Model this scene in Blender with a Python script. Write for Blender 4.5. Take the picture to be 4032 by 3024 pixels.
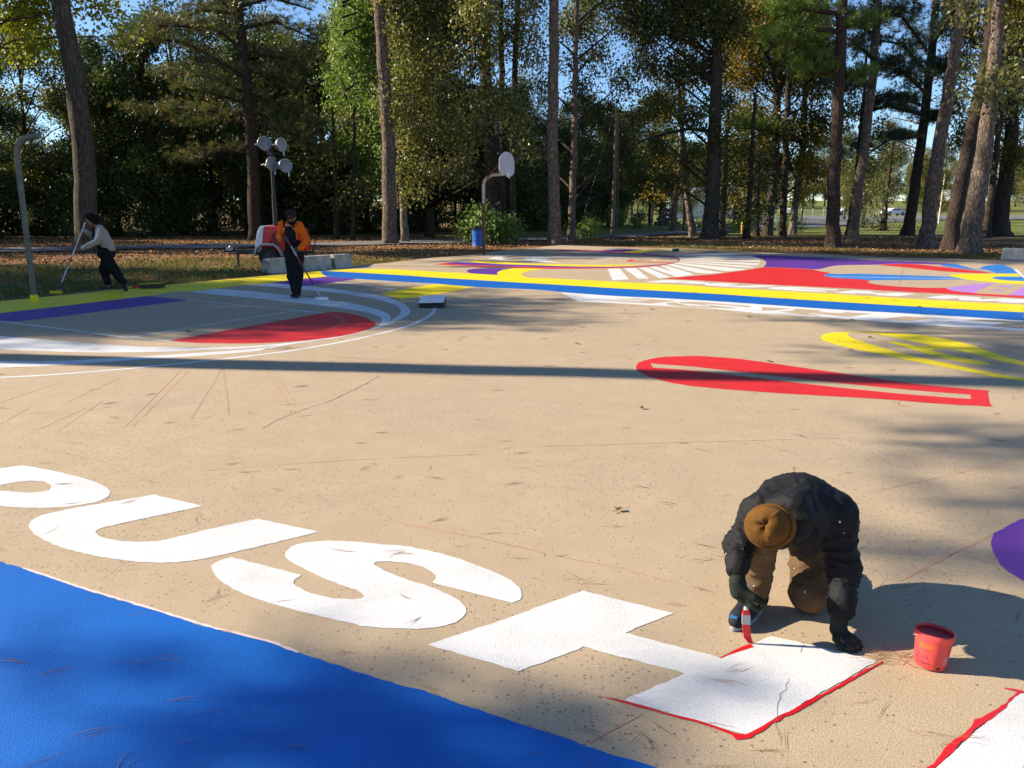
import bpy, bmesh, math, random
import numpy as np
from mathutils import Vector, Matrix, Euler
from mathutils.geometry import tessellate_polygon

for o in list(bpy.data.objects):
    bpy.data.objects.remove(o)
S = bpy.context.scene
C = S.collection
PI = math.pi
R = math.radians

# ------------------------------------------------------------------ camera
cam_d = bpy.data.cameras.new('camera')
cam_d.sensor_width = 36.0
cam_d.lens = 29.143
cam_d.clip_start = 0.05
cam_d.clip_end = 6000
cam = bpy.data.objects.new('camera', cam_d)
C.objects.link(cam)
cam.location = (0, 0, 1.75)
cam.rotation_euler = (R(90 - 12.3056), 0, 0)
S.camera = cam

# ------------------------------------------------------------------ sky, sun, exposure
SUN_AZ = -83.0      # degrees from the viewing direction (+Y), negative is left
SUN_EL = 28.0
to_sun = Vector((math.sin(R(SUN_AZ)) * math.cos(R(SUN_EL)), math.cos(R(SUN_AZ)) * math.cos(R(SUN_EL)), math.sin(R(SUN_EL))))
W = bpy.data.worlds.new('World')
S.world = W
W.use_nodes = True
wn = W.node_tree.nodes
wl = W.node_tree.links
bg = wn['Background']
sky = wn.new('ShaderNodeTexSky')
sky.sky_type = 'NISHITA'
sky.sun_disc = False
sky.sun_elevation = R(SUN_EL)
sky.sun_rotation = R(SUN_AZ)
sky.altitude = 700
sky.air_density = 0.9
sky.dust_density = 0.0
sky.ozone_density = 5.0
wl.new(sky.outputs[0], bg.inputs[0])
bg.inputs[1].default_value = 0.092
sun_d = bpy.data.lights.new('sun', 'SUN')
sun_d.energy = 5.0
sun_d.angle = R(0.53)
sun_d.color = (1.0, 0.88, 0.70)
sun = bpy.data.objects.new('sun', sun_d)
C.objects.link(sun)
sun.rotation_euler = to_sun.to_track_quat('Z', 'Y').to_euler()
S.view_settings.view_transform = 'Standard'
S.view_settings.look = 'None'
S.view_settings.gamma = 1.0
S.view_settings.use_curve_mapping = False
S.view_settings.exposure = 1.06
S.render.engine = 'CYCLES'
S.cycles.use_light_tree = False
S.cycles.max_bounces = 4
S.cycles.diffuse_bounces = 2
S.cycles.glossy_bounces = 2
S.cycles.transmission_bounces = 2
S.cycles.transparent_max_bounces = 4
S.cycles.caustics_reflective = False
S.cycles.caustics_refractive = False

rng = np.random.default_rng(7)
random.seed(7)

# ------------------------------------------------------------------ materials
class NT:
    """small helper round a node tree"""
    def __init__(s, name):
        s.m = bpy.data.materials.new(name)
        s.m.use_nodes = True
        s.n = s.m.node_tree.nodes
        s.l = s.m.node_tree.links
        s.p = s.n['Principled BSDF']
        s.out = s.n['Material Output']
        s.tc = s.n.new('ShaderNodeTexCoord')
    def node(s, t, **k):
        n = s.n.new(t)
        for a, v in k.items():
            setattr(n, a, v)
        return n
    def link(s, a, b):
        s.l.new(a, b)
    def noise(s, scale, detail=4, rough=.55, vec=None, dist=0):
        n = s.node('ShaderNodeTexNoise')
        n.inputs['Scale'].default_value = scale
        n.inputs['Detail'].default_value = detail
        n.inputs['Roughness'].default_value = rough
        n.inputs['Distortion'].default_value = dist
        s.link(vec or s.tc.outputs['Object'], n.inputs['Vector'])
        return n.outputs['Fac']
    def voro(s, scale, vec=None, feature='F1', rnd=1):
        n = s.node('ShaderNodeTexVoronoi', feature=feature)
        n.inputs['Scale'].default_value = scale
        n.inputs['Randomness'].default_value = rnd
        s.link(vec or s.tc.outputs['Object'], n.inputs['Vector'])
        return n
    def ramp(s, fac, stops):
        n = s.node('ShaderNodeValToRGB')
        e = n.color_ramp.elements
        while len(e) < len(stops):
            e.new(0.5)
        for i, (p, c) in enumerate(stops):
            e[i].position = p
            if not isinstance(c, (tuple, list)):
                c = (c, c, c)
            e[i].color = (c[0], c[1], c[2], 1)
        s.link(fac, n.inputs[0])
        return n.outputs[0]
    def mix(s, fac, a, b, blend='MIX'):
        n = s.node('ShaderNodeMix', data_type='RGBA', blend_type=blend)
        for sock, v in ((n.inputs[0], fac), (n.inputs[6], a), (n.inputs[7], b)):
            if isinstance(v, (int, float)):
                sock.default_value = v
            elif isinstance(v, (tuple, list)):
                sock.default_value = (v[0], v[1], v[2], 1)
            else:
                s.link(v, sock)
        return n.outputs[2]
    def math(s, op, a, b=0.0):
        n = s.node('ShaderNodeMath', operation=op)
        for i, v in enumerate((a, b)):
            if isinstance(v, (int, float)):
                n.inputs[i].default_value = v
            else:
                s.link(v, n.inputs[i])
        return n.outputs[0]
    def mapping(s, scale, coord='Object'):
        n = s.node('ShaderNodeMapping')
        n.inputs['Scale'].default_value = scale
        s.link(s.tc.outputs[coord], n.inputs['Vector'])
        return n.outputs[0]
    def bump(s, h, strength=.5, dist=.01, prev=None):
        n = s.node('ShaderNodeBump')
        n.inputs['Strength'].default_value = strength
        n.inputs['Distance'].default_value = dist
        s.link(h, n.inputs['Height'])
        if prev is not None:
            s.link(prev, n.inputs['Normal'])
        s.link(n.outputs[0], s.p.inputs['Normal'])
        return n.outputs[0]
    def set(s, col=None, rough=None, metal=None, spec=None):
        if col is not None:
            if isinstance(col, (tuple, list)):
                s.p.inputs['Base Color'].default_value = (col[0], col[1], col[2], 1)
            else:
                s.link(col, s.p.inputs['Base Color'])
        if rough is not None:
            if isinstance(rough, (int, float)):
                s.p.inputs['Roughness'].default_value = rough
            else:
                s.link(rough, s.p.inputs['Roughness'])
        if metal is not None:
            s.p.inputs['Metallic'].default_value = metal
        if spec is not None:
            s.p.inputs['Specular IOR Level'].default_value = spec
        return s

MATS = {}
def simple(name, col, rough=.6, metal=0, spec=.4, var=.25, vscale=8, bump=0, bscale=60, bdist=.004):
    """one colour with a little uneven wear"""
    if name in MATS:
        return MATS[name]
    t = NT(name)
    f = t.noise(vscale, 5)
    lo = tuple(c * (1 - var) for c in col)
    hi = tuple(min(1, c * (1 + var * .7)) for c in col)
    t.set(t.ramp(f, [(.3, lo), (.7, hi)]), rough, metal, spec)
    if bump:
        t.bump(t.noise(bscale, 4), bump, bdist)
    MATS[name] = t.m
    return t.m

def aggregate(t, amount=1.0):
    """the pebbly relief of the old slab, shared by bare and painted concrete"""
    a = t.noise(210, 3, .65)
    b = t.voro(190).outputs['Distance']
    h = t.math('ADD', a, t.math('MULTIPLY', b, .7))
    return t.bump(h, .28 * amount, .004)

def make_concrete():
    t = NT('sand_coloured_concrete')
    big = t.noise(.35, 6, .6)
    mid = t.noise(3.0, 6, .65)
    fine = t.noise(160, 3, .7)
    base = t.ramp(big, [(.25, (.47, .365, .225)), (.55, (.54, .42, .265)), (.8, (.59, .465, .30))])
    base = t.mix(.4, base, t.ramp(mid, [(.3, (.40, .30, .20)), (.7, (.645, .50, .345))]))
    base = t.mix(t.ramp(fine, [(.36, .90), (.60, .0)]), base, (.30, .225, .145))
    base = t.mix(t.ramp(t.noise(70, 3, .7), [(.58, 0), (.72, .45)]), base, (.76, .62, .45))
    cloud = t.ramp(t.noise(.16, 5, .6, dist=1.0), [(.40, 0), (.64, .5)])
    base = t.mix(cloud, base, (.42, .325, .23))
    scuff = t.ramp(t.noise(1.1, 8, .75, t.mapping((.35, 1.2, 1)), 1.5), [(.56, 0), (.70, .35)])
    base = t.mix(scuff, base, (.31, .25, .19))
    wear = t.noise(.55, 3, .5)
    v = t.voro(48)
    sp = t.math('LESS_THAN', v.outputs['Distance'], .30)
    pick = t.node('ShaderNodeSeparateColor')
    t.link(v.outputs['Color'], pick.inputs[0])
    thr = t.ramp(wear, [(.40, .03), (.64, .50)])
    sel = t.math('LESS_THAN', pick.outputs[0], thr)
    m = t.math('MULTIPLY', sp, sel)
    peb = t.ramp(pick.outputs[1], [(0, (.07, .065, .07)), (.6, (.17, .14, .12)), (1, (.30, .22, .16))])
    base = t.mix(t.math('MULTIPLY', m, .7), base, peb)
    stain = t.ramp(t.noise(.9, 7, .7, dist=.6), [(.62, 0), (.78, .35)])
    base = t.mix(stain, base, (.26, .21, .16))
    t.set(base, .82, spec=.25)
    aggregate(t, 1.1)
    return t.m

def make_paint(name, col, rough=.6, gloss=.35, rel=.9):
    """rolled paint: thinner patches, lap marks, pinholes where the slab's grain shows"""
    t = NT(name)
    n = t.noise(1.3, 6, .65, dist=.8)
    lap = t.noise(3.5, 3, .5, t.mapping((1, 4.5, 1)))
    fine = t.noise(150, 3, .75)
    pit = t.noise(75, 4, .7)
    c = t.ramp(n, [(.28, tuple(x * .82 for x in col)), (.5, col), (.74, tuple(min(1, x * 1.08) for x in col))])
    c = t.mix(t.ramp(lap, [(.45, 0), (.7, .28)]), c, tuple(x * .84 for x in col))
    c = t.mix(t.ramp(fine, [(.32, .55), (.50, 0)]), c, tuple(x * .55 for x in col))
    c = t.mix(t.ramp(pit, [(.27, .55), (.36, 0)]), c, tuple(x * .3 + y for x, y in zip(col, (.05, .04, .03))))
    c = t.mix(t.ramp(fine, [(.60, 0), (.78, .25)]), c, tuple(min(1, x * 1.15 + .04) for x in col))
    t.set(c, rough, spec=gloss)
    aggregate(t, rel * 1.5)
    return t.m

CONCRETE = make_concrete()
PAINTS = {
    'yellow': make_paint('yellow_court_paint', (.86, .68, .006), .55),
    'blue': make_paint('blue_court_paint', (.004, .125, .50), .5),
    'blue2': make_paint('mid_blue_court_paint', (.03, .20, .60), .55),
    'red': make_paint('red_court_paint', (.66, .022, .022), .55),
    'redlight': make_paint('thin_red_court_paint', (.72, .10, .08), .55),
    'redwet': make_paint('fresh_red_paint', (.66, .012, .016), .3, .5, .6),
    'white': make_paint('white_court_paint', (.70, .695, .685), .65),
    'palepink': make_paint('pale_pink_edge', (.78, .62, .58), .6),
    'purple': make_paint('purple_court_paint', (.115, .032, .29), .55),
    'purple2': make_paint('bright_purple_court_paint', (.15, .035, .33), .5),
    'violet': make_paint('light_violet_court_paint', (.46, .22, .62), .6),
    'chalk': make_paint('red_chalk', (.55, .31, .205), .9, .1),
    'bare': CONCRETE,
}

def make_bark(name, dark, light, plate=11.0, stretch=.30, bump=.9, moss=None):
    t = NT(name)
    vec0 = t.mapping((1, 1, stretch))
    wob = t.node('ShaderNodeTexNoise')
    wob.inputs['Scale'].default_value = 6
    wob.inputs['Detail'].default_value = 4
    t.link(vec0, wob.inputs['Vector'])
    vadd = t.node('ShaderNodeVectorMath', operation='MULTIPLY_ADD')
    t.link(wob.outputs['Color'], vadd.inputs[0])
    vadd.inputs[1].default_value = (.16, .16, .16)
    t.link(vec0, vadd.inputs[2])
    vec = vadd.outputs[0]
    v = t.voro(plate, vec, 'DISTANCE_TO_EDGE')
    v2 = t.voro(plate * 2.3, vec, 'DISTANCE_TO_EDGE')
    n = t.noise(4, 6, .65, vec)
    f = t.math('MULTIPLY', t.ramp(v.outputs['Distance'], [(.0, .1), (.22, 1)]), t.ramp(v2.outputs['Distance'], [(.0, .5), (.16, 1)]))
    f = t.math('MULTIPLY', f, t.ramp(n, [(.25, .45), (.7, 1)]))
    col = t.mix(f, dark, light)
    col = t.mix(t.ramp(t.noise(1.1, 4), [(.55, 0), (.75, .35)]), col, tuple(c * .55 for c in light))
    if moss:
        col = t.mix(t.ramp(t.noise(2.5, 5), [(.5, 0), (.7, .5)]), col, moss)
    t.set(col, .9, spec=.15)
    t.bump(f, bump, .03)
    return t.m
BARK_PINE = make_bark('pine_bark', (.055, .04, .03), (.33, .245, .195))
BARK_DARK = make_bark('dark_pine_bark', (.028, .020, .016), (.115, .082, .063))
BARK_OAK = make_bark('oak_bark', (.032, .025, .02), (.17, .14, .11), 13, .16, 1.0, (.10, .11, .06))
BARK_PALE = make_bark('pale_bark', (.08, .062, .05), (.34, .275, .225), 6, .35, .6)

def make_leaf(name, stops, trans=.38, rough=.42, spec=.45, tint=(1.25, 1.25, .55)):
    t = NT(name)
    a = t.node('ShaderNodeAttribute', attribute_name='rnd')
    oi = t.node('ShaderNodeObjectInfo')
    f = t.math('ADD', a.outputs['Fac'], t.math('MULTIPLY', t.math('SUBTRACT', oi.outputs['Random'], .5), .22))
    col = t.ramp(f, stops)
    t.set(col, rough, spec=spec)
    tr = t.node('ShaderNodeBsdfTranslucent')
    t.link(t.mix(1.0, col, tint, 'MULTIPLY'), tr.inputs[0])
    mx = t.node('ShaderNodeMixShader')
    mx.inputs[0].default_value = trans
    t.link(t.p.outputs[0], mx.inputs[1])
    t.link(tr.outputs[0], mx.inputs[2])
    t.link(mx.outputs[0], t.out.inputs['Surface'])
    return t.m
LEAF = {
    'gum': make_leaf('sweetgum_leaf', [(0, (.07, .14, .025)), (.5, (.155, .24, .055)), (1, (.27, .34, .10))], .42, .45, .45, (1.2, 1.2, .6)),
    'sungum': make_leaf('sunlit_gum_leaf', [(0, (.13, .17, .012)), (.5, (.25, .28, .02)), (1, (.36, .33, .03))], .45),  # yellow green of sun through the leaves is put into the colour
    'oak': make_leaf('glossy_oak_leaf', [(0, (.09, .10, .028)), (.45, (.19, .20, .06)), (.85, (.31, .30, .12)), (1, (.32, .22, .06))], .36, .42, .5),  # paler tones carry part of the leaves' sheen in the colour
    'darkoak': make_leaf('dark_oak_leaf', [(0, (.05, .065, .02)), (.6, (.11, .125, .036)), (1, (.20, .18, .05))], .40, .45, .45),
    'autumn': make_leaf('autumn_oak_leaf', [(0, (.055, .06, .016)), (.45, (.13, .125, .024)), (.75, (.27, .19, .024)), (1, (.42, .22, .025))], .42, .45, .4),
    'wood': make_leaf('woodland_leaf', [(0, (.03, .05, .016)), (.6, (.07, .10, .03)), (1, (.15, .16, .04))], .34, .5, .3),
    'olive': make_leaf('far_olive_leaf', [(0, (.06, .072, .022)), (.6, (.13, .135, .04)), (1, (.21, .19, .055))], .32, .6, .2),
    'shrub': make_leaf('fresh_shrub_leaf', [(0, (.09, .17, .04)), (1, (.22, .30, .08))], .4, .5),
    'needle': make_leaf('pine_needle', [(0, (.055, .085, .03)), (.55, (.125, .15, .05)), (.82, (.20, .175, .055)), (1, (.32, .16, .05))], .2, .45, .4),
    'greenneedle': make_leaf('fresh_pine_needle', [(0, (.06, .12, .025)), (.7, (.15, .22, .04)), (1, (.25, .25, .05))], .25, .5, .3),
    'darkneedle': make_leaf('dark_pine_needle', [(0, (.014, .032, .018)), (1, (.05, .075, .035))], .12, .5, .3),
}

# ------------------------------------------------------------------ mesh helpers
def smooth(me, on=True):
    me.polygons.foreach_set('use_smooth', [on] * len(me.polygons))

def np_mesh(name, v, faces, rnd=None, smooth_on=False):
    """mesh from numpy: v (n,3), faces (m,k)"""
    me = bpy.data.meshes.new(name)
    v = np.ascontiguousarray(v, dtype=np.float32)
    f = np.ascontiguousarray(faces, dtype=np.int32)
    m, k = f.shape
    me.vertices.add(len(v))
    me.vertices.foreach_set('co', v.ravel())
    me.loops.add(m * k)
    me.loops.foreach_set('vertex_index', f.ravel())
    me.polygons.add(m)
    me.polygons.foreach_set('loop_start', np.arange(0, m * k, k, dtype=np.int32))
    me.update(calc_edges=True)
    if rnd is not None:
        at = me.attributes.new('rnd', 'FLOAT', 'POINT')
        at.data.foreach_set('value', np.ascontiguousarray(rnd, dtype=np.float32))
    if smooth_on:
        smooth(me)
    return me

class MB:
    """collects primitive shapes into one mesh"""
    def __init__(s):
        s.v = []
        s.f = []
    def add(s, verts, faces):
        b = len(s.v)
        s.v += [tuple(p) for p in verts]
        s.f += [tuple(i + b for i in q) for q in faces]
    def box(s, c, d, rot=None):
        cx, cy, cz = c
        M = rot if rot is not None else Matrix.Identity(3)
        vs = []
        for x in (-.5, .5):
            for y in (-.5, .5):
                for z in (-.5, .5):
                    vs.append(Vector(c) + M @ Vector((x * d[0], y * d[1], z * d[2])))
        s.add(vs, [(0, 1, 3, 2), (4, 6, 7, 5), (0, 4, 5, 1), (2, 3, 7, 6), (0, 2, 6, 4), (1, 5, 7, 3)])
        return s
    def tube(s, pts, radii, n=10, caps=True):
        pts = [Vector(p) for p in pts]
        if isinstance(radii, (int, float)):
            radii = [radii] * len(pts)
        up = None
        rings = []
        for i, p in enumerate(pts):
            d = (pts[min(i + 1, len(pts) - 1)] - pts[max(i - 1, 0)]).normalized()
            if up is None:
                up = d.orthogonal().normalized()
            up = (up - d * up.dot(d))
            up = up.normalized() if up.length > 1e-6 else d.orthogonal().normalized()
            w = d.cross(up)
            rings.append([p + (up * math.cos(2 * PI * k / n) + w * math.sin(2 * PI * k / n)) * radii[i] for k in range(n)])
        vs = [q for r in rings for q in r]
        fs = []
        for i in range(len(rings) - 1):
            for k in range(n):
                k2 = (k + 1) % n
                fs.append((i * n + k, i * n + k2, (i + 1) * n + k2, (i + 1) * n + k))
        if caps:
            fs.append(tuple(range(n))[::-1])
            fs.append(tuple((len(rings) - 1) * n + k for k in range(n)))
        s.add(vs, fs)
        return s
    def lathe(s, prof, n=24, M=None, wob=None):
        """prof: list of (r, z) turned round z, placed by 4x4 M"""
        M = M if M is not None else Matrix.Identity(4)
        vs = []
        for j, (r, z) in enumerate(prof):
            for k in range(n):
                a = 2 * PI * k / n
                rr, zz = wob(r, z, a) if wob else (r, z)
                vs.append(M @ Vector((rr * math.cos(a), rr * math.sin(a), zz)))
        fs = []
        for j in range(len(prof) - 1):
            for k in range(n):
                k2 = (k + 1) % n
                fs.append((j * n + k, j * n + k2, (j + 1) * n + k2, (j + 1) * n + k))
        s.add(vs, fs)
        return s
    def prism(s, poly, h, M=None):
        """poly: xy outline extruded along z by h"""
        M = M if M is not None else Matrix.Identity(4)
        n = len(poly)
        vs = [M @ Vector((x, y, 0)) for x, y in poly] + [M @ Vector((x, y, h)) for x, y in poly]
        fs = [tuple(range(n))[::-1], tuple(range(n, 2 * n))]
        fs += [(i, (i + 1) % n, n + (i + 1) % n, n + i) for i in range(n)]
        s.add(vs, fs)
        return s
    def build(s, name, mat, parent=None, smooth_on=False, bevel=0.0, local=True):
        me = bpy.data.meshes.new(name)
        me.from_pydata([tuple(p) for p in s.v], [], s.f)
        me.validate()
        bm = bmesh.new()
        bm.from_mesh(me)
        bmesh.ops.recalc_face_normals(bm, faces=bm.faces)
        if bevel:
            es = [e for e in bm.edges if len(e.link_faces) == 2 and e.calc_face_angle(0) > .5]
            bmesh.ops.bevel(bm, geom=es, offset=bevel, segments=2, affect='EDGES', profile=.6)
        bm.to_mesh(me)
        bm.free()
        if smooth_on:
            smooth(me)
            if smooth_on != 'all':
                me.set_sharp_from_angle(angle=R(40))
        return obj(name, me, mat, parent)

def obj(name, me, mat=None, parent=None):
    """links ONE mesh object; a part keeps world coordinates of its builder, shifted to its parent"""
    o = bpy.data.objects.new(name, me)
    C.objects.link(o)
    if mat is not None and not me.materials:
        me.materials.append(mat)
    if parent is not None:
        o.parent = parent
    return o

def thing(name, label, cat, loc=(0, 0, 0), rz=0.0, group=None):
    o = bpy.data.objects.new(name, None)
    o.empty_display_size = .2
    C.objects.link(o)
    o.location = loc
    o.rotation_euler = (0, 0, rz)
    return tag(o, label, cat, group)

def tag(o, label=None, cat=None, group=None, kind=None):
    if label:
        o['label'] = label
    if cat:
        o['category'] = cat
    if group:
        o['group'] = group
    if kind:
        o['kind'] = kind
    return o

def structure(name, me, mat, label=None, parent=None):
    o = obj(name, me, mat, parent)
    if parent is None:
        o['kind'] = 'structure'
    if label:
        o['label'] = label
    return o

def flat_poly(name, outer, holes, z, jitter=0.0, step=0.0):
    """flat sheet from an outline with holes; edges may be a little ragged like brushed paint"""
    loops = []
    for lp in [outer] + list(holes):
        if step:
            q = []
            for i in range(len(lp)):
                a, b = Vector(lp[i]), Vector(lp[(i + 1) % len(lp)])
                d = (b - a).length
                n = max(1, min(80, int(d / step)))
                nr = Vector((-(b - a).y, (b - a).x)) / max(d, 1e-6)
                for k in range(n):
                    off = random.gauss(0, jitter) if k else 0
                    p = a + (b - a) * (k / n) + nr * off
                    q.append((p.x, p.y))
            lp = q
        loops.append([Vector((x, y, 0)) for x, y in lp])
    tris = tessellate_polygon(loops)
    vs = [(v.x, v.y, z) for lp in loops for v in lp]
    me = bpy.data.meshes.new(name)
    fs = []
    for t in tris:
        a, b, c = (Vector(vs[i]) for i in t)
        ar = (b - a).cross(c - a).z
        if abs(ar) < 1e-9:
            continue
        fs.append(tuple(t) if ar > 0 else tuple(t)[::-1])
    me.from_pydata(vs, [], fs)
    me.update()
    return me

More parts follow.
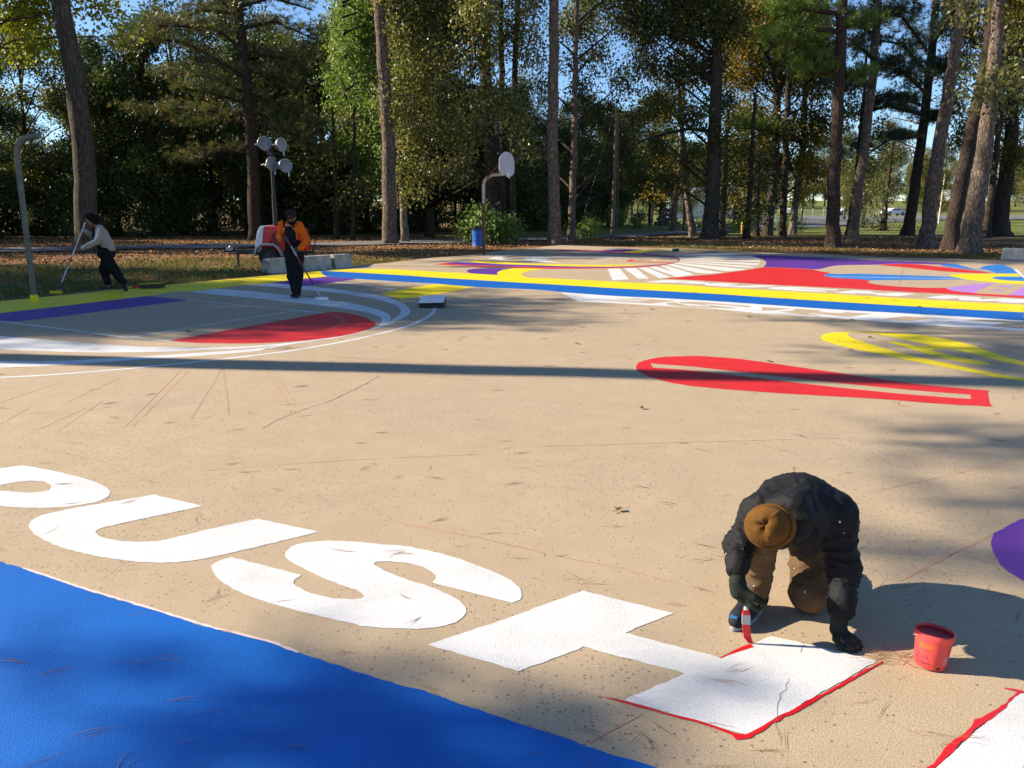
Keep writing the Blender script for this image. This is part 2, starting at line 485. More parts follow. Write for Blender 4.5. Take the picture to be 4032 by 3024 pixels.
# ------------------------------------------------------------------ traced shapes, metres on the ground
PAINT = [
('painted_border','yellow',1,[(-9.335,15.088),(-7.411,18.431),(-6.270,20.201),(-5.121,22.126),(-4.531,20.378),(-5.181,19.324),(-5.383,18.639),(-5.826,18.198),(-6.202,17.376),(-6.489,16.941),(-6.785,16.842),(-7.043,15.987),(-7.469,15.125),(-7.888,14.267),(-8.332,13.426)],[],'yellow border along the left edge of the court'),
('painted_panel','purple',1,[(-8.324,13.412),(-7.879,14.250),(-7.460,15.106),(-7.034,15.967),(-5.986,15.308),(-6.586,14.106),(-7.174,12.940),(-7.540,12.399),(-7.765,12.486)],[],'dark purple strip beside the yellow border'),
('painted_panel','purple',1,[(-5.375,18.609),(-5.173,19.292),(-4.524,20.343),(-3.633,19.686),(-4.004,18.883),(-4.277,18.198),(-4.505,18.000)],[],'purple patch behind the standing painter'),
('painted_line','white',2,[(-7.768,12.533),(-6.251,11.633),(-5.070,10.919),(-4.436,10.666),(-4.454,10.620),(-5.093,10.874),(-6.277,11.590),(-7.793,12.490)],[],None),
('painted_line','white',2,[(-5.112,10.927),(-4.073,12.951),(-3.627,13.743),(-3.584,13.719),(-4.029,12.928),(-5.068,10.904)],[],None),
('painted_line','white',2,[(-5.994,15.329),(-4.747,14.539),(-3.613,13.835),(-3.064,13.460),(-3.093,13.419),(-3.640,13.793),(-4.774,14.496),(-6.021,15.287)],[],None),
('painted_lobe','red',1,[(-4.460,10.661),(-4.005,11.596),(-3.546,12.521),(-3.010,13.600),(-2.789,13.535),(-2.475,13.175),(-2.218,12.731),(-2.074,12.384),(-2.013,12.184),(-2.017,11.864),(-2.062,11.596),(-2.162,11.271),(-2.427,10.889),(-2.711,10.682),(-2.999,10.531),(-3.303,10.462),(-3.623,10.453),(-3.956,10.482),(-4.063,10.498),(-4.234,10.561)],[],'red half moon in front of the free throw line'),
('painted_line','redlight',2,[(-3.056,13.479),(-2.865,13.270),(-2.630,12.817),(-2.528,12.459),(-2.489,12.117),(-2.567,11.614),(-2.636,11.625),(-2.559,12.120),(-2.597,12.445),(-2.694,12.790),(-2.924,13.232),(-3.108,13.432)],[],None),
('painted_arc','white',1,[(-5.269,8.368),(-4.864,8.483),(-4.579,8.620),(-4.186,8.817),(-3.796,9.078),(-3.489,9.282),(-3.059,9.630),(-2.705,9.947),(-2.347,10.405),(-1.972,11.012),(-1.715,11.573),(-1.516,12.128),(-1.394,12.737),(-1.334,13.330),(-1.350,14.068),(-1.430,14.697),(-1.535,14.982),(-1.635,15.284),(-1.802,15.856),(-1.735,15.875),(-1.568,15.304),(-1.469,15.005),(-1.361,14.711),(-1.280,14.073),(-1.264,13.328),(-1.325,12.726),(-1.448,12.109),(-1.650,11.547),(-1.911,10.979),(-2.289,10.365),(-2.653,9.900),(-3.014,9.577),(-3.447,9.226),(-3.757,9.019),(-4.151,8.757),(-4.548,8.557),(-4.840,8.418),(-5.250,8.301)],[],'thin white outer arc'),
('painted_arc','white',1,[(-5.815,9.254),(-5.155,9.240),(-4.710,9.397),(-4.020,9.656),(-3.173,10.052),(-2.824,10.482),(-2.427,10.889),(-2.162,11.271),(-2.149,11.204),(-2.409,10.805),(-2.801,10.394),(-3.117,9.866),(-3.939,9.455),(-4.601,9.171),(-5.017,8.982),(-5.579,8.864)],[],'tapering white arc crossed by the trunk shadow'),
('painted_swoosh','white',1,[(-5.813,18.113),(-5.383,18.639),(-4.505,18.000),(-3.507,17.118),(-2.873,16.456),(-2.397,15.778),(-2.065,15.092),(-1.810,14.335),(-1.690,13.731),(-1.666,13.329),(-1.700,12.803),(-1.789,12.316),(-1.907,11.864),(-2.002,11.560),(-2.149,11.204),(-2.162,11.271),(-2.036,11.548),(-1.910,12.118),(-1.837,12.660),(-1.809,13.251),(-1.830,13.649),(-1.929,14.157),(-2.125,14.704),(-2.442,15.294),(-2.893,15.865),(-3.520,16.551),(-4.289,17.118),(-5.126,17.778)],[],'outer white swoosh curling round the key'),
('painted_swoosh','white',1,[(-6.519,16.817),(-6.202,17.376),(-5.232,16.793),(-4.270,16.043),(-3.375,15.294),(-2.653,14.517),(-2.211,13.814),(-2.025,13.408),(-1.918,13.024),(-1.876,12.660),(-1.892,12.250),(-1.992,11.716),(-1.947,12.118),(-1.981,12.521),(-2.045,12.876),(-2.172,13.175),(-2.499,13.649),(-3.022,14.157),(-3.711,14.761),(-4.571,15.397),(-5.492,16.043),(-6.319,16.623)],[],'white swoosh the standing painter is rolling'),
('painted_arc','white',1,[(-6.912,11.072),(-6.294,10.801),(-5.548,10.525),(-4.839,10.262),(-4.218,10.152),(-3.785,10.135),(-3.237,10.262),(-2.832,10.512),(-2.431,10.910),(-2.424,10.878),(-2.816,10.453),(-3.198,10.135),(-3.725,9.970),(-4.104,9.866),(-4.496,9.811),(-5.036,9.787),(-5.643,9.890),(-6.296,10.052)],[],'broad white arc at the left edge'),
('painted_strip','yellow',1,[(-2.644,16.465),(-1.833,18.113),(-1.680,18.351),(-0.804,17.810),(-1.245,16.771),(-1.782,15.885),(-2.069,15.370),(-2.414,16.098)],[],'yellow strip slanting down from the blue stripe'),
('painted_line','white',2,[(-3.440,18.409),(-2.906,17.864),(-2.348,17.073),(-2.397,17.038),(-2.952,17.826),(-3.482,18.367)],[],None),
('painted_line','white',2,[(-3.984,18.905),(-3.441,18.410),(-3.481,18.366),(-4.024,18.860)],[],None),
('painted_stripe','blue',1,[(-5.078,22.084),(-2.903,20.807),(-1.828,20.007),(-0.835,19.368),(0.476,18.538),(1.038,18.204),(1.956,17.586),(3.487,16.647),(3.948,16.387),(5.054,15.567),(5.906,14.984),(6.667,14.508),(7.397,14.034),(8.385,13.513),(7.798,12.540),(6.927,13.119),(6.221,13.513),(5.488,13.897),(4.698,14.442),(3.662,15.173),(2.800,15.635),(1.942,16.026),(0.956,16.740),(0.442,17.201),(-0.767,17.758),(-1.691,18.482),(-2.382,18.866),(-3.700,19.683),(-4.547,20.450)],[],'blue half court stripe'),
('painted_line','white',2,[(-3.686,19.676),(-2.368,18.842),(-1.678,18.459),(-0.757,17.738),(0.450,17.184),(0.966,16.722),(0.943,16.696),(0.432,17.154),(-0.775,17.708),(-1.698,18.430),(-2.386,18.812),(-3.705,19.647)],[],None),
('painted_stripe','yellow',1,[(-5.106,22.210),(-4.240,22.610),(-3.368,22.610),(-2.676,22.280),(-1.989,21.801),(-1.163,21.293),(-0.334,20.760),(-0.383,21.293),(-0.370,21.749),(-0.251,22.334),(0.030,22.893),(0.585,22.893),(0.549,22.836),(0.935,22.610),(0.534,22.199),(0.310,21.544),(0.232,21.047),(0.275,20.457),(0.366,20.007),(1.120,19.683),(1.860,19.266),(2.629,18.768),(3.787,18.113),(4.258,17.702),(5.214,17.117),(6.411,16.299),(7.390,15.559),(8.206,15.016),(9.023,14.570),(8.398,13.534),(7.409,14.057),(6.678,14.533),(5.915,15.009),(5.063,15.594),(3.955,16.417),(3.493,16.678),(1.960,17.620),(1.040,18.240),(0.477,18.576),(-0.837,19.410),(-1.832,20.051),(-2.910,20.855)],[],'yellow half court stripe with a curled branch'),
('painted_blob','purple',1,[(-1.198,21.932),(-1.183,22.472),(-0.982,22.836),(-0.548,23.067),(0.008,22.922),(-0.251,22.362),(-0.375,21.775),(-0.389,21.293),(-0.338,20.783),(-0.805,21.047),(-1.063,21.343)],[],'purple half round blob touching the yellow stripe'),
('painted_ribbon','purple',1,[(-2.029,24.918),(-1.733,25.507),(-1.080,25.157),(-0.345,24.485),(0.616,24.099),(1.032,23.848),(1.925,23.541),(2.828,23.511),(3.543,23.755),(4.345,24.420),(4.800,25.088),(5.067,25.721),(5.227,26.348),(5.304,27.006),(5.178,27.656),(4.910,28.425),(4.347,29.237),(3.865,29.853),(3.079,30.596),(2.236,31.112),(1.417,31.483),(1.739,31.864),(2.266,31.537),(3.131,31.112),(3.921,30.294),(4.409,29.661),(4.978,28.826),(5.286,27.950),(5.366,27.126),(5.265,26.348),(5.112,25.757),(4.824,25.088),(4.311,24.226),(3.511,23.541),(2.800,23.272),(1.896,23.184),(1.010,23.331),(0.600,23.481),(-0.336,23.786),(-1.276,24.258)],[],'purple ribbon looping round the far circle'),
('painted_ribbon','red',1,[(-2.253,24.485),(-2.026,24.884),(-1.274,24.226),(-0.335,23.724),(0.598,23.421),(1.008,23.302),(1.894,23.154),(2.796,23.242),(3.507,23.511),(4.305,24.194),(4.817,25.054),(5.107,25.721),(5.268,26.348),(5.377,27.166),(5.296,27.993),(4.986,28.871),(4.416,29.709),(3.928,30.344),(3.136,31.164),(2.270,31.591),(1.742,31.919),(1.776,32.537),(2.313,32.197),(3.173,31.537),(3.979,30.749),(4.466,30.048),(5.033,29.145),(5.352,28.164),(5.413,27.206),(5.293,26.348),(5.132,25.721),(4.827,24.952),(4.272,24.004),(3.593,23.331),(2.765,22.980),(1.866,22.808),(0.986,22.779),(0.587,22.951),(-0.327,23.184),(-1.490,23.941),(-2.101,24.355)],[],'red ribbon outlining the far circle'),
('painted_arc','yellow',1,[(-1.361,25.902),(-1.173,26.161),(-0.359,25.507),(0.629,24.650),(0.592,24.683),(1.530,24.485),(2.216,24.258),(3.150,24.258),(3.875,24.420),(3.446,23.879),(2.842,23.632),(1.932,23.632),(1.036,23.941),(0.617,24.162),(-0.348,24.683),(-1.085,25.261)],[],'yellow arc inside the ribbon'),
('painted_blob','purple',1,[(3.330,31.591),(3.876,32.366),(4.364,32.537),(5.161,32.653),(4.579,31.645),(4.111,30.852),(3.727,31.112)],[],'small purple patch near the far edge'),
('painted_blob','yellow',1,[(4.097,30.749),(4.572,31.591),(5.245,32.197),(6.263,32.197),(5.441,31.537),(4.904,31.007),(4.617,29.901),(4.365,30.146)],[],'small yellow patch near the far edge'),
('painted_crescent','white',1,[(0.361,26.927),(0.450,27.656),(0.753,28.078),(1.475,27.950),(2.829,28.078),(4.115,27.656),(2.787,27.656),(1.349,27.573),(1.232,27.328),(1.073,26.615),(1.122,25.976),(1.344,25.436),(1.567,25.088),(1.092,25.261),(0.691,25.721),(0.452,26.235)],[],'white crescent inside the far circle'),
('painted_crescent','white',1,[(-0.799,27.126),(-0.504,28.164),(-0.128,28.691),(0.752,29.518),(0.009,28.513),(-0.285,27.824),(-0.304,27.126),(-0.117,26.235),(0.383,25.976),(0.034,25.976),(-0.373,26.462)],[],'thin white crescent beside the far hoop'),
('painted_line','white',2,[(2.230,24.998),(3.341,27.421),(3.395,27.396),(2.285,24.973)],[],None),
('painted_line','white',2,[(4.051,27.153),(4.304,27.024),(4.491,26.544),(4.504,25.866),(4.444,25.865),(4.432,26.533),(4.255,26.989),(4.024,27.099)],[],None),
('painted_patch','red',1,[(3.504,25.866),(3.919,26.849),(3.719,25.976),(4.062,25.613),(4.876,25.366),(4.769,25.054),(4.023,25.366),(3.574,25.649)],[],'thin red wedge inside the far circle'),
('painted_ray','white',1,[(2.610,22.779),(2.957,22.922),(2.751,19.514),(2.330,19.307)],[],None),
('painted_ray','white',1,[(3.067,22.922),(3.419,23.067),(3.257,19.790),(2.996,19.640)],[],None),
('painted_ray','white',1,[(3.517,23.125),(3.741,23.272),(3.844,20.118),(3.514,19.898)],[],None),
('painted_ray','white',1,[(3.849,23.391),(4.071,23.632),(4.267,20.457),(3.988,20.162)],[],None),
('painted_ray','white',1,[(4.271,24.050),(4.407,24.035),(4.578,20.857),(4.324,20.601),(4.193,20.742)],[],None),
('painted_ray','white',1,[(4.501,24.363),(4.704,24.503),(5.433,21.380),(4.996,21.185),(4.767,21.445)],[],None),
('painted_ray','white',1,[(4.814,24.896),(4.961,25.160),(6.351,22.536),(5.826,22.020),(5.647,21.982)],[],None),
('painted_ray','white',1,[(5.035,25.479),(5.148,25.680),(6.881,23.551),(6.549,23.090)],[],None),
('painted_ray','white',1,[(5.207,25.937),(5.259,26.141),(7.358,24.811),(7.062,24.098)],[],None),
('painted_ray','white',1,[(5.313,26.398),(5.359,26.666),(7.752,26.142),(7.603,25.580)],[],None),
('painted_ray','white',1,[(5.408,26.953),(5.440,27.290),(7.944,27.157),(7.874,26.604)],[],None),
('painted_ray','white',1,[(5.495,27.676),(5.480,27.969),(8.032,28.307),(8.062,27.655)],[],None),
('painted_ray','white',1,[(5.519,28.385),(5.465,28.531),(7.249,29.682),(7.799,29.606),(8.137,28.880)],[],None),
('painted_field','purple',1,[(8.124,28.637),(8.935,28.682),(10.600,27.198),(11.284,26.234),(12.330,25.659),(12.723,25.001),(13.105,24.581),(12.564,24.342),(11.869,24.685),(11.124,24.685),(10.693,24.376),(9.387,24.041),(8.445,22.802),(8.157,22.549),(7.937,22.859),(7.466,23.178),(7.036,23.385),(7.554,24.810),(7.789,25.678),(8.061,27.198),(8.129,28.460)],[],'large dark purple field near the far edge'),
('painted_field','red',1,[(3.564,19.786),(4.913,20.826),(5.692,21.667),(6.375,22.466),(7.019,23.325),(7.447,23.119),(7.918,22.802),(8.106,22.466),(8.098,21.848),(8.206,21.463),(7.917,21.018),(7.751,20.731),(7.640,20.270),(7.768,19.829),(8.099,19.657),(8.319,19.286),(8.152,19.075),(8.018,18.665),(8.026,18.330),(8.267,17.839),(8.677,17.568),(9.175,17.550),(9.058,17.270),(9.004,16.833),(9.211,16.464),(9.633,16.156),(9.881,15.992),(9.662,15.629),(8.846,16.217),(7.950,16.768),(6.885,17.533),(5.575,18.329),(4.587,19.100)],[],'large bright red swoosh'),
('painted_lens','blue2',1,[(7.761,20.755),(7.910,20.994),(8.103,21.189),(8.231,21.033),(8.813,21.161),(9.602,20.783),(10.669,20.251),(10.714,19.950),(10.675,19.612),(9.973,19.437),(9.168,19.394),(8.330,19.308),(8.108,19.679),(7.784,19.872),(7.652,20.293)],[],'blue lens beside the red swoosh'),
('painted_line','white',2,[(7.799,20.457),(7.958,20.332),(9.252,20.030),(10.525,19.803),(10.513,19.734),(9.238,19.961),(7.938,20.265),(7.756,20.401)],[],None),
('painted_wedge','red',1,[(10.634,24.241),(11.093,24.615),(11.836,24.615),(11.983,23.910),(12.176,23.121),(12.279,22.239),(12.322,21.290),(11.900,21.342),(11.393,21.822),(11.056,22.969),(10.875,23.588),(10.660,23.910)],[],'long red wedge in shade'),
('painted_wedge','blue2',1,[(12.390,24.241),(13.087,24.546),(12.808,23.652),(12.526,22.525),(12.338,21.394),(12.356,22.381),(12.292,23.121),(12.252,23.588)],[],'blue wedge beside the red one'),
('painted_wedge','blue2',1,[(12.697,22.671),(13.547,23.910),(14.317,24.410),(14.078,23.748),(13.645,22.730),(12.873,21.212),(12.350,21.264),(12.772,22.439)],[],'blue block at the right'),
('painted_strip','white',1,[(13.610,22.671),(13.724,22.671),(12.551,20.417),(12.201,19.836),(12.418,20.298)],[],None),
('painted_scoop','yellow',1,[(10.859,20.659),(11.142,21.084),(12.831,21.135),(12.414,20.298),(12.196,20.346),(11.881,20.370),(11.549,20.065),(11.394,19.657),(11.443,19.265),(11.741,19.075),(11.292,18.330),(10.905,18.665),(10.754,19.075),(10.695,19.612),(10.670,20.018)],[],'yellow scoop shape at the right'),
('painted_blob','blue2',1,[(11.557,20.065),(11.854,20.322),(12.168,20.298),(12.386,20.251),(12.311,20.018),(11.766,19.117),(11.468,19.308),(11.418,19.679)],[],'blue inset in the yellow scoop'),
('painted_badge','violet',1,[(9.156,17.515),(9.839,18.081),(10.845,18.725),(10.810,18.565),(10.445,18.214),(10.091,17.712),(9.924,17.444),(9.722,17.270),(9.476,16.932),(9.241,16.512),(9.138,16.607),(9.021,16.866),(9.040,17.202)],[],'light violet badge round the letter B'),
('painted_badge','violet',1,[(11.029,17.895),(10.273,16.932),(9.678,16.171),(9.898,16.021)],[],None),
('painted_letter','violet',1,[(10.412,17.803),(10.554,17.988),(10.757,17.839),(10.572,17.586)],[],'violet opening in the letter B'),
('painted_letter','violet',1,[(9.870,17.100),(10.000,17.236),(10.128,17.066),(9.959,16.833)],[],'violet opening in the letter B'),
('painted_letter','white',1,[(2.970,18.862),(3.560,19.406),(3.988,19.241),(4.306,19.000),(4.431,18.668),(4.351,18.478),(4.089,18.422),(3.848,18.554),(3.670,18.745),(3.337,18.706)],[[(3.726,18.941),(3.919,18.901),(4.054,18.764),(3.875,18.687)]],'far white letter P'),
('painted_letter','white',1,[(4.207,18.273),(4.333,18.478),(4.589,18.649),(5.050,18.422),(4.832,18.200),(4.682,18.091),(4.868,18.001),(5.064,18.019),(5.355,18.182),(5.762,18.019),(5.500,17.789),(5.192,17.616),(4.860,17.651),(4.489,17.877),(4.271,18.055)],[],'far white letter U'),
('painted_letter','white',1,[(5.354,17.531),(5.515,17.668),(5.724,17.789),(6.017,17.789),(6.367,17.565),(6.757,17.198),(6.682,17.004),(6.392,17.165),(6.128,17.363),(5.914,17.430),(6.154,17.198),(6.429,16.909),(6.339,16.752),(6.090,16.783),(5.685,17.036),(5.430,17.280)],[],'far white letter S'),
('painted_letter','white',1,[(6.450,16.575),(7.010,17.049),(7.357,16.850),(7.182,16.639),(7.349,16.480),(7.707,16.607),(8.007,16.371),(7.408,15.947),(7.067,16.171),(7.235,16.294),(6.969,16.449),(6.723,16.417)],[],'far white letter H'),
('painted_letter','white',1,[(7.806,15.700),(8.462,16.141),(8.913,15.772),(8.749,15.447),(9.253,15.587),(9.535,15.419),(9.213,14.886),(9.051,14.821),(8.755,15.016),(9.023,15.215),(8.562,15.108),(8.261,15.323),(8.437,15.629),(8.098,15.461)],[],'far white letter M'),
('painted_banner','white',1,[(0.970,16.701),(1.194,15.102),(2.350,14.527),(3.425,13.961),(4.055,13.385),(4.860,12.956),(5.571,12.449),(6.236,11.991),(7.156,11.476),(7.837,12.605),(6.917,13.099),(6.212,13.492),(5.479,13.874),(4.690,14.419),(3.656,15.148),(2.795,15.607),(1.939,15.998),(0.985,16.678)],[[(1.619,15.267),(1.897,15.285),(2.286,15.048),(2.452,15.175),(1.929,15.379),(2.051,15.492),(2.503,15.230),(2.587,15.360),(2.171,15.588),(2.347,15.607),(2.992,15.138),(2.464,14.731),(2.106,14.958)],[(2.736,14.774),(2.977,14.984),(2.960,14.823),(3.083,14.442),(3.430,14.304),(3.476,14.384),(3.262,14.618),(3.028,14.799),(3.006,14.946),(3.203,15.021),(3.531,14.860),(3.830,14.618),(4.120,14.384),(4.157,14.269),(4.044,14.213),(3.813,14.442),(3.445,14.738),(3.418,14.618),(3.671,14.269),(3.855,14.123),(3.758,14.068),(3.230,14.157),(2.919,14.326),(2.753,14.559)],[(4.309,14.232),(4.724,14.019),(4.364,13.765),(4.170,13.749)],[(4.429,13.657),(4.685,13.718),(4.717,13.875),(4.829,13.971),(5.126,13.796),(5.071,13.535),(5.316,13.415),(5.498,13.535),(5.843,13.341),(5.270,12.956),(5.066,13.210),(4.889,13.460),(4.796,13.415),(4.975,13.167),(4.668,13.210),(4.521,13.460)],[(5.703,12.711),(6.209,13.054),(6.600,12.859),(6.055,12.487)]],'white banner with letters left bare'),
('painted_letter','bare',3,[(6.924,11.955),(7.382,12.297),(7.628,12.259),(7.325,11.757)],[],None),
('painted_letter','bare',3,[(6.951,12.618),(7.202,12.644),(7.515,12.526),(7.743,12.449),(7.666,12.322),(7.393,12.347),(7.115,12.487)],[],None),
('painted_teardrop','red',1,[(1.343,8.837),(1.426,9.158),(1.562,9.356),(1.801,9.503),(2.084,9.563),(2.351,9.548),(2.215,9.541),(2.483,9.457),(2.645,9.353),(3.006,9.007),(3.467,8.553),(3.820,8.181),(4.182,7.912),(4.562,7.730),(4.479,7.604),(4.349,7.357),(4.286,7.229),(4.223,7.076),(3.822,7.198),(3.316,7.389),(2.906,7.502),(2.486,7.625),(2.059,7.780),(1.771,7.912),(1.591,8.064),(1.444,8.323),(1.361,8.560)],[[(1.547,9.130),(1.618,9.062),(1.985,8.913),(2.588,8.510),(3.142,8.141),(3.793,7.766),(4.276,7.556),(4.194,7.376),(3.701,7.570),(3.063,7.927),(2.528,8.302),(1.936,8.685),(1.533,8.863)]],'long red teardrop with a bare slot'),
('painted_swirl','yellow',1,[(4.099,10.913),(4.192,11.118),(4.332,11.286),(4.497,11.372),(4.723,11.442),(4.930,11.460),(5.205,11.329),(5.532,11.184),(5.700,10.874),(5.791,10.452),(5.779,9.993),(5.750,9.540),(5.771,9.182),(5.619,8.930),(5.539,9.269),(5.488,9.571),(5.457,9.826),(5.411,9.959),(5.329,10.027),(5.205,10.013),(5.107,9.979),(5.128,9.859),(5.162,9.634),(5.199,9.448),(5.244,9.346),(5.332,9.228),(5.333,9.096),(5.297,9.013),(5.218,8.985),(5.143,9.040),(5.035,9.240),(4.953,9.509),(4.903,9.993),(4.871,10.306),(4.834,10.549),(4.882,10.602),(4.962,10.586),(5.025,10.379),(5.064,10.256),(5.292,10.306),(5.217,10.526),(5.129,10.874),(5.011,11.184),(4.886,11.355),(4.722,11.372),(4.615,11.321),(4.512,10.913),(4.527,10.640),(4.584,10.200),(4.637,9.794),(4.768,9.358),(4.910,9.001),(5.034,8.655),(5.242,8.305),(5.138,8.133),(5.071,8.202),(4.928,8.464),(4.789,8.769),(4.626,9.068),(4.466,9.418),(4.307,9.826),(4.185,10.095),(4.084,10.452),(4.057,10.678)],[],'yellow swirl at the right'),
('painted_band','blue',1,[(-2.777,3.985),(-2.559,3.860),(-2.399,3.780),(-2.193,3.670),(-1.966,3.545),(-1.759,3.443),(-1.500,3.315),(-1.291,3.205),(-0.982,3.073),(-0.819,2.982),(-0.696,2.918),(-0.578,2.854),(-0.427,2.777),(-0.320,2.732),(-0.189,2.654),(-0.114,2.614),(0.039,2.531),(0.169,2.462),(0.271,2.402),(0.363,2.356),(0.465,2.308),(0.648,2.196),(0.195,1.804),(-1.812,1.904),(-3.095,3.522)],[],'broad blue band in the foreground'),
('painted_line','palepink',2,[(-2.397,3.788),(-1.966,3.558),(-1.500,3.327),(-1.290,3.219),(-0.980,3.085),(-0.848,3.007),(-0.855,2.995),(-0.986,3.073),(-1.296,3.206),(-1.506,3.315),(-1.972,3.546),(-2.403,3.776)],[],None),
('painted_letter','white',2,[(-3.762,5.201),(-3.457,5.346),(-3.347,5.411),(-3.238,5.371),(-3.030,5.273),(-2.816,5.155),(-2.663,5.055),(-2.548,4.954),(-2.492,4.882),(-2.467,4.799),(-2.475,4.727),(-2.528,4.669),(-2.614,4.623),(-2.737,4.600),(-2.872,4.600),(-3.025,4.630),(-3.249,4.727)],[[(-3.276,4.975),(-3.192,5.055),(-3.107,5.086),(-3.028,5.077),(-2.950,5.028),(-2.907,4.975),(-2.886,4.911),(-2.917,4.877),(-2.993,4.861),(-3.105,4.882),(-3.186,4.898)]],'foreground white letter P cut by the frame'),
('painted_letter','white',2,[(-2.199,4.828),(-1.824,4.630),(-2.106,4.423),(-2.191,4.354),(-2.247,4.311),(-2.269,4.278),(-2.266,4.235),(-2.240,4.197),(-2.186,4.156),(-2.081,4.116),(-1.978,4.104),(-1.908,4.110),(-1.845,4.134),(-1.673,4.268),(-1.439,4.430),(-1.054,4.239),(-1.317,4.044),(-1.444,3.957),(-1.539,3.895),(-1.639,3.854),(-1.749,3.843),(-1.868,3.854),(-2.024,3.892),(-2.212,3.965),(-2.374,4.050),(-2.535,4.166),(-2.648,4.278),(-2.692,4.344),(-2.712,4.413),(-2.699,4.483),(-2.649,4.537),(-2.491,4.649)],[],'foreground white letter U'),
('painted_letter','white',2,[(-1.151,3.915),(-1.162,3.971),(-1.149,4.044),(-1.090,4.095),(-0.973,4.116),(-0.862,4.107),(-0.762,4.092),(-0.687,4.068),(-0.564,4.044),(-0.439,3.995),(-0.316,3.924),(-0.195,3.833),(-0.102,3.749),(-0.023,3.666),(0.021,3.600),(0.044,3.529),(0.045,3.484),(0.030,3.446),(-0.001,3.419),(-0.105,3.472),(-0.234,3.541),(-0.377,3.617),(-0.362,3.661),(-0.367,3.698),(-0.391,3.736),(-0.429,3.783),(-0.491,3.828),(-0.562,3.849),(-0.632,3.860),(-0.677,3.852),(-0.689,3.825),(-0.642,3.775),(-0.564,3.698),(-0.398,3.588),(-0.307,3.513),(-0.239,3.439),(-0.204,3.374),(-0.197,3.332),(-0.209,3.280),(-0.236,3.240),(-0.283,3.211),(-0.359,3.191),(-0.455,3.186),(-0.553,3.197),(-0.611,3.205),(-0.738,3.254),(-0.880,3.315),(-1.054,3.399),(-1.204,3.488),(-1.333,3.592),(-1.421,3.690),(-1.468,3.766),(-1.482,3.833),(-1.462,3.873),(-1.415,3.906),(-1.011,3.702),(-1.021,3.677),(-1.034,3.653),(-1.026,3.611),(-0.980,3.557),(-0.904,3.503),(-0.812,3.465),(-0.726,3.452),(-0.681,3.461),(-0.669,3.481),(-0.697,3.522),(-0.782,3.580),(-0.912,3.677),(-1.025,3.780),(-1.113,3.860)],[],'foreground white letter S'),
('painted_letter','white',2,[(-0.345,3.058),(-0.045,3.260),(0.328,3.536),(0.704,3.321),(0.470,3.153),(0.824,2.957),(1.073,3.129),(1.431,2.935),(0.788,2.474),(0.405,2.675),(0.657,2.848),(0.291,3.040),(0.026,2.861)],[],'foreground white letter H with wet red edging'),
('painted_edge','redwet',3,[(0.334,2.692),(0.398,2.670),(0.549,2.595),(0.658,2.543),(0.754,2.485),(0.779,2.473),(0.769,2.456),(0.746,2.471),(0.652,2.532),(0.544,2.584),(0.393,2.660),(0.333,2.689)],[],None),
('painted_edge','redwet',3,[(0.743,2.469),(0.789,2.477),(0.890,2.545),(1.044,2.653),(1.156,2.730),(1.275,2.817),(1.445,2.933),(1.449,2.928),(1.282,2.807),(1.163,2.720),(1.053,2.641),(0.896,2.535),(0.799,2.459),(0.747,2.448)],[],None),
('painted_edge','redwet',3,[(0.817,2.956),(0.872,3.003),(0.922,3.036),(0.967,3.064),(0.979,3.041),(0.932,3.019),(0.882,2.990),(0.821,2.951)],[],None),
('painted_letter','white',2,[(1.849,2.721),(1.961,2.677),(1.725,2.309),(1.360,2.015),(1.076,2.076),(1.347,2.309),(1.536,2.466),(1.680,2.579)],[],'white letter corner at the bottom right'),
('painted_edge','redwet',3,[(1.813,2.753),(1.847,2.743),(1.877,2.727),(1.966,2.686),(1.961,2.675),(1.872,2.716),(1.843,2.734),(1.811,2.749)],[],None),
('painted_edge','redwet',3,[(1.872,2.733),(1.734,2.616),(1.670,2.567),(1.621,2.537),(1.545,2.477),(1.468,2.411),(1.381,2.340),(1.300,2.270),(1.286,2.287),(1.371,2.352),(1.452,2.430),(1.536,2.488),(1.605,2.558),(1.662,2.582),(1.727,2.625),(1.867,2.740)],[],None),
('painted_disc','purple2',2,[(3.197,4.605),(2.912,4.443),(2.707,4.292),(2.622,4.226),(2.561,4.150),(2.517,4.077),(2.472,3.977),(2.428,3.844),(2.412,3.736),(2.423,3.634),(2.482,3.490)],[],'purple disc cut by the right edge'),
('chalk_line','chalk',1,[(-3.547,8.745),(-3.093,6.391),(-3.101,6.390),(-3.555,8.743)],[],None),
('chalk_line','chalk',1,[(-3.458,8.745),(-3.027,6.391),(-3.035,6.390),(-3.466,8.743)],[],None),
('chalk_line','chalk',1,[(-3.133,8.802),(-2.882,7.693),(-2.755,7.740),(-2.752,7.733),(-2.889,7.691),(-3.141,8.800)],[],None),
('chalk_line','chalk',1,[(-3.166,8.919),(-2.396,6.824),(-2.283,6.896),(-2.279,6.890),(-2.403,6.820),(-3.173,8.916)],[],None),
('chalk_line','chalk',1,[(-2.883,7.666),(-2.643,6.617),(-2.650,6.616),(-2.890,7.665)],[],None),
('chalk_line','chalk',1,[(-3.038,9.752),(-1.926,7.218),(-1.933,7.215),(-3.045,9.749)],[],None),
('chalk_line','chalk',1,[(-2.945,9.480),(-2.024,7.273),(-2.031,7.270),(-2.951,9.477)],[],None),
('chalk_line','chalk',1,[(-2.782,10.039),(-2.428,9.197),(-2.435,9.194),(-2.789,10.036)],[],None),
('chalk_line','chalk',1,[(-2.248,8.978),(-1.556,7.649),(-1.801,7.432),(-1.806,7.437),(-1.563,7.647),(-2.254,8.975)],[],None),
('chalk_line','chalk',1,[(-3.702,7.312),(-3.572,6.329),(-3.579,6.328),(-3.709,7.311)],[],None),
('chalk_line','chalk',1,[(-4.015,8.313),(-3.997,7.232),(-4.005,7.232),(-4.022,8.312)],[],None),
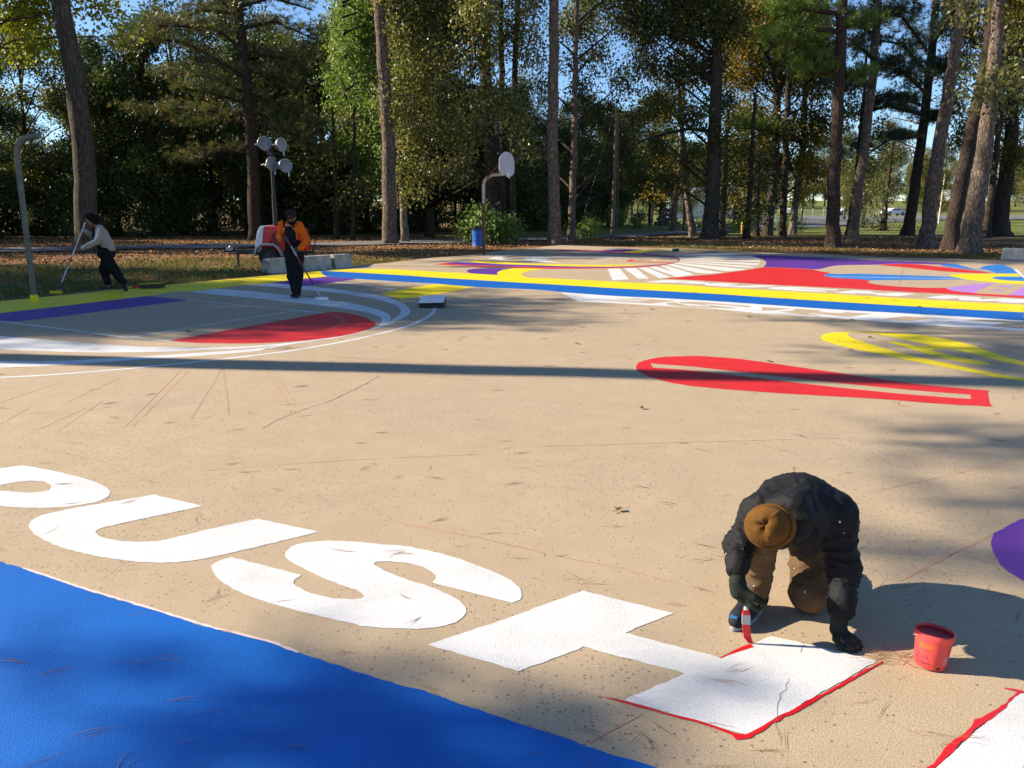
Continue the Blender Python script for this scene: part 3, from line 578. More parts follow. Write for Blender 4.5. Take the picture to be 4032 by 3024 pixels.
('chalk_line','chalk',1,[(-4.501,8.111),(-4.591,7.232),(-4.598,7.233),(-4.508,8.112)],[],None),
('chalk_line','chalk',1,[(-3.204,9.614),(-2.965,9.160),(-2.972,9.157),(-3.210,9.611)],[],None),
('chalk_line','chalk',1,[(-2.485,9.966),(-2.094,9.160),(-2.100,9.157),(-2.492,9.962)],[],None),
('chalk_line','chalk',1,[(-3.716,7.040),(-3.741,6.280),(-3.748,6.280),(-3.723,7.040)],[],None),
('chalk_line','chalk',1,[(-4.225,7.078),(-4.140,6.486),(-4.148,6.485),(-4.233,7.077)],[],None),
('chalk_line','chalk',1,[(1.830,3.637),(2.194,3.913),(2.619,4.229),(2.625,4.222),(2.199,3.906),(1.835,3.630)],[],None),
('chalk_line','chalk',1,[(-0.741,4.427),(-0.209,4.179),(0.268,3.913),(0.541,3.778),(0.788,3.603),(0.784,3.597),(0.537,3.772),(0.265,3.906),(-0.212,4.172),(-0.744,4.420)],[],None),
('chalk_line','chalk',1,[(-3.411,5.804),(-3.121,5.663),(-2.656,5.399),(-2.660,5.393),(-3.124,5.657),(-3.415,5.798)],[],None),
('chalk_line','chalk',1,[(0.253,2.438),(0.332,2.502),(0.465,2.599),(0.469,2.593),(0.337,2.496),(0.257,2.432)],[],None),
('chalk_line','chalk',1,[(-2.075,5.301),(-1.167,5.529),(-0.213,5.675),(-0.212,5.667),(-1.166,5.521),(-2.073,5.293)],[],None),
('chalk_line','chalk',1,[(0.200,5.862),(1.367,5.983),(2.633,6.108),(2.633,6.101),(1.368,5.975),(0.201,5.854)],[],None),
('chalk_line','chalk',1,[(2.288,4.907),(3.593,5.578),(3.596,5.572),(2.291,4.900)],[],None),
('chalk_line','chalk',1,[(0.699,11.567),(0.906,12.434),(1.041,13.295),(1.049,13.294),(0.913,12.433),(0.706,11.565)],[],None),
('chalk_line','chalk',1,[(0.753,11.150),(1.040,12.373),(1.047,12.371),(0.760,11.149)],[],None),
('chalk_line','chalk',1,[(-2.195,9.536),(-0.285,8.972),(-0.287,8.964),(-2.197,9.529)],[],None),
('chalk_line','chalk',1,[(-1.715,8.713),(-0.307,8.191),(-0.310,8.183),(-1.718,8.706)],[],None),
('chalk_line','chalk',1,[(0.126,8.966),(-0.220,8.343),(-2.232,9.682),(-2.228,9.688),(-0.218,8.350),(0.119,8.970)],[],None),
]
COURT_EDGE = [(-9.357,15.125),(-7.434,18.490),(-6.291,20.271),(-5.133,22.210),(-4.485,23.941),(-3.731,25.088),(-3.260,26.161),(-2.556,27.532),(-1.512,28.826),(-0.443,31.537),(0.853,33.541),(1.324,34.609),(2.021,35.814),(2.869,35.268),(3.796,34.480),(6.823,32.944),(7.544,32.186),(9.443,30.334),(11.257,28.907),(12.213,27.767),(14.235,26.835),(15.760,25.735)]
CRACKS = [[(-1.943,6.267),(-2.024,6.123),(-2.127,6.010),(-2.227,5.830),(-2.348,5.688),(-2.391,5.568),(-2.456,5.552),(-2.522,5.406),(-2.593,5.322),(-2.664,5.164),(-2.737,5.086),(-2.789,4.958),(-2.884,4.869),(-2.972,4.775),(-3.083,4.727)],
[(1.182,3.052),(1.160,3.017),(1.145,2.982)],
[(1.050,2.827),(1.017,2.774),(1.006,2.729),(0.969,2.686),(0.939,2.630),(0.898,2.524),(0.892,2.462),(0.879,2.368)],
[(11.390,24.241),(10.355,22.098),(9.160,19.612),(8.286,17.803),(7.707,16.607)],
[(15.174,25.848),(14.080,23.588),(12.958,21.421),(12.042,19.612)],
[(-1.366,8.417),(-1.540,7.648),(-1.644,7.312),(-1.830,6.929),(-1.947,6.583),(-1.992,6.280)]]
HERO = [
('pine_tree','oak',[(-15.76,31.15,0.00),(-15.53,31.15,3.21),(-15.56,31.15,6.39),(-15.78,31.15,8.68)],0.409,0.304,'tall leaning pine behind the woman rolling yellow paint'),  # darker oak bark stands in for the shade on this pine's trunk
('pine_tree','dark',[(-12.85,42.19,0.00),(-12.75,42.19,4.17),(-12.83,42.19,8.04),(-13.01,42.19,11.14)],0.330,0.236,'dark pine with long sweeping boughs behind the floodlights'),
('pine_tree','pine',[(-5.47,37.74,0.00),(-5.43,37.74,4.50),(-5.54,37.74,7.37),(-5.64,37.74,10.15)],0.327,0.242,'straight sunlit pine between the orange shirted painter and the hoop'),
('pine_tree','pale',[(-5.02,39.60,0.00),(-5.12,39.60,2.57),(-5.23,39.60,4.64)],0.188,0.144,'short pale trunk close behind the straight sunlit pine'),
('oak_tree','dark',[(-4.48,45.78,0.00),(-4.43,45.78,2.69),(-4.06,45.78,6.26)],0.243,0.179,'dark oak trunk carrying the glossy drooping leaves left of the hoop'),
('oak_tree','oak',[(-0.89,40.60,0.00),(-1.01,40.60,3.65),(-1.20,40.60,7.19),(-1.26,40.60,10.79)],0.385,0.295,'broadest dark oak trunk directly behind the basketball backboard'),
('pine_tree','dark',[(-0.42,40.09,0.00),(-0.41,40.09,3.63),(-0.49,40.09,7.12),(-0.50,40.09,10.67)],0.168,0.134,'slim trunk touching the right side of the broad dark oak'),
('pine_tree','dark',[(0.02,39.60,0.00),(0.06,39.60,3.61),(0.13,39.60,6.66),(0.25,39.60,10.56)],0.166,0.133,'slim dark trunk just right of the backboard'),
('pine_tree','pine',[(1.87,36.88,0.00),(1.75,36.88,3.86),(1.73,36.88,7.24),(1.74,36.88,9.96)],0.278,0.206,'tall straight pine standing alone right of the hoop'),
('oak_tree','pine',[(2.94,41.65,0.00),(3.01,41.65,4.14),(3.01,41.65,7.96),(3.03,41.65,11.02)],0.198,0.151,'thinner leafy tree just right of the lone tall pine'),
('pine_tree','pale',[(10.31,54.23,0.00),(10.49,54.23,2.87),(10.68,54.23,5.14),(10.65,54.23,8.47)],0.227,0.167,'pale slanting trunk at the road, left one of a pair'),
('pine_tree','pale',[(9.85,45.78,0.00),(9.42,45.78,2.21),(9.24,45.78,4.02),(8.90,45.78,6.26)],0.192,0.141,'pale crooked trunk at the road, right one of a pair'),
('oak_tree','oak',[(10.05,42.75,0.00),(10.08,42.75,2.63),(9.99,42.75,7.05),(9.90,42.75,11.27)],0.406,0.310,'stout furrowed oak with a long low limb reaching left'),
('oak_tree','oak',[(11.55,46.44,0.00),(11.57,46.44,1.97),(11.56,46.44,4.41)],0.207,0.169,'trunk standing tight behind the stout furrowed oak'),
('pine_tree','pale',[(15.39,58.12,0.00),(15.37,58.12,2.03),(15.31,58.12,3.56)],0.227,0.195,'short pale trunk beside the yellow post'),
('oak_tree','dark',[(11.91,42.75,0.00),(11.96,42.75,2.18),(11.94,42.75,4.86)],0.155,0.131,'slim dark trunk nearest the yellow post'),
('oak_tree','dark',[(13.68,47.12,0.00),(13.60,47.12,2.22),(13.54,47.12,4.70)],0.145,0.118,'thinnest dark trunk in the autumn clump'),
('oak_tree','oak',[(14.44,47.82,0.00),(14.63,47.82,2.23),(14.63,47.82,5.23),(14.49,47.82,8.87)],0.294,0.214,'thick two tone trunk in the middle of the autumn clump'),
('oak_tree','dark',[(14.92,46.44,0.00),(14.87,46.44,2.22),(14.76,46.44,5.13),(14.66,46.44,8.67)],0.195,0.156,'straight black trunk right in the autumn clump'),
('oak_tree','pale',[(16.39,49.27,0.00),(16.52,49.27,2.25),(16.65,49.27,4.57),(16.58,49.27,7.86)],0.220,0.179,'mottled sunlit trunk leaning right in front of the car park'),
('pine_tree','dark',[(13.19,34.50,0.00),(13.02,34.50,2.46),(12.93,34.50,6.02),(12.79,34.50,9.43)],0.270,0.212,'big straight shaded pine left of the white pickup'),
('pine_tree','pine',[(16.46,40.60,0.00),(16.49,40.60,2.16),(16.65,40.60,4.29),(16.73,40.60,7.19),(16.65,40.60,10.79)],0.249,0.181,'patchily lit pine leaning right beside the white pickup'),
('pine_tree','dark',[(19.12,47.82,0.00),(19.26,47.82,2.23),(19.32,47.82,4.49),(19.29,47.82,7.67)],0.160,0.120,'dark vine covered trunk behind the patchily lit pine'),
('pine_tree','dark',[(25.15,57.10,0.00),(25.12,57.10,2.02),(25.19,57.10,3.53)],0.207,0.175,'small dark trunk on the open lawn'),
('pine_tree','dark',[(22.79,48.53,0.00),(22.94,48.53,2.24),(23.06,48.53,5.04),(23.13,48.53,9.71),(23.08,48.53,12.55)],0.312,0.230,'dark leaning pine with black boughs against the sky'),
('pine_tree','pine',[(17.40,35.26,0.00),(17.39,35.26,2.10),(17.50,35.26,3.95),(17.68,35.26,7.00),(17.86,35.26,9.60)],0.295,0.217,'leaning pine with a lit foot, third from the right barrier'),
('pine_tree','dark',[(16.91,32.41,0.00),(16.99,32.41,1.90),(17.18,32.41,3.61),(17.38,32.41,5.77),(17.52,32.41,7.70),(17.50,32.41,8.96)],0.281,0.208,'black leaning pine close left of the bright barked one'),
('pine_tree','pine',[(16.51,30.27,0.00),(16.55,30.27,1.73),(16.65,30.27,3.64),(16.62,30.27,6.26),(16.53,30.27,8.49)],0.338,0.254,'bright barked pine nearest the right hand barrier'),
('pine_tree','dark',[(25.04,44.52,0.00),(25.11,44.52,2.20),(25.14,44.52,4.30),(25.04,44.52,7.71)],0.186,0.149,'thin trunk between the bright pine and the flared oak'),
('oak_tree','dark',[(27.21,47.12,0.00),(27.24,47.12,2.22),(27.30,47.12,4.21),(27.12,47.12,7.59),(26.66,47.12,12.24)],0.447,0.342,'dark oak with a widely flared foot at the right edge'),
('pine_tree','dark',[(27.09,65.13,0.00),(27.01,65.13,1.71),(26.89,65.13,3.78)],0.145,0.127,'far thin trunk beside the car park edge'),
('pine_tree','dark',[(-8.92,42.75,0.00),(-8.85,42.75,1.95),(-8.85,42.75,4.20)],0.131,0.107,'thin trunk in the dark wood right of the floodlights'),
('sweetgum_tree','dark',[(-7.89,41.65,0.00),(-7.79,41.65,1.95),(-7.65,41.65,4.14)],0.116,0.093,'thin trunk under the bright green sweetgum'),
]
CROWN_BLOBS = {
'edge_gum':('sungum',[(-19.23,34.00,8.82,1.04,0.85),(-18.06,34.00,8.99,0.85,0.76),(-18.64,34.00,7.91,0.91,0.57),(-18.07,34.00,7.46,0.61,0.34),(-15.41,34.00,8.99,0.53,0.76),(-19.10,34.00,9.81,1.14,0.76),(-17.68,34.00,9.97,1.14,0.76),(-15.26,34.00,8.16,0.28,0.23),(-19.07,34.00,7.32,0.47,0.28)]),
'sweetgum':('gum',[(-8.32,46.00,9.52,1.16,1.54),(-9.20,46.00,8.14,0.77,1.28),(-7.70,46.00,7.91,0.98,1.41),(-8.49,46.00,6.52,1.08,1.28),(-8.75,46.00,10.76,0.77,0.90),(-7.36,46.00,10.65,0.87,1.23),(-7.94,46.00,4.86,1.08,0.98),(-9.16,46.00,5.10,0.72,0.90),(-7.50,46.00,3.18,0.64,0.72),(-8.27,46.00,11.77,1.03,1.03),(-9.46,46.00,6.63,0.46,0.77)]),
'small_gum':('gum',[(-5.53,41.00,3.99,0.32,0.41),(-5.70,41.00,2.60,0.37,0.50),(-5.91,41.00,1.73,0.23,0.32)]),
'glossy_oak':('oak',[(-4.52,38.30,9.16,0.90,1.07),(-3.21,38.30,9.63,1.03,0.86),(-1.82,38.30,9.35,0.96,1.07),(-4.16,38.30,7.65,0.98,1.03),(-2.74,38.30,8.03,0.98,0.96),(-1.23,38.30,7.84,0.81,0.96),(-3.69,38.30,6.21,0.98,0.81),(-2.36,38.30,6.50,0.86,0.75),(-0.63,38.30,6.21,0.77,0.90),(-4.38,38.30,4.74,0.98,0.77),(-3.00,38.30,4.94,0.98,0.77),(-1.76,38.30,4.94,0.64,0.56),(-4.77,38.30,3.25,0.77,0.56),(-3.54,38.30,3.25,0.86,0.56),(-2.30,38.30,3.04,0.56,0.38),(0.18,38.30,5.52,0.64,0.86),(0.60,38.30,4.04,0.47,0.47),(-4.88,38.30,2.13,0.38,0.30),(-0.02,38.30,9.16,0.68,0.73),(0.78,38.30,8.22,0.56,0.81),(-2.08,38.30,3.95,0.51,0.43),(-5.21,38.30,6.50,0.56,0.98),(-5.03,38.30,5.52,0.43,0.64),(-4.19,38.30,2.34,0.34,0.30),(-1.51,38.30,10.28,1.07,0.77),(-4.09,38.30,10.46,1.28,0.77)]),
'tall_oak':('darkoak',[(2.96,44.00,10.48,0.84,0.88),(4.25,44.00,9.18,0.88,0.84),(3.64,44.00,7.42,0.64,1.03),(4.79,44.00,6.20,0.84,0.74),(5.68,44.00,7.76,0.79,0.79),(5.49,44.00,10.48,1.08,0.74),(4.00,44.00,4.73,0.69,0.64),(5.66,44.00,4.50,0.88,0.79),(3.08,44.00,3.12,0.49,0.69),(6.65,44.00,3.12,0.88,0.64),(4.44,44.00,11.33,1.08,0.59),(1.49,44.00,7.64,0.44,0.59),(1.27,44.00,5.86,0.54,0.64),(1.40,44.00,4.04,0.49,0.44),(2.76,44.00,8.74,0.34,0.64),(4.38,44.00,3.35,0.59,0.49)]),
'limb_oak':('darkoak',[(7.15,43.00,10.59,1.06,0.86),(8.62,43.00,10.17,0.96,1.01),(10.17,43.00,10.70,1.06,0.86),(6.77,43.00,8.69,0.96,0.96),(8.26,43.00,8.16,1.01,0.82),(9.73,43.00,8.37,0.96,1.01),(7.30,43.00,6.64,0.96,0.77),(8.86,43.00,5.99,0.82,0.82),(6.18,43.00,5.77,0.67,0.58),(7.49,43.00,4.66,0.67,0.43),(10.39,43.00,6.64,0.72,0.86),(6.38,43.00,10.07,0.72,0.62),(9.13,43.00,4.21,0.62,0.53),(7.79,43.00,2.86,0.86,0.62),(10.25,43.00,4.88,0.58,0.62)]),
'autumn_oak':('autumn',[(12.78,49.00,11.23,1.31,1.15),(14.68,49.00,11.47,1.31,1.15),(16.61,49.00,11.35,0.99,1.26),(13.43,49.00,8.93,1.31,1.15),(15.39,49.00,8.68,1.31,1.15),(17.16,49.00,8.56,0.77,1.20),(13.24,49.00,6.45,1.15,0.93),(15.44,49.00,6.08,1.31,0.93),(17.12,49.00,5.83,0.93,1.15),(14.11,49.00,4.43,0.99,0.88),(16.04,49.00,4.05,1.15,0.82),(14.79,49.00,2.89,0.93,0.55),(13.43,49.00,3.41,0.71,0.66),(17.56,49.00,3.54,0.71,0.71),(12.76,49.00,4.94,0.60,0.55),(14.26,49.00,1.98,0.49,0.38),(12.31,49.00,9.05,0.66,1.09),(16.64,49.00,2.37,0.55,0.44),(12.93,49.00,1.98,0.44,0.55)]),
'orange_oak':('autumn',[(24.40,47.00,10.96,0.84,0.89),(26.44,47.00,11.30,0.73,1.15),(24.22,47.00,9.34,0.58,0.73),(24.29,47.00,7.22,0.63,0.84),(26.94,47.00,8.75,0.73,1.15),(25.64,47.00,5.78,0.84,0.68),(27.22,47.00,6.26,0.73,0.94),(24.13,47.00,5.17,0.58,0.68),(27.32,47.00,4.44,0.94,0.94),(25.71,47.00,4.20,0.68,0.58),(27.67,47.00,7.57,0.79,1.57),(23.70,47.00,8.52,0.47,0.58),(26.00,47.00,9.92,0.63,0.79),(27.08,47.00,10.15,0.68,1.05)]),
}
BOUGHS = {
'sweep':('needle',0.42,[[(-12.88,42.20,10.53),(-14.84,42.20,10.78),(-16.64,42.20,10.22),(-18.03,42.20,9.60)],
[(-12.82,42.20,8.88),(-14.03,42.20,9.87),(-15.35,42.20,9.91),(-16.68,42.20,9.87)],
[(-12.75,42.20,7.62),(-14.14,42.20,8.46),(-15.63,42.20,9.25),(-17.15,42.20,9.50),(-18.20,42.20,8.92)],
[(-12.73,42.20,6.87),(-14.42,42.20,7.72),(-16.17,42.20,8.04),(-17.96,42.20,8.00)],
[(-12.75,42.20,5.91),(-14.98,42.20,6.21),(-17.22,42.20,6.38),(-19.36,42.20,6.29)],
[(-12.65,42.20,5.74),(-14.12,42.20,5.65),(-15.93,42.20,5.65),(-17.50,42.20,5.74)],
[(-12.37,42.20,9.91),(-11.15,42.20,10.12),(-9.21,42.20,9.25)],
[(-12.44,42.20,8.88),(-10.80,42.20,8.46),(-9.28,42.20,7.83)],
[(-12.46,42.20,6.98),(-10.93,42.20,6.23),(-9.18,42.20,5.15)],
[(-12.54,42.20,5.65),(-10.55,42.20,5.00),(-9.46,42.20,4.06)],
[(-12.53,42.20,4.21),(-14.45,42.20,4.34),(-16.08,42.20,3.84),(-16.86,42.20,4.06)],
[(-12.64,42.20,10.84),(-11.51,42.20,11.35),(-9.78,42.20,10.94)],
[(-12.81,42.20,10.33),(-14.13,42.20,11.45),(-15.86,42.20,11.65)],
[(-12.50,42.20,8.04),(-11.30,42.20,7.62),(-10.10,42.20,6.98)],
[(-12.72,42.20,6.44),(-14.26,42.20,6.87),(-15.58,42.20,7.09)],
[(-12.51,42.20,6.12),(-11.42,42.20,5.65),(-10.29,42.20,5.52)]]),
'green':('greenneedle',0.36,[[(12.63,34.50,8.26),(11.52,34.50,8.39),(10.56,34.50,7.92),(10.04,34.50,7.58)],
[(12.69,34.50,7.41),(11.98,34.50,7.15),(11.16,34.50,7.23)],
[(12.75,34.50,6.89),(12.29,34.50,6.75),(11.91,34.50,6.89)],
[(12.61,34.50,8.93),(11.38,34.50,9.10),(10.32,34.50,8.84)],
[(12.87,34.50,6.72),(13.40,34.50,6.55),(13.66,34.50,6.63)],
[(12.78,34.50,8.42),(13.40,34.50,8.59),(13.95,34.50,8.42)],
[(12.70,34.50,7.92),(12.11,34.50,7.78),(11.39,34.50,7.78)]]),
'clump':('greenneedle',0.36,[[(14.67,46.00,5.10),(13.41,46.00,5.53),(12.05,46.00,5.62)],
[(14.42,46.00,5.20),(13.38,46.00,5.93),(12.39,46.00,6.00)]]),
'black':('darkneedle',0.34,[[(19.28,40.80,6.56),(18.11,40.80,6.31),(16.88,40.80,5.98)],
[(19.25,40.80,5.42),(18.05,40.80,4.76),(17.13,40.80,4.05)],
[(19.58,40.80,7.63),(18.39,40.80,7.83),(18.00,40.80,7.46)],
[(19.51,40.80,8.64),(18.27,40.80,9.04),(16.96,40.80,9.34)],
[(19.45,40.80,9.64),(18.15,40.80,10.24),(16.85,40.80,10.44)],
[(19.43,40.80,8.24),(20.30,40.80,8.13),(20.87,40.80,7.83)],
[(19.34,40.80,7.01),(18.29,40.80,6.70),(17.69,40.80,6.23)],
[(19.38,40.80,10.24),(20.25,40.80,10.44),(20.83,40.80,10.04)],
[(19.22,40.80,6.08),(20.13,40.80,5.77),(20.59,40.80,5.52)]]),
'patchy':('darkneedle',0.34,[[(15.77,38.40,9.18),(14.90,38.40,9.55),(14.63,38.40,9.18)],
[(15.82,38.40,8.23),(15.20,38.40,8.42),(14.95,38.40,7.85)],
[(15.74,38.40,9.74),(16.46,38.40,9.93),(17.19,38.40,9.65)],
[(15.85,38.40,7.09),(15.14,38.40,6.80),(14.87,38.40,6.41)],
[(15.83,38.40,7.66),(16.48,38.40,7.66),(16.97,38.40,7.89)]]),
}
LIMBS = [
('limb_oak',[(10.12,43.00,5.22),(8.84,43.00,5.37),(7.47,43.00,5.10),(6.33,43.00,4.75)],0.108,0.048),
('glossy_oak',[(-1.14,38.30,6.69),(-2.15,38.30,6.77),(-2.81,38.30,6.40),(-3.08,38.30,5.82)],0.086,0.032),
('glossy_oak',[(-0.95,38.30,4.54),(-0.33,38.30,4.90),(0.29,38.30,4.74)],0.053,0.021),
('autumn_oak',[(15.17,49.00,8.07),(13.84,49.00,8.56),(12.57,49.00,8.19)],0.109,0.055),
('tall_oak',[(3.20,44.00,7.20),(4.31,44.00,6.53),(5.49,44.00,6.31)],0.061,0.025),
('tall_oak',[(3.19,44.00,8.96),(2.40,44.00,9.61),(1.71,44.00,9.40)],0.061,0.025),
('limb_oak',[(10.00,43.00,8.80),(8.43,43.00,9.44),(7.06,43.00,9.86)],0.084,0.036),
('autumn_oak',[(15.54,49.00,6.58),(16.55,49.00,7.08),(17.65,49.00,6.33)],0.082,0.041),
]
# ------------------------------------------------------------------ the ground
def terrain(x, y):
    """gentle fall beyond the wood, rising again to the far field"""
    x = np.asarray(x, float)
    y = np.asarray(y, float)
    d = np.sqrt((x * .5) ** 2 + y ** 2)
    z = np.interp(d, [0, 58, 110, 200, 300, 520, 1600], [0, 0, -.30, -.75, .9, 3.2, 6.0])
    bump = .025 * np.sin(x * .9 + 1.3 * np.sin(y * .37)) * np.sin(y * .7 + .8 * np.sin(x * .31))
    return z - .05 + bump

gx = np.unique(np.concatenate([np.linspace(-1200, -60, 20), np.linspace(-60, 70, 105), np.linspace(70, 1200, 26)]))
gy = np.unique(np.concatenate([np.linspace(-120, -5, 8), np.linspace(-5, 90, 80), np.linspace(90, 360, 40), np.linspace(360, 2500, 14)]))
GX, GY = np.meshgrid(gx, gy)
gv = np.stack([GX, GY, terrain(GX, GY)], -1).reshape(-1, 3)
nx_, ny_ = len(gx), len(gy)
ii = (np.arange(ny_ - 1)[:, None] * nx_ + np.arange(nx_ - 1)[None, :]).ravel()
gf = np.stack([ii, ii + 1, ii + nx_ + 1, ii + nx_], 1)

def make_ground():
    t = NT('woodland_ground')
    sx = t.node('ShaderNodeSeparateXYZ')
    t.link(t.tc.outputs['Object'], sx.inputs[0])
    n1 = t.noise(.22, 5, .6)
    n2 = t.noise(1.6, 6, .7)
    n3 = t.noise(9, 5, .7)
    n4 = t.noise(45, 4, .7)
    grass = t.ramp(n3, [(.3, (.045, .065, .018)), (.55, (.10, .125, .035)), (.8, (.21, .19, .07))])
    litter = t.ramp(n4, [(.25, (.10, .045, .02)), (.5, (.27, .135, .06)), (.75, (.46, .26, .13))])
    soil = t.ramp(n2, [(.3, (.24, .155, .095)), (.7, (.42, .29, .19))])
    lawn = t.ramp(n3, [(.3, (.10, .13, .03)), (.7, (.20, .22, .06))])
    lawn = t.mix(t.ramp(n1, [(.5, 0), (.68, .6)]), lawn, (.33, .25, .11))
    c = t.mix(t.ramp(n2, [(.44, 0), (.58, 1)]), grass, litter)
    # leaf fall gathers under the trees, grass keeps the sunny sides
    y = sx.outputs[1]
    bank = t.math('MULTIPLY', t.math('GREATER_THAN', y, 25.5), t.math('LESS_THAN', y, 43.0))
    bank = t.math('MULTIPLY', bank, t.ramp(n1, [(.30, .35), (.55, 1.0)]))
    c = t.mix(bank, c, litter)
    c = t.mix(t.ramp(t.noise(.5, 4), [(.58, 0), (.66, .8)]), c, soil)
    m = t.math('MULTIPLY', t.math('SUBTRACT', y, 44.0), .12)
    m2 = t.node('ShaderNodeClamp')
    t.link(m, m2.inputs[0])
    right = t.node('ShaderNodeClamp')
    t.link(t.math('MULTIPLY', t.math('SUBTRACT', sx.outputs[0], -2.0), .2), right.inputs[0])
    c = t.mix(t.math('MULTIPLY', m2.outputs[0], right.outputs[0]), c, lawn)
    t.set(c, .95, spec=.1)
    t.bump(t.math('ADD', n4, n3), .8, .05)
    return t.m
structure('ground', np_mesh('ground', gv, gf, smooth_on=True), make_ground())

# ------------------------------------------------------------------ the court
left_dir = Vector((.47, .883)).normalized()
p0 = Vector(COURT_EDGE[0])
back = p0 - left_dir * 24
outline = [(back.x, back.y)] + COURT_EDGE + [(34, 13.5), (26, -14)]
def slab(name, pts, z0, z1):
    top = flat_poly(name, pts, [], z1)
    n = len(pts)
    vs = [tuple(v.co) for v in top.vertices] + [(x, y, z0) for x, y in pts]
    fs = [tuple(p.vertices) for p in top.polygons]
    area = sum(pts[i][0] * pts[(i + 1) % n][1] - pts[(i + 1) % n][0] * pts[i][1] for i in range(n))
    for i in range(n):
        j = (i + 1) % n
        q = (i, n + i, n + j, j)
        fs.append(q if area > 0 else q[::-1])
    me = bpy.data.meshes.new(name)
    me.from_pydata(vs, [], fs)
    me.update()
    return me
court = structure('basketball_court', slab('basketball_court', outline, -.16, 0.0), CONCRETE, 'sand coloured concrete basketball court half covered in bright painted shapes')

def curve_round(lp, near):
    """rounds the gentle bends of a traced outline, keeps its sharp corners"""
    n = len(lp)
    P = [Vector(p) for p in lp]
    sharp = []
    for i in range(n):
        a = P[i] - P[i - 1]
        b = P[(i + 1) % n] - P[i]
        sharp.append(a.length < 1e-5 or b.length < 1e-5 or abs(a.angle_signed(b)) > R(48))
    out = []
    for i in range(n):
        a, b = P[i], P[(i + 1) % n]
        pa = a - (b - a) if sharp[i] else P[i - 1]
        nb = b + (b - a) if sharp[(i + 1) % n] else P[(i + 2) % n]
        L = (b - a).length
        # keep neighbours comparable so the curve cannot overshoot
        if (a - pa).length > 1e-6:
            pa = a - (a - pa).normalized() * min((a - pa).length, L)
        if (nb - b).length > 1e-6:
            nb = b + (nb - b).normalized() * min((nb - b).length, L)
        k = max(1, min(24, int(L / near)))
        for q in range(k):
            t = q / k
            p = .5 * ((2 * a) + (b - pa) * t + (2 * pa - 5 * a + 4 * b - nb) * t * t + (3 * a - pa - 3 * b + nb) * t ** 3)
            out.append((p.x, p.y))
    return out

for nm, col, lay, outer, holes, lab in PAINT:
    dist = min(p[1] for p in outer)
    near = .03 if dist < 5 else (.12 if dist < 13 else .3)
    jit = .0022 if dist < 5 else .004
    if nm == 'chalk_line':
        near, jit = .06, .003
    o2 = curve_round(outer, near)
    h2 = [curve_round(h, near) for h in holes]
    def rag(lp):
        return [(x + random.gauss(0, jit), y + random.gauss(0, jit)) for x, y in lp]
    me = flat_poly(nm, rag(o2), [rag(h) for h in h2], .0004 + .0007 * lay + random.random() * .0003)
    o = structure(nm, me, PAINTS[col], lab, court)

crack_mat = simple('dark_crack', (.22, .185, .16), .95, spec=.1)
for c in CRACKS:
    L, Rr = [], []
    q = []
    for i in range(len(c) - 1):
        a, b = Vector(c[i]), Vector(c[i + 1])
        k = max(2, int((b - a).length / .06))
        for j in range(k):
            p = a + (b - a) * j / k
            q.append(p + Vector((random.gauss(0, .006), random.gauss(0, .008))))
    w = .0016 if c[0][1] < 8 else .007
    for i, p in enumerate(q):
        d = (q[min(i + 1, len(q) - 1)] - q[max(i - 1, 0)]).normalized()
        n = Vector((-d.y, d.x)) * w * random.uniform(.4, 1.3) * .5
        L.append((p.x + n.x, p.y + n.y))
        Rr.append((p.x - n.x, p.y - n.y))
    m = len(L)
    vs = [(x, y, .0032) for x, y in L + Rr]
    me = bpy.data.meshes.new('crack')
    me.from_pydata(vs, [], [(i, m + i, m + i + 1, i + 1) for i in range(m - 1)])
    structure('crack', me, crack_mat, None, court)

# ------------------------------------------------------------------ road and car park
def strip_mesh(name, near_e, far_e, seg, lift):
    vs, fs = [], []
    def resample(e, n):
        e = [Vector(p) for p in e]
        ds = [0]
        for i in range(1, len(e)):
            ds.append(ds[-1] + (e[i] - e[i - 1]).length)
        out = []
        for k in range(n + 1):
            d = ds[-1] * k / n
            i = max(j for j in range(len(ds)) if ds[j] <= d + 1e-6)
            i = min(i, len(e) - 2)
            out.append(e[i].lerp(e[i + 1], (d - ds[i]) / (ds[i + 1] - ds[i])))
        return out
    A, B = resample(near_e, seg), resample(far_e, seg)
    w = 5
    for a, b in zip(A, B):
        for j in range(w + 1):
            p = a.lerp(b, j / w)
            vs.append((p.x, p.y, float(terrain(p.x, p.y)) + lift))
    for i in range(seg):
        for j in range(w):
            k = i * (w + 1) + j
            fs.append((k, k + w + 1, k + w + 2, k + 1))
    me = bpy.data.meshes.new(name)
    me.from_pydata(vs, [], fs)
    bm = bmesh.new(); bm.from_mesh(me)
    bmesh.ops.recalc_face_normals(bm, faces=bm.faces)
    for f in bm.faces:
        if f.normal.z < 0:
            f.normal_flip()
    bm.to_mesh(me); bm.free()
    return me
asphalt = NT('grey_asphalt')
an = asphalt.noise(.8, 6, .65)
ag = asphalt.noise(60, 3, .7)
asphalt.set(asphalt.mix(.4, asphalt.ramp(an, [(.3, (.13, .125, .125)), (.7, (.21, .20, .20))]), asphalt.ramp(ag, [(.3, (.09, .09, .09)), (.7, (.26, .25, .25))])), .9, spec=.2)
asphalt.bump(ag, .4, .01)
structure('road', strip_mesh('road', [(-60, 20.5), (-30, 27.5), (-18.6, 31.0), (-14.8, 32.9), (-8.4, 35.2), (.2, 40.2), (5.5, 44.6), (11.3, 51.2), (16.8, 57.6)],
                             [(-60, 24), (-30, 31), (-19.7, 34.3), (-16.2, 36.2), (-9.1, 38.2), (.2, 43.4), (5.8, 48.2), (11.2, 55.6), (15.2, 61.2)], 60, .05), asphalt.m)
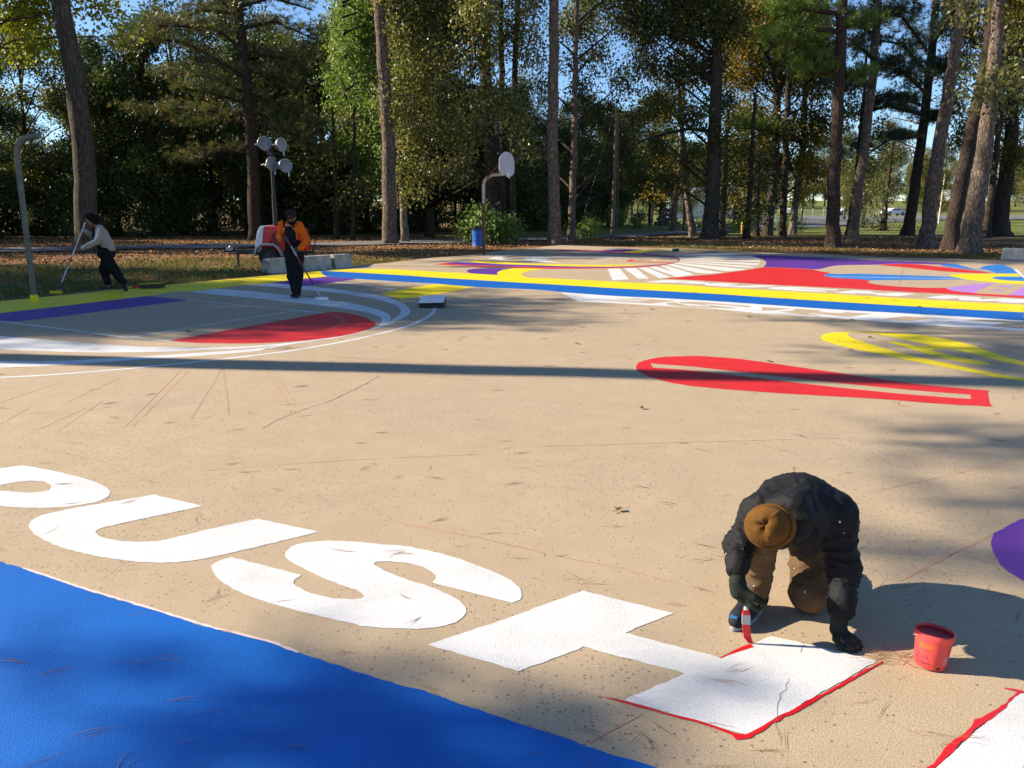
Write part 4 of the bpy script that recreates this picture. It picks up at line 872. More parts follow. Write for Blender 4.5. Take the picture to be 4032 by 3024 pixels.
structure('car_park', strip_mesh('car_park', [(17.2, 57.8), (27.7, 70.0), (33.1, 78.4), (47, 99), (83, 118), (130, 150)],
                                 [(15.4, 62.5), (22, 80), (34, 118), (47.6, 160), (83.1, 171), (120, 175)], 40, .055), asphalt.m)

# ------------------------------------------------------------------ trees
def unit(a):
    return a / np.maximum(np.linalg.norm(a, axis=1, keepdims=True), 1e-6)

def leaf_mesh(name, c, d, size, width, rnd):
    """one small folded blade per leaf: base, two sides, tip"""
    n = len(c)
    d = unit(d)
    s = unit(np.cross(d, rng.normal(size=(n, 3))))
    up = np.cross(s, d)
    L = size[:, None]
    wv = (size * width)[:, None]
    mid = c + d * L * .48
    v = np.empty((n, 4, 3), np.float32)
    v[:, 0] = c
    v[:, 1] = mid + s * wv * .5 + up * wv * .18
    v[:, 2] = c + d * L
    v[:, 3] = mid - s * wv * .5 + up * wv * .18
    f = np.arange(n * 4, dtype=np.int32).reshape(n, 4)
    return np_mesh(name, v.reshape(-1, 3), f, np.repeat(rnd, 4))

def blob_leaves(blobs, per, size=.15, per_spray=11, spread=.30):
    """leaves grouped in hanging sprays through the blobs of a crown"""
    cs, ds, rs = [], [], []
    for b in blobs:
        c = np.array(b[:3])
        r = np.array(b[3:6])
        n = max(6, int(per * r[0] * r[2] / per_spray))
        q = unit(rng.normal(size=(n, 3))) * (rng.random((n, 1)) ** .42)
        p = c + q * r * (1 + .18 * rng.normal(size=(n, 1)))
        out = q * .8 + np.array([0, 0, -.55]) + rng.normal(size=(n, 3)) * .35
        tone = rng.random(n) * .55 + rng.random() * .2
        k = per_spray
        off = rng.normal(size=(n, k, 3)) * spread * np.array([1, 1, .75])
        pp = (p[:, None, :] + off).reshape(-1, 3)
        dd = (out[:, None, :] + rng.normal(size=(n, k, 3)) * .55).reshape(-1, 3)
        cs.append(pp)
        ds.append(dd)
        rs.append(np.clip(np.repeat(tone, k) + rng.normal(size=n * k) * .16 + .12, 0, 1))
    c = np.concatenate(cs)
    return c, np.concatenate(ds), size * (.65 + .7 * rng.random(len(c))), np.concatenate(rs)

def needle_tufts(paths, rad, step=.16, per=13, length=.24, start=.28, lift=.10):
    cs, ds, rs = [], [], []
    for pa in paths:
        P = np.array(pa, float)
        seg = np.linalg.norm(np.diff(P, axis=0), axis=1)
        tot = seg.sum()
        cum = np.concatenate([[0], np.cumsum(seg)])
        n = max(3, int(tot * (1 - start) / step)) * 3
        t = start * tot + (1 - start) * tot * rng.random(n)
        pos = np.stack([np.interp(t, cum, P[:, i]) for i in range(3)], 1)
        f = (t / tot)
        off = rng.normal(size=(n, 3)) * rad * np.array([1, 1, .42]) * (.35 + .9 * f)[:, None]
        pos = pos + off + np.array([0, 0, lift])
        ax = unit(P[-1:] - P[0:1]) * .5 + off * .8 + np.array([0, 0, .35])
        tone = rng.random(n) * .7
        dd = ax[:, None, :] + unit(rng.normal(size=(n * per, 3))).reshape(n, per, 3) * .8
        cs.append(np.repeat(pos, per, 0))
        ds.append(dd.reshape(-1, 3))
        rs.append(np.clip(np.repeat(tone, per) + rng.normal(size=n * per) * .13 + .1, 0, 1))
    c = np.concatenate(cs)
    return c, np.concatenate(ds), length * (.7 + .5 * rng.random(len(c))), np.concatenate(rs)

def trunk_mb(path, r0, r1, flare=1.35, sides=18, wob=.02):
    """tapered trunk with a flared foot along a traced line"""
    P = [Vector(p) for p in path]
    L = [0]
    for i in range(1, len(P)):
        L.append(L[-1] + (P[i] - P[i - 1]).length)
    n = max(10, int(L[-1] / .6))
    pts, rad = [], []
    hs = [0, .12, .3, .55, .9] + [1.4 + (L[-1] - 1.4) * k / n for k in range(n + 1)]
    for h in hs:
        i = max(j for j in range(len(L)) if L[j] <= h + 1e-6)
        i = min(i, len(P) - 2)
        p = P[i].lerp(P[i + 1], (h - L[i]) / (L[i + 1] - L[i]))
        r = r0 + (r1 - r0) * min(1.25, h / max(L[-1], 1e-3) * 1.1)
        r *= 1 + (flare - 1) * math.exp(-h / .38)
        pts.append(p + Vector((random.gauss(0, wob), random.gauss(0, wob), 0)) * (1 if h > .5 else .2))
        rad.append(max(r, .02))
    pts[0].z -= .12
    m = MB()
    m.tube(pts, rad, sides)
    # root buttresses and lumps
    for i, v in enumerate(m.v[:sides * 7]):
        ring, k = divmod(i, sides)
        c = pts[ring]
        f = 1 + .16 * math.exp(-max(hs[ring], 0) / .3) * math.sin(k * 2 * PI / sides * 4 + r0 * 40)
        m.v[i] = (c.x + (v[0] - c.x) * f, c.y + (v[1] - c.y) * f, v[2])
    return m

BARK = {'pine': BARK_PINE, 'dark': BARK_DARK, 'oak': BARK_OAK, 'pale': BARK_PALE}

# shared crowns for trees whose tops stand above the picture and for the woods
def lib_pine_crown(seed, h=8.0, rad=3.0):
    random.seed(seed)
    paths = []
    for i in range(30):
        z = h * (i / 30) ** .9
        a = random.random() * 2 * PI
        L = rad * (1 - .65 * z / h) * random.uniform(.6, 1.1)
        p = Vector((0, 0, z))
        d = Vector((math.cos(a), math.sin(a), random.uniform(.05, .45)))
        paths.append([tuple(p), tuple(p + d * L * .5), tuple(p + d * L + Vector((0, 0, -.15 * L)))])
    c, d, s, r = needle_tufts(paths, .34, .17, 9, .30, .3)
    limbs = MB()
    limbs.tube([(0, 0, -.5), (0, 0, h * .5), (0, 0, h)], [.14, .09, .03], 8)
    for q in paths:
        limbs.tube(q, [.05, .035, .012], 5)
    return leaf_mesh('pine_crown', c, d, s, .12, r), limbs

def lib_broad(seed, h, rad, low, n_blob, per, size, bark_r):
    random.seed(seed)
    blobs = []
    for i in range(n_blob):
        f = random.random()
        z = low + (h - low) * f
        env = math.sin(PI * min(1, .18 + .80 * f)) ** .7
        a = random.random() * 2 * PI
        rr = rad * env * math.sqrt(random.random()) * .85
        b = random.uniform(.75, 1.35) * rad / 4
        blobs.append((rr * math.cos(a), rr * math.sin(a), z, b, b, b * .8))
    c, d, s, r = blob_leaves(blobs, per, size)
    tr = trunk_mb([(0, 0, 0), (random.gauss(0, .2), random.gauss(0, .2), h * .45), (random.gauss(0, .4), random.gauss(0, .4), h * .92)], bark_r, bark_r * .35, sides=10)
    for b in blobs[::2]:
        z0 = max(low * .8, b[2] * .72)
        tr.tube([(0, 0, z0), (b[0] * .5, b[1] * .5, (z0 + b[2]) * .52), (b[0], b[1], b[2])], [bark_r * .32, bark_r * .2, .02], 5)
    return leaf_mesh('broadleaf_crown', c, d, s, .62, r), tr

PINE_TOPS = []
for sd in (1, 2, 3):
    me, lb = lib_pine_crown(sd, 7.5 + sd, 3.0 + .3 * sd)
    me.materials.append(LEAF['needle'] if sd != 2 else LEAF['darkneedle'])
    lo = lb.build('pine_branches', BARK_DARK, None, True)
    lm = lo.data
    bpy.data.objects.remove(lo)
    PINE_TOPS.append((me, lm))

def put(name, me, loc, rz=0.0, sc=1.0, parent=None):
    o = bpy.data.objects.new(name, me)
    C.objects.link(o)
    o.location = loc
    o.rotation_euler = (0, 0, rz)
    o.scale = (sc, sc, sc) if isinstance(sc, (int, float)) else sc
    o.parent = parent
    return o

def local(path, base):
    return [(p[0] - base[0], p[1] - base[1], p[2] - base[2]) for p in path]

def thick_blobs(bl, base, deep=.95):
    out = []
    for x, y, z, rx, rz in bl:
        dep = max(rx, rz) * deep
        out.append((x - base[0], y - base[1] + random.uniform(-.9, .9), z - base[2], rx, dep, rz))
    return out

OWN = {'dark oak trunk carrying': 'glossy_oak', 'thinner leafy tree': 'tall_oak', 'stout furrowed oak with': 'limb_oak',
       'thick two tone trunk': 'autumn_oak', 'dark oak with a widely': 'orange_oak', 'thin trunk under the bright': 'sweetgum', 'short pale trunk close': 'small_gum'}
OWN_B = {'dark pine with long': 'sweep', 'big straight shaded': 'green', 'mottled sunlit trunk': 'clump', 'dark leaning pine with black': 'black', 'patchily lit pine': 'patchy'}
NEED = {'glossy_oak': 1750, 'tall_oak': 1400, 'limb_oak': 2000, 'autumn_oak': 2500, 'orange_oak': 1700, 'sweetgum': 1700, 'small_gum': 1500}

def add_crown(t, key, base):
    matk, bl = CROWN_BLOBS[key]
    blobs = thick_blobs(bl, base)
    # the crown goes on above the picture and behind what shows
    top = max(b[2] for b in blobs)
    for b in list(blobs):
        if b[2] > top - 3.2:
            for q in (1, 2):
                blobs.append((b[0] + random.uniform(-.8, .8), b[1] + random.uniform(-1.5, 1.5), b[2] + 1.7 * q, b[3] * 1.1, b[4], b[5] * 1.1))
    c, d, s, r = blob_leaves(blobs, NEED.get(key, 900), .145)
    o = obj('crown', leaf_mesh('crown', c, d, s, .62, r), LEAF[matk], t)
    for k, pl, w0, w1 in LIMBS:
        if k == key:
            q = local(pl, base)
            m = MB()
            m.tube(q, [w0 + (w1 - w0) * i / (len(q) - 1) for i in range(len(q))], 9)
            m.build('limb', BARK_OAK, t, True)
    # finer branches from the trunk line to each leafy mass
    m = MB()
    for b in blobs:
        z0 = max(1.5, b[2] - abs(b[0]) * .55 - .8)
        m.tube([(0, 0, z0), (b[0] * .55, b[1] * .5, (z0 + b[2]) * .5 + .1), (b[0], b[1], b[2])], [.07, .045, .012], 5)
    m.build('branches', BARK_DARK, t, True)

for nm, bark, path, r0, r1, lab in HERO:
    base = path[0]
    t = thing(nm, lab, 'tree', base)
    q = local(path, base)
    a, b = Vector(q[-2]), Vector(q[-1])
    d = (b - a).normalized()
    own = next((v for k, v in OWN.items() if lab.startswith(k)), None)
    ownb = next((v for k, v in OWN_B.items() if lab.startswith(k)), None)
    top = (b.z + 2.2) if b.z < 8.6 else (19.0 if nm == 'pine_tree' else 13.5)
    if b.z < top:
        d = Vector((d.x * .7, d.y, d.z)).normalized()
        e = b + d * ((top - b.z) / max(d.z, .3))
        q.append(tuple(e))
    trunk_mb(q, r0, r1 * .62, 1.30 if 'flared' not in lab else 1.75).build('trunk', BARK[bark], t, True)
    if own:
        add_crown(t, own, base)
    if ownb:
        matk, rad, paths = BOUGHS[ownb]
        pl = []
        for p in paths:
            lp = local(p, base)
            yb = random.uniform(-.8, 2.6)
            n = len(lp) - 1
            lp = [(x, y + yb * i / n, z) for i, (x, y, z) in enumerate(lp)]
            # snap the inner end to the trunk line
            zz = lp[0][2]
            Q = np.array(q)
            lp[0] = (float(np.interp(zz, Q[:, 2], Q[:, 0])), float(np.interp(zz, Q[:, 2], Q[:, 1])), zz)
            pl.append(lp)
        twigs = []
        bm_ = MB()
        for lp in pl:
            n = len(lp) - 1
            bm_.tube(lp, [.09 * (1 - .8 * i / n) + .012 for i in range(n + 1)], 6)
            for i in range(1, n + 1):
                for k in range(5):
                    u = random.random()
                    p = Vector(lp[i - 1]).lerp(Vector(lp[i]), u)
                    dr = (Vector(lp[i]) - Vector(lp[i - 1])).normalized()
                    sd = Vector((dr.x * .6, random.uniform(-1, 1), random.uniform(-.05, .3))).normalized() * random.uniform(.5, 1.1)
                    twigs.append([tuple(p), tuple(p + sd * .6), tuple(p + sd)])
        for tw in twigs:
            bm_.tube(tw, [.022, .015, .006], 4)
        bm_.build('boughs', BARK_DARK, t, True)
        c, dd, s, r = needle_tufts(pl + twigs, rad * .85, .11, 12, .25, .30)
        obj('crown', leaf_mesh('crown', c, dd, s, .10, r), LEAF[matk], t)
    if nm == 'pine_tree' and b.z >= 8.6:
        Q = np.array(q)
        z0 = 14.5 if base[0] < 0 else 12.6
        px = float(np.interp(z0, Q[:, 2], Q[:, 0]))
        py = float(np.interp(z0, Q[:, 2], Q[:, 1]))
        k = random.randrange(3)
        rz = random.random() * 6
        ts = 1.35 if base[0] < -14 else 1.0
        put('branches', PINE_TOPS[k][1], (px, py, z0), rz, ts, t)
        put('top_crown', PINE_TOPS[k][0], (px, py, z0), rz, ts, t)
    elif not own:
        # small plain crown of its own above the traced trunk
        Q = Vector(q[-1])
        bl = [(Q.x + random.uniform(-1.2, 1.2), Q.y + random.uniform(-1.2, 1.2), Q.z - random.uniform(0, 6.0), .9, .9, .7) for _ in range(7)]
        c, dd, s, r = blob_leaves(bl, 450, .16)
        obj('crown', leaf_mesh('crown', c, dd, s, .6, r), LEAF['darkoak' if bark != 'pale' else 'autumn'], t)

# the yellow green tree whose boughs hang in at the upper left
matk, bl = CROWN_BLOBS['edge_gum']
base = (-22.5, 33.0, 0)
t = thing('sweetgum_tree', 'yellow green leafy tree hanging in at the upper left corner', 'tree', base)
trunk_mb([(0, 0, 0), (.2, 0, 6), (.6, .3, 14)], .24, .08).build('trunk', BARK_OAK, t, True)
blobs = thick_blobs(bl, base)
blobs += [(random.uniform(-2, 3.5), random.uniform(-2, 2), random.uniform(10, 14), 1, 1, .8) for _ in range(12)]
c, d, s, r = blob_leaves(blobs, 1200, .165)
obj('crown', leaf_mesh('crown', c, d, s, .62, r), LEAF[matk], t)
m = MB()
for b in blobs:
    m.tube([(.3, 0, 6.5), (b[0] * .5, b[1] * .5, b[2] * .6 + 3), b[:3]], [.06, .04, .012], 5)
m.build('branches', BARK_DARK, t, True)

# woodland: trees one can tell apart only as members of the dark wood
WOODS = []
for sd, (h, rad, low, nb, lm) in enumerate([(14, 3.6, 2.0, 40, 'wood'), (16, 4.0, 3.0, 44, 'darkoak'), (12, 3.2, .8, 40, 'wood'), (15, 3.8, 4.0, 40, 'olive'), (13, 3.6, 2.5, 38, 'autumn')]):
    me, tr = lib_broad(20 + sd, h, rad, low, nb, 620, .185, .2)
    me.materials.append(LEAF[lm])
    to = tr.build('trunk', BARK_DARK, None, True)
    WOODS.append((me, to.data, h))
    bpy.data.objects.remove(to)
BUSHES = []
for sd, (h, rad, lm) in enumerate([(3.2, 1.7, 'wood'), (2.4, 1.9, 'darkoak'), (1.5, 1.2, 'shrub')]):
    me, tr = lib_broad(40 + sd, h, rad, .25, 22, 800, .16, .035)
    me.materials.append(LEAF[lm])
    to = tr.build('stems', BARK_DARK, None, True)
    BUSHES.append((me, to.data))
    bpy.data.objects.remove(to)

def wood_tree(x, y, k, sc, label, group, name='woodland_tree'):
    me, tm, h = WOODS[k]
    t = thing(name, label, 'tree', (x, y, float(terrain(x, y))), random.random() * 6.28, group)
    put('trunk', tm, (0, 0, 0), 0, sc, t)
    put('crown', me, (0, 0, 0), 0, sc, t)
    return t

def bush(x, y, k, sc, label, group, name='undergrowth_bush'):
    me, tm = BUSHES[k]
    t = thing(name, label, 'bush', (x, y, float(terrain(x, y))), random.random() * 6.28, group)
    put('stems', tm, (0, 0, 0), 0, sc, t)
    put('foliage', me, (0, 0, 0), 0, sc, t)
    return t

random.seed(11)
def front(x):
    return float(np.interp(x, [-60, -30, -20, -9, -2, 3, 8, 16, 26], [33, 41, 46, 50, 54, 59, 66, 74, 88]))
gl = 'shaded tree of the dense dark wood behind the road'
gg = 'trees of the dense dark wood'
x = -47.0
while x < 15:
    for row in range(4):
        yy = front(x) + 1.5 + row * 4.2 + random.uniform(-1.4, 1.4)
        xx = x + random.uniform(-1.4, 1.4)
        wood_tree(xx, yy, random.choice([0, 0, 1, 2, 2, 1] if row < 2 else [0, 1, 3]), random.uniform(.5, .62) if x < -27 else random.uniform(.66, .84) if x < -19 else random.uniform(.78, 1.0) if x < -6 else random.uniform(.52, .74), gl, gg)
    x += 4.0
x = -46.0
while x < 9:
    bush(x + random.uniform(-1, 1), front(x) + random.uniform(8, 13), random.choice([0, 1]), random.uniform(1.2, 1.9), 'dark undergrowth bush at the foot of the wood', 'undergrowth along the wood')
    for row in range(2):
        bush(x + random.uniform(-1.6, 1.6), front(x) + random.uniform(-.6, 5.0), random.choice([0, 0, 1]), random.choice([.45, .7, .9, 1.2, 1.7]) * random.uniform(.85, 1.15), 'dark undergrowth bush at the foot of the wood', 'undergrowth along the wood')
    x += 2.5
# trees out of the picture to the left; their shade lies across the court
gs = 'tree left of the court, outside the picture, shading the painters'
for x, y, k, sc in [(-27, 16.3, 2, 1.2), (-25.5, 19.0, 0, 1.0), (-29, 20.0, 1, .92), (-27, 24, 2, .95), (-31, 16.2, 1, 1.0), (-33, 18.5, 0, 1.1), (-36, 17.4, 2, 1.3), (-41, 17.5, 1, 1.2), (-40, 21, 2, 1.2), (-39, 38, 1, 1.1), (-44, 33, 0, 1.1), (-48, 27, 2, 1.2)]:
    wood_tree(x, y, k, sc, gs, 'shade trees left of the court', 'shade_tree')
def shade_pine(x, y, r, z0, k, sc, label, extra=()):
    t = thing('shade_pine', label, 'tree', (x, y, 0))
    trunk_mb([(0, 0, 0), (.1, 0, 9), (.2, .1, z0 + 7 * sc)], r, r * .6).build('trunk', BARK_PINE, t, True)
    put('branches', PINE_TOPS[k][1], (.1, 0, z0), .7, sc, t)
    put('top_crown', PINE_TOPS[k][0], (.1, 0, z0), .7, sc, t)
    for i, (ex, ey, ez, es) in enumerate(extra):
        put('branches', PINE_TOPS[k][1], (ex, ey, ez), 2.0 * i, es, t)
        put('top_crown', PINE_TOPS[k][0], (ex, ey, ez), 2.0 * i, es, t)
OFF = Vector((to_sun.x, to_sun.y, 0)) / to_sun.z
def over(px, py, z, sc, base):
    """where on a tree a clump must hang to shade the spot px, py"""
    return (px + OFF.x * z - base[0], py + OFF.y * z - base[1], z - .8 * sc, (sc, sc, sc * (.38 if sc < .5 else .6)))
A = (-17.0, 10.75)
shade_pine(A[0], A[1], .34, 11.6, 0, .9, 'pine left of the picture that throws the long straight shadow',
           [over(px, py, z, sc, A) for px, py, z, sc in [(3.3, 5.9, 10.6, .30), (4.3, 6.0, 10.6, .34), (2.9, 4.65, 10.4, .26), (3.7, 4.7, 10.6, .3), (4.9, 9.6, 11, .4), (5.8, 11.3, 11, .5), (6.6, 12.2, 11, .5), (4.6, 12.5, 11, .32), (6.3, 10.0, 11.3, .5), (5.4, 8.0, 11, .34), (1.9, 3.95, 10, .2)]])
B = (-15.5, -2.2)
shade_pine(B[0], B[1], .24, 9.5, 2, .6, 'pine left of the camera shading the blue band',
           [over(px, py, 7.6, sc, B) for px, py, sc in [(-.80, 2.70, .17), (-.45, 2.55, .16), (-1.15, 2.55, .15), (-.75, 2.40, .17), (-1.85, 2.95, .10), (.55, 2.78, .08), (.1, 2.25, .12)]])
F_ = (-24.5, 33.5)
shade_pine(F_[0], F_[1], .28, 16.0, 1, 1.0, 'tall pine outside the left edge shading the far court',
           [over(px, py, (px + 24) / 1.867, sc * 1.45, F_) for px, py, sc in [(8, 31.2, .5), (11, 30.3, .55), (13.5, 29.3, .55), (15, 28.3, .5), (5, 31.5, .4), (7, 29.3, .35), (2.5, 29.5, .35), (.5, 27.5, .3), (-1.5, 26.0, .3), (10, 28.6, .35), (12.5, 27.6, .4), (16.5, 29.5, .5), (4.5, 27.6, .25), (-.5, 31, .25), (6, 28.4, .35), (8, 28.0, .38), (10, 26.9, .36), (11.8, 26.2, .36), (9, 29.4, .36), (3.6, 28.8, .3), (13.5, 25.6, .36)]])
# beyond the road on the right, in the open
gr = 'sunlit olive tree on the grass beyond the car park'
for x, y, k, sc in [(52, 118, 3, 1.1), (60, 112, 0, 1.1), (68, 118, 3, 1.2), (77, 112, 3, 1.1), (76, 98, 0, 1.0), (84, 108, 3, 1.2), (44, 112, 4, 1.0), (33, 108, 0, 1.0), (25, 100, 3, 1.0), (19, 92, 0, 1.0), (27, 66, 3, .62), (36, 74, 3, .7), (31.5, 92, 3, .8), (44, 88, 4, .8), (50, 78, 3, .75), (56, 92, 3, .9), (40, 100, 3, .8), (62, 84, 4, .8), (66, 100, 3, .9), (70, 92, 3, .95), (49, 103, 3, .8), (59, 74, 3, .8), (47, 66, 4, .62)]:
    wood_tree(x, y, k, sc * .62, gr, 'olive trees beyond the car park', 'parkland_tree')
for i in range(64):
    x = -40 + i * 4.6 + random.uniform(-2.5, 2.5)
    y = random.uniform(215, 300) if x > 60 else random.uniform(150, 240) if x < 30 else random.uniform(240, 310)
    wood_tree(x, y, random.choice([0, 3, 1]), random.uniform(.85, 1.5), 'far tree in the line along the distant field', 'far tree line', 'distant_tree')
# light bushes near the road
bush(-1.35, 37.2, 2, .95, 'fresh green shrub behind the blue drum and hoop post', None, 'leafy_shrub')
bush(-.2, 37.6, 2, .7, 'smaller fresh green shrub right of the hoop post', None, 'leafy_shrub')
bush(3.9, 42.2, 2, .55, 'thin low bush at the edge of the road', None, 'leafy_shrub')
bush(17.0, 52.0, 2, .75, 'round green bush left of the big shaded pine', None, 'leafy_shrub')
bush(14.6, 53.5, 2, .5, 'low twiggy bush between the leaning trunks', None, 'leafy_shrub')
for x, y, sc in [(5.5, 60, .6), (7.5, 61, .8), (9.5, 63, .7), (2.5, 56, .5)]:
    bush(x, y, 2, sc, 'low scrub on the grass past the road bend', 'scrub past the road bend', 'low_bush')

# a dead bare tree against the sky
t = thing('dead_tree', 'bare dead tree with pale twisting branches against the sky', 'tree', (24.6, 52.5, 0))
m = MB()
random.seed(5)
def twig(p, d, L, r, depth):
    q = [p]
    for i in range(4):
        d = (d + Vector((random.gauss(0, .28), random.gauss(0, .28), random.gauss(.03, .18)))).normalized()
        q.append(q[-1] + d * L / 4)
    m.tube(q, [r * (1 - .18 * i) for i in range(5)], 6)
    if depth:
        for i in range(3):
            twig(q[random.choice([1, 2, 3, 4])], (d + Vector((random.gauss(0, .8), random.gauss(0, .5), random.gauss(.1, .4)))).normalized(), L * .62, r * .5, depth - 1)
m.tube([(0, 0, -.1), (.1, 0, 3), (.4, 0, 6), (.5, 0, 9)], [.16, .13, .10, .06], 9)
for z in (4.2, 5.0, 5.8, 6.4, 7.0, 7.6, 8.3, 8.8):
    twig(Vector((.3, 0, z)), Vector((random.choice([-1, 1]), random.gauss(0, .4), .35)).normalized(), 2.1, .055, 2)
m.build('branches', BARK_PALE, t, True)

# ------------------------------------------------------------------ objects round the court
STEEL = simple('weathered_galvanised_steel', (.15, .15, .12), .6, .2, .3, .3, 6)
RUST = simple('rusty_brown_steel', (.16, .085, .055), .75, .2, .3, .5, 9, .3, 40)
PALE_STEEL = simple('pale_painted_steel', (.50, .42, .33), .6, 0, .3, .3, 7)
BLACK = simple('black_painted_steel', (.018, .018, .02), .5, .1, .4, .3, 6)
RUBBER = simple('tyre_rubber', (.035, .035, .037), .85, 0, .2, .3, 20, .3, 60)
CHROME = simple('dull_aluminium', (.36, .37, .39), .4, .7, .5, .2, 9)
WHITE_P = simple('white_paint_metal', (.72, .73, .74), .35, 0, .5, .08, 4)
RED_P = simple('red_machine_paint', (.64, .02, .02), .32, 0, .5, .15, 3)
GLASSY = simple('dark_window_glass', (.03, .04, .05), .08, 0, .8, .2, 2)
CEMENT = simple('grey_cast_concrete', (.33, .33, .30), .9, 0, .2, .35, 5, .5, 45, .006)
WOODG = simple('grey_weathered_wood', (.17, .13, .10), .9, 0, .1, .4, 5, .4, 30)

# light tower on a trailer
t = thing('light_tower_trailer', 'red and white trailer carrying a mast with four floodlights', 'trailer', (-7.0, 24.2, -.02))
RY = Matrix.Rotation(PI / 2, 4, 'X')
def side_prism(mb, outline, y0, depth):
    """outline in x,z, extruded along +y"""
    M = Matrix(((1, 0, 0, 0), (0, 0, -1, y0 + depth), (0, 1, 0, 0), (0, 0, 0, 1)))
    mb.prism(outline, depth, M)
m = MB()
side_prism(m, [(-.10, .42), (-.02, 1.08), (.05, 1.13), (.88, 1.13), (1.0, 1.06), (1.08, .75), (1.10, .42)], -.45, .95)
body = m.build('body', RED_P, t, True, .02)
m = MB()
side_prism(m, [(-.27, .40), (-.25, .70), (-.18, 1.0), (-.08, 1.14), (.055, 1.145), (-.01, 1.08), (-.095, .42)], -.47, .99)
m.build('hood', WHITE_P, t, True, .015)
m = MB()
side_prism(m, [(.10, .62), (.30, 1.0), (.72, 1.0), (.62, .86), (.40, .62)], -.462, .01)
m.build('door_panel', simple('dark_red_panel', (.22, .008, .01), .4), body, False)
m = MB()
m.box((.42, .02, .36), (1.55, .85, .07)); m.box((-.75, .02, .42), (1.1, .09, .08)); m.box((-.45, .2, .40), (.75, .06, .06), Matrix.Rotation(-.35, 3, 'Z')); m.box((-.45, -.16, .40), (.75, .06, .06), Matrix.Rotation(.35, 3, 'Z'))
m.build('chassis', BLACK, t, False, .008)
m = MB()
m.box((-1.16, .02, .48), (.16, .12, .10)); m.tube([(-1.22, .02, .45), (-1.12, .02, .56)], .035, 8); m.tube([(-1.0, .02, .42), (-.98, .02, .28), (-.92, .02, .20), (-.88, .02, .30)], .018, 6)
m.build('hitch', CHROME, t, True)
for jx in (-.80, 1.36):
    m = MB()
    m.tube([(jx, -.38, .02), (jx, -.38, .60)], .033, 10); m.box((jx, -.38, .025), (.16, .16, .03)); m.tube([(jx, -.38, .60), (jx + .05, -.38, .63), (jx + .05, -.38, .72)], .014, 6)
    m.box((jx + (.15 if jx < 0 else -.2), -.38, .38), (.4, .06, .06))
    m.build('jack_stand', BLACK, t, True)
for wy in (-.52, .54):
    w = MB()
    Mw = Matrix.Translation((.12, wy - .09, .275)) @ Matrix.Rotation(-PI / 2, 4, 'X')
    w.lathe([(.165, 0), (.24, 0), (.272, .03), (.275, .09), (.272, .15), (.24, .18), (.165, .18)], 28, Mw)
    ty = w.build('wheel', RUBBER, t, True)
    w = MB()
    w.lathe([(.165, .0), (.165, .18)], 24, Mw); w.lathe([(.001, .09), (.165, .09)], 24, Mw)
    for k in range(6):
        a = k * PI / 3
        w.tube([Mw @ Vector((.04 * math.cos(a), .04 * math.sin(a), .05)), Mw @ Vector((.15 * math.cos(a), .15 * math.sin(a), .05))], .022, 6)
    w.build('rim', simple('dark_wheel_rim', (.10, .10, .11), .45, .6), ty, True)
m = MB()
side_prism(m, [(-.30, .30), (-.20, .56), (-.06, .66), (.30, .66), (.44, .56), (.56, .30), (.50, .30), (.40, .52), (.28, .60), (-.04, .60), (-.16, .52), (-.25, .30)], -.64, .26)
m.build('fender', CHROME, t, True, .008)
m = MB()
m.box((1.11, -.3, .50), (.02, .14, .10)); m.box((1.11, .3, .50), (.02, .14, .10))
m.build('tail_light', simple('red_lens', (.5, .01, .01), .2), t)
m = MB()
m.tube([(.22, 0, 1.1), (.22, 0, 3.45)], .05, 12); m.tube([(.22, 0, 1.1), (.22, 0, 2.0)], .065, 12)
m.tube([(.02, 0, 3.18), (.48, 0, 3.12)], .03, 8); m.tube([(.10, 0, 2.98), (.62, 0, 2.92)], .03, 8); m.tube([(.22, 0, 3.4), (.30, 0, 3.55), (.40, 0, 3.45)], .02, 6)
m.build('mast', BLACK, t, True)
def floodlight(x, z, yaw, tilt):
    M = Matrix.Translation((x, -.06, z)) @ Matrix.Scale(.9, 4) @ Matrix.Rotation(R(yaw), 4, 'Z') @ Matrix.Rotation(R(90 + tilt), 4, 'X')
    l = MB()
    l.lathe([(.03, -.22), (.06, -.20), (.065, -.12), (.13, -.07), (.19, .02), (.21, .10), (.22, .11), (.215, .125), (.20, .115), (.18, .02), (.12, -.05), (.05, -.09), (.001, -.09)], 26, M)
    o = l.build('floodlight', CHROME, t, True)
    g = MB()
    g.lathe([(.001, .118), (.12, .115), (.205, .105)], 26, M)
    g.build('lens', simple('frosted_lens', (.15, .155, .165), .3, .0, .6, .2, 5), o, True)
    b = MB()
    b.tube([(x + .10, 0, z - .12), (x + .10, 0, z - .28)], .022, 6)
    b.tube([M @ Vector((-.23, 0, .02)), M @ Vector((-.24, 0, -.14)), M @ Vector((0, 0, -.24)), M @ Vector((.24, 0, -.14)), M @ Vector((.23, 0, .02))], .014, 6)
    b.build('bracket', CHROME, o, True)
floodlight(.04, 3.39, 28, -8)
floodlight(.47, 3.36, 62, -4)
floodlight(.19, 2.84, 52, -10)
floodlight(.58, 2.78, 38, -12)

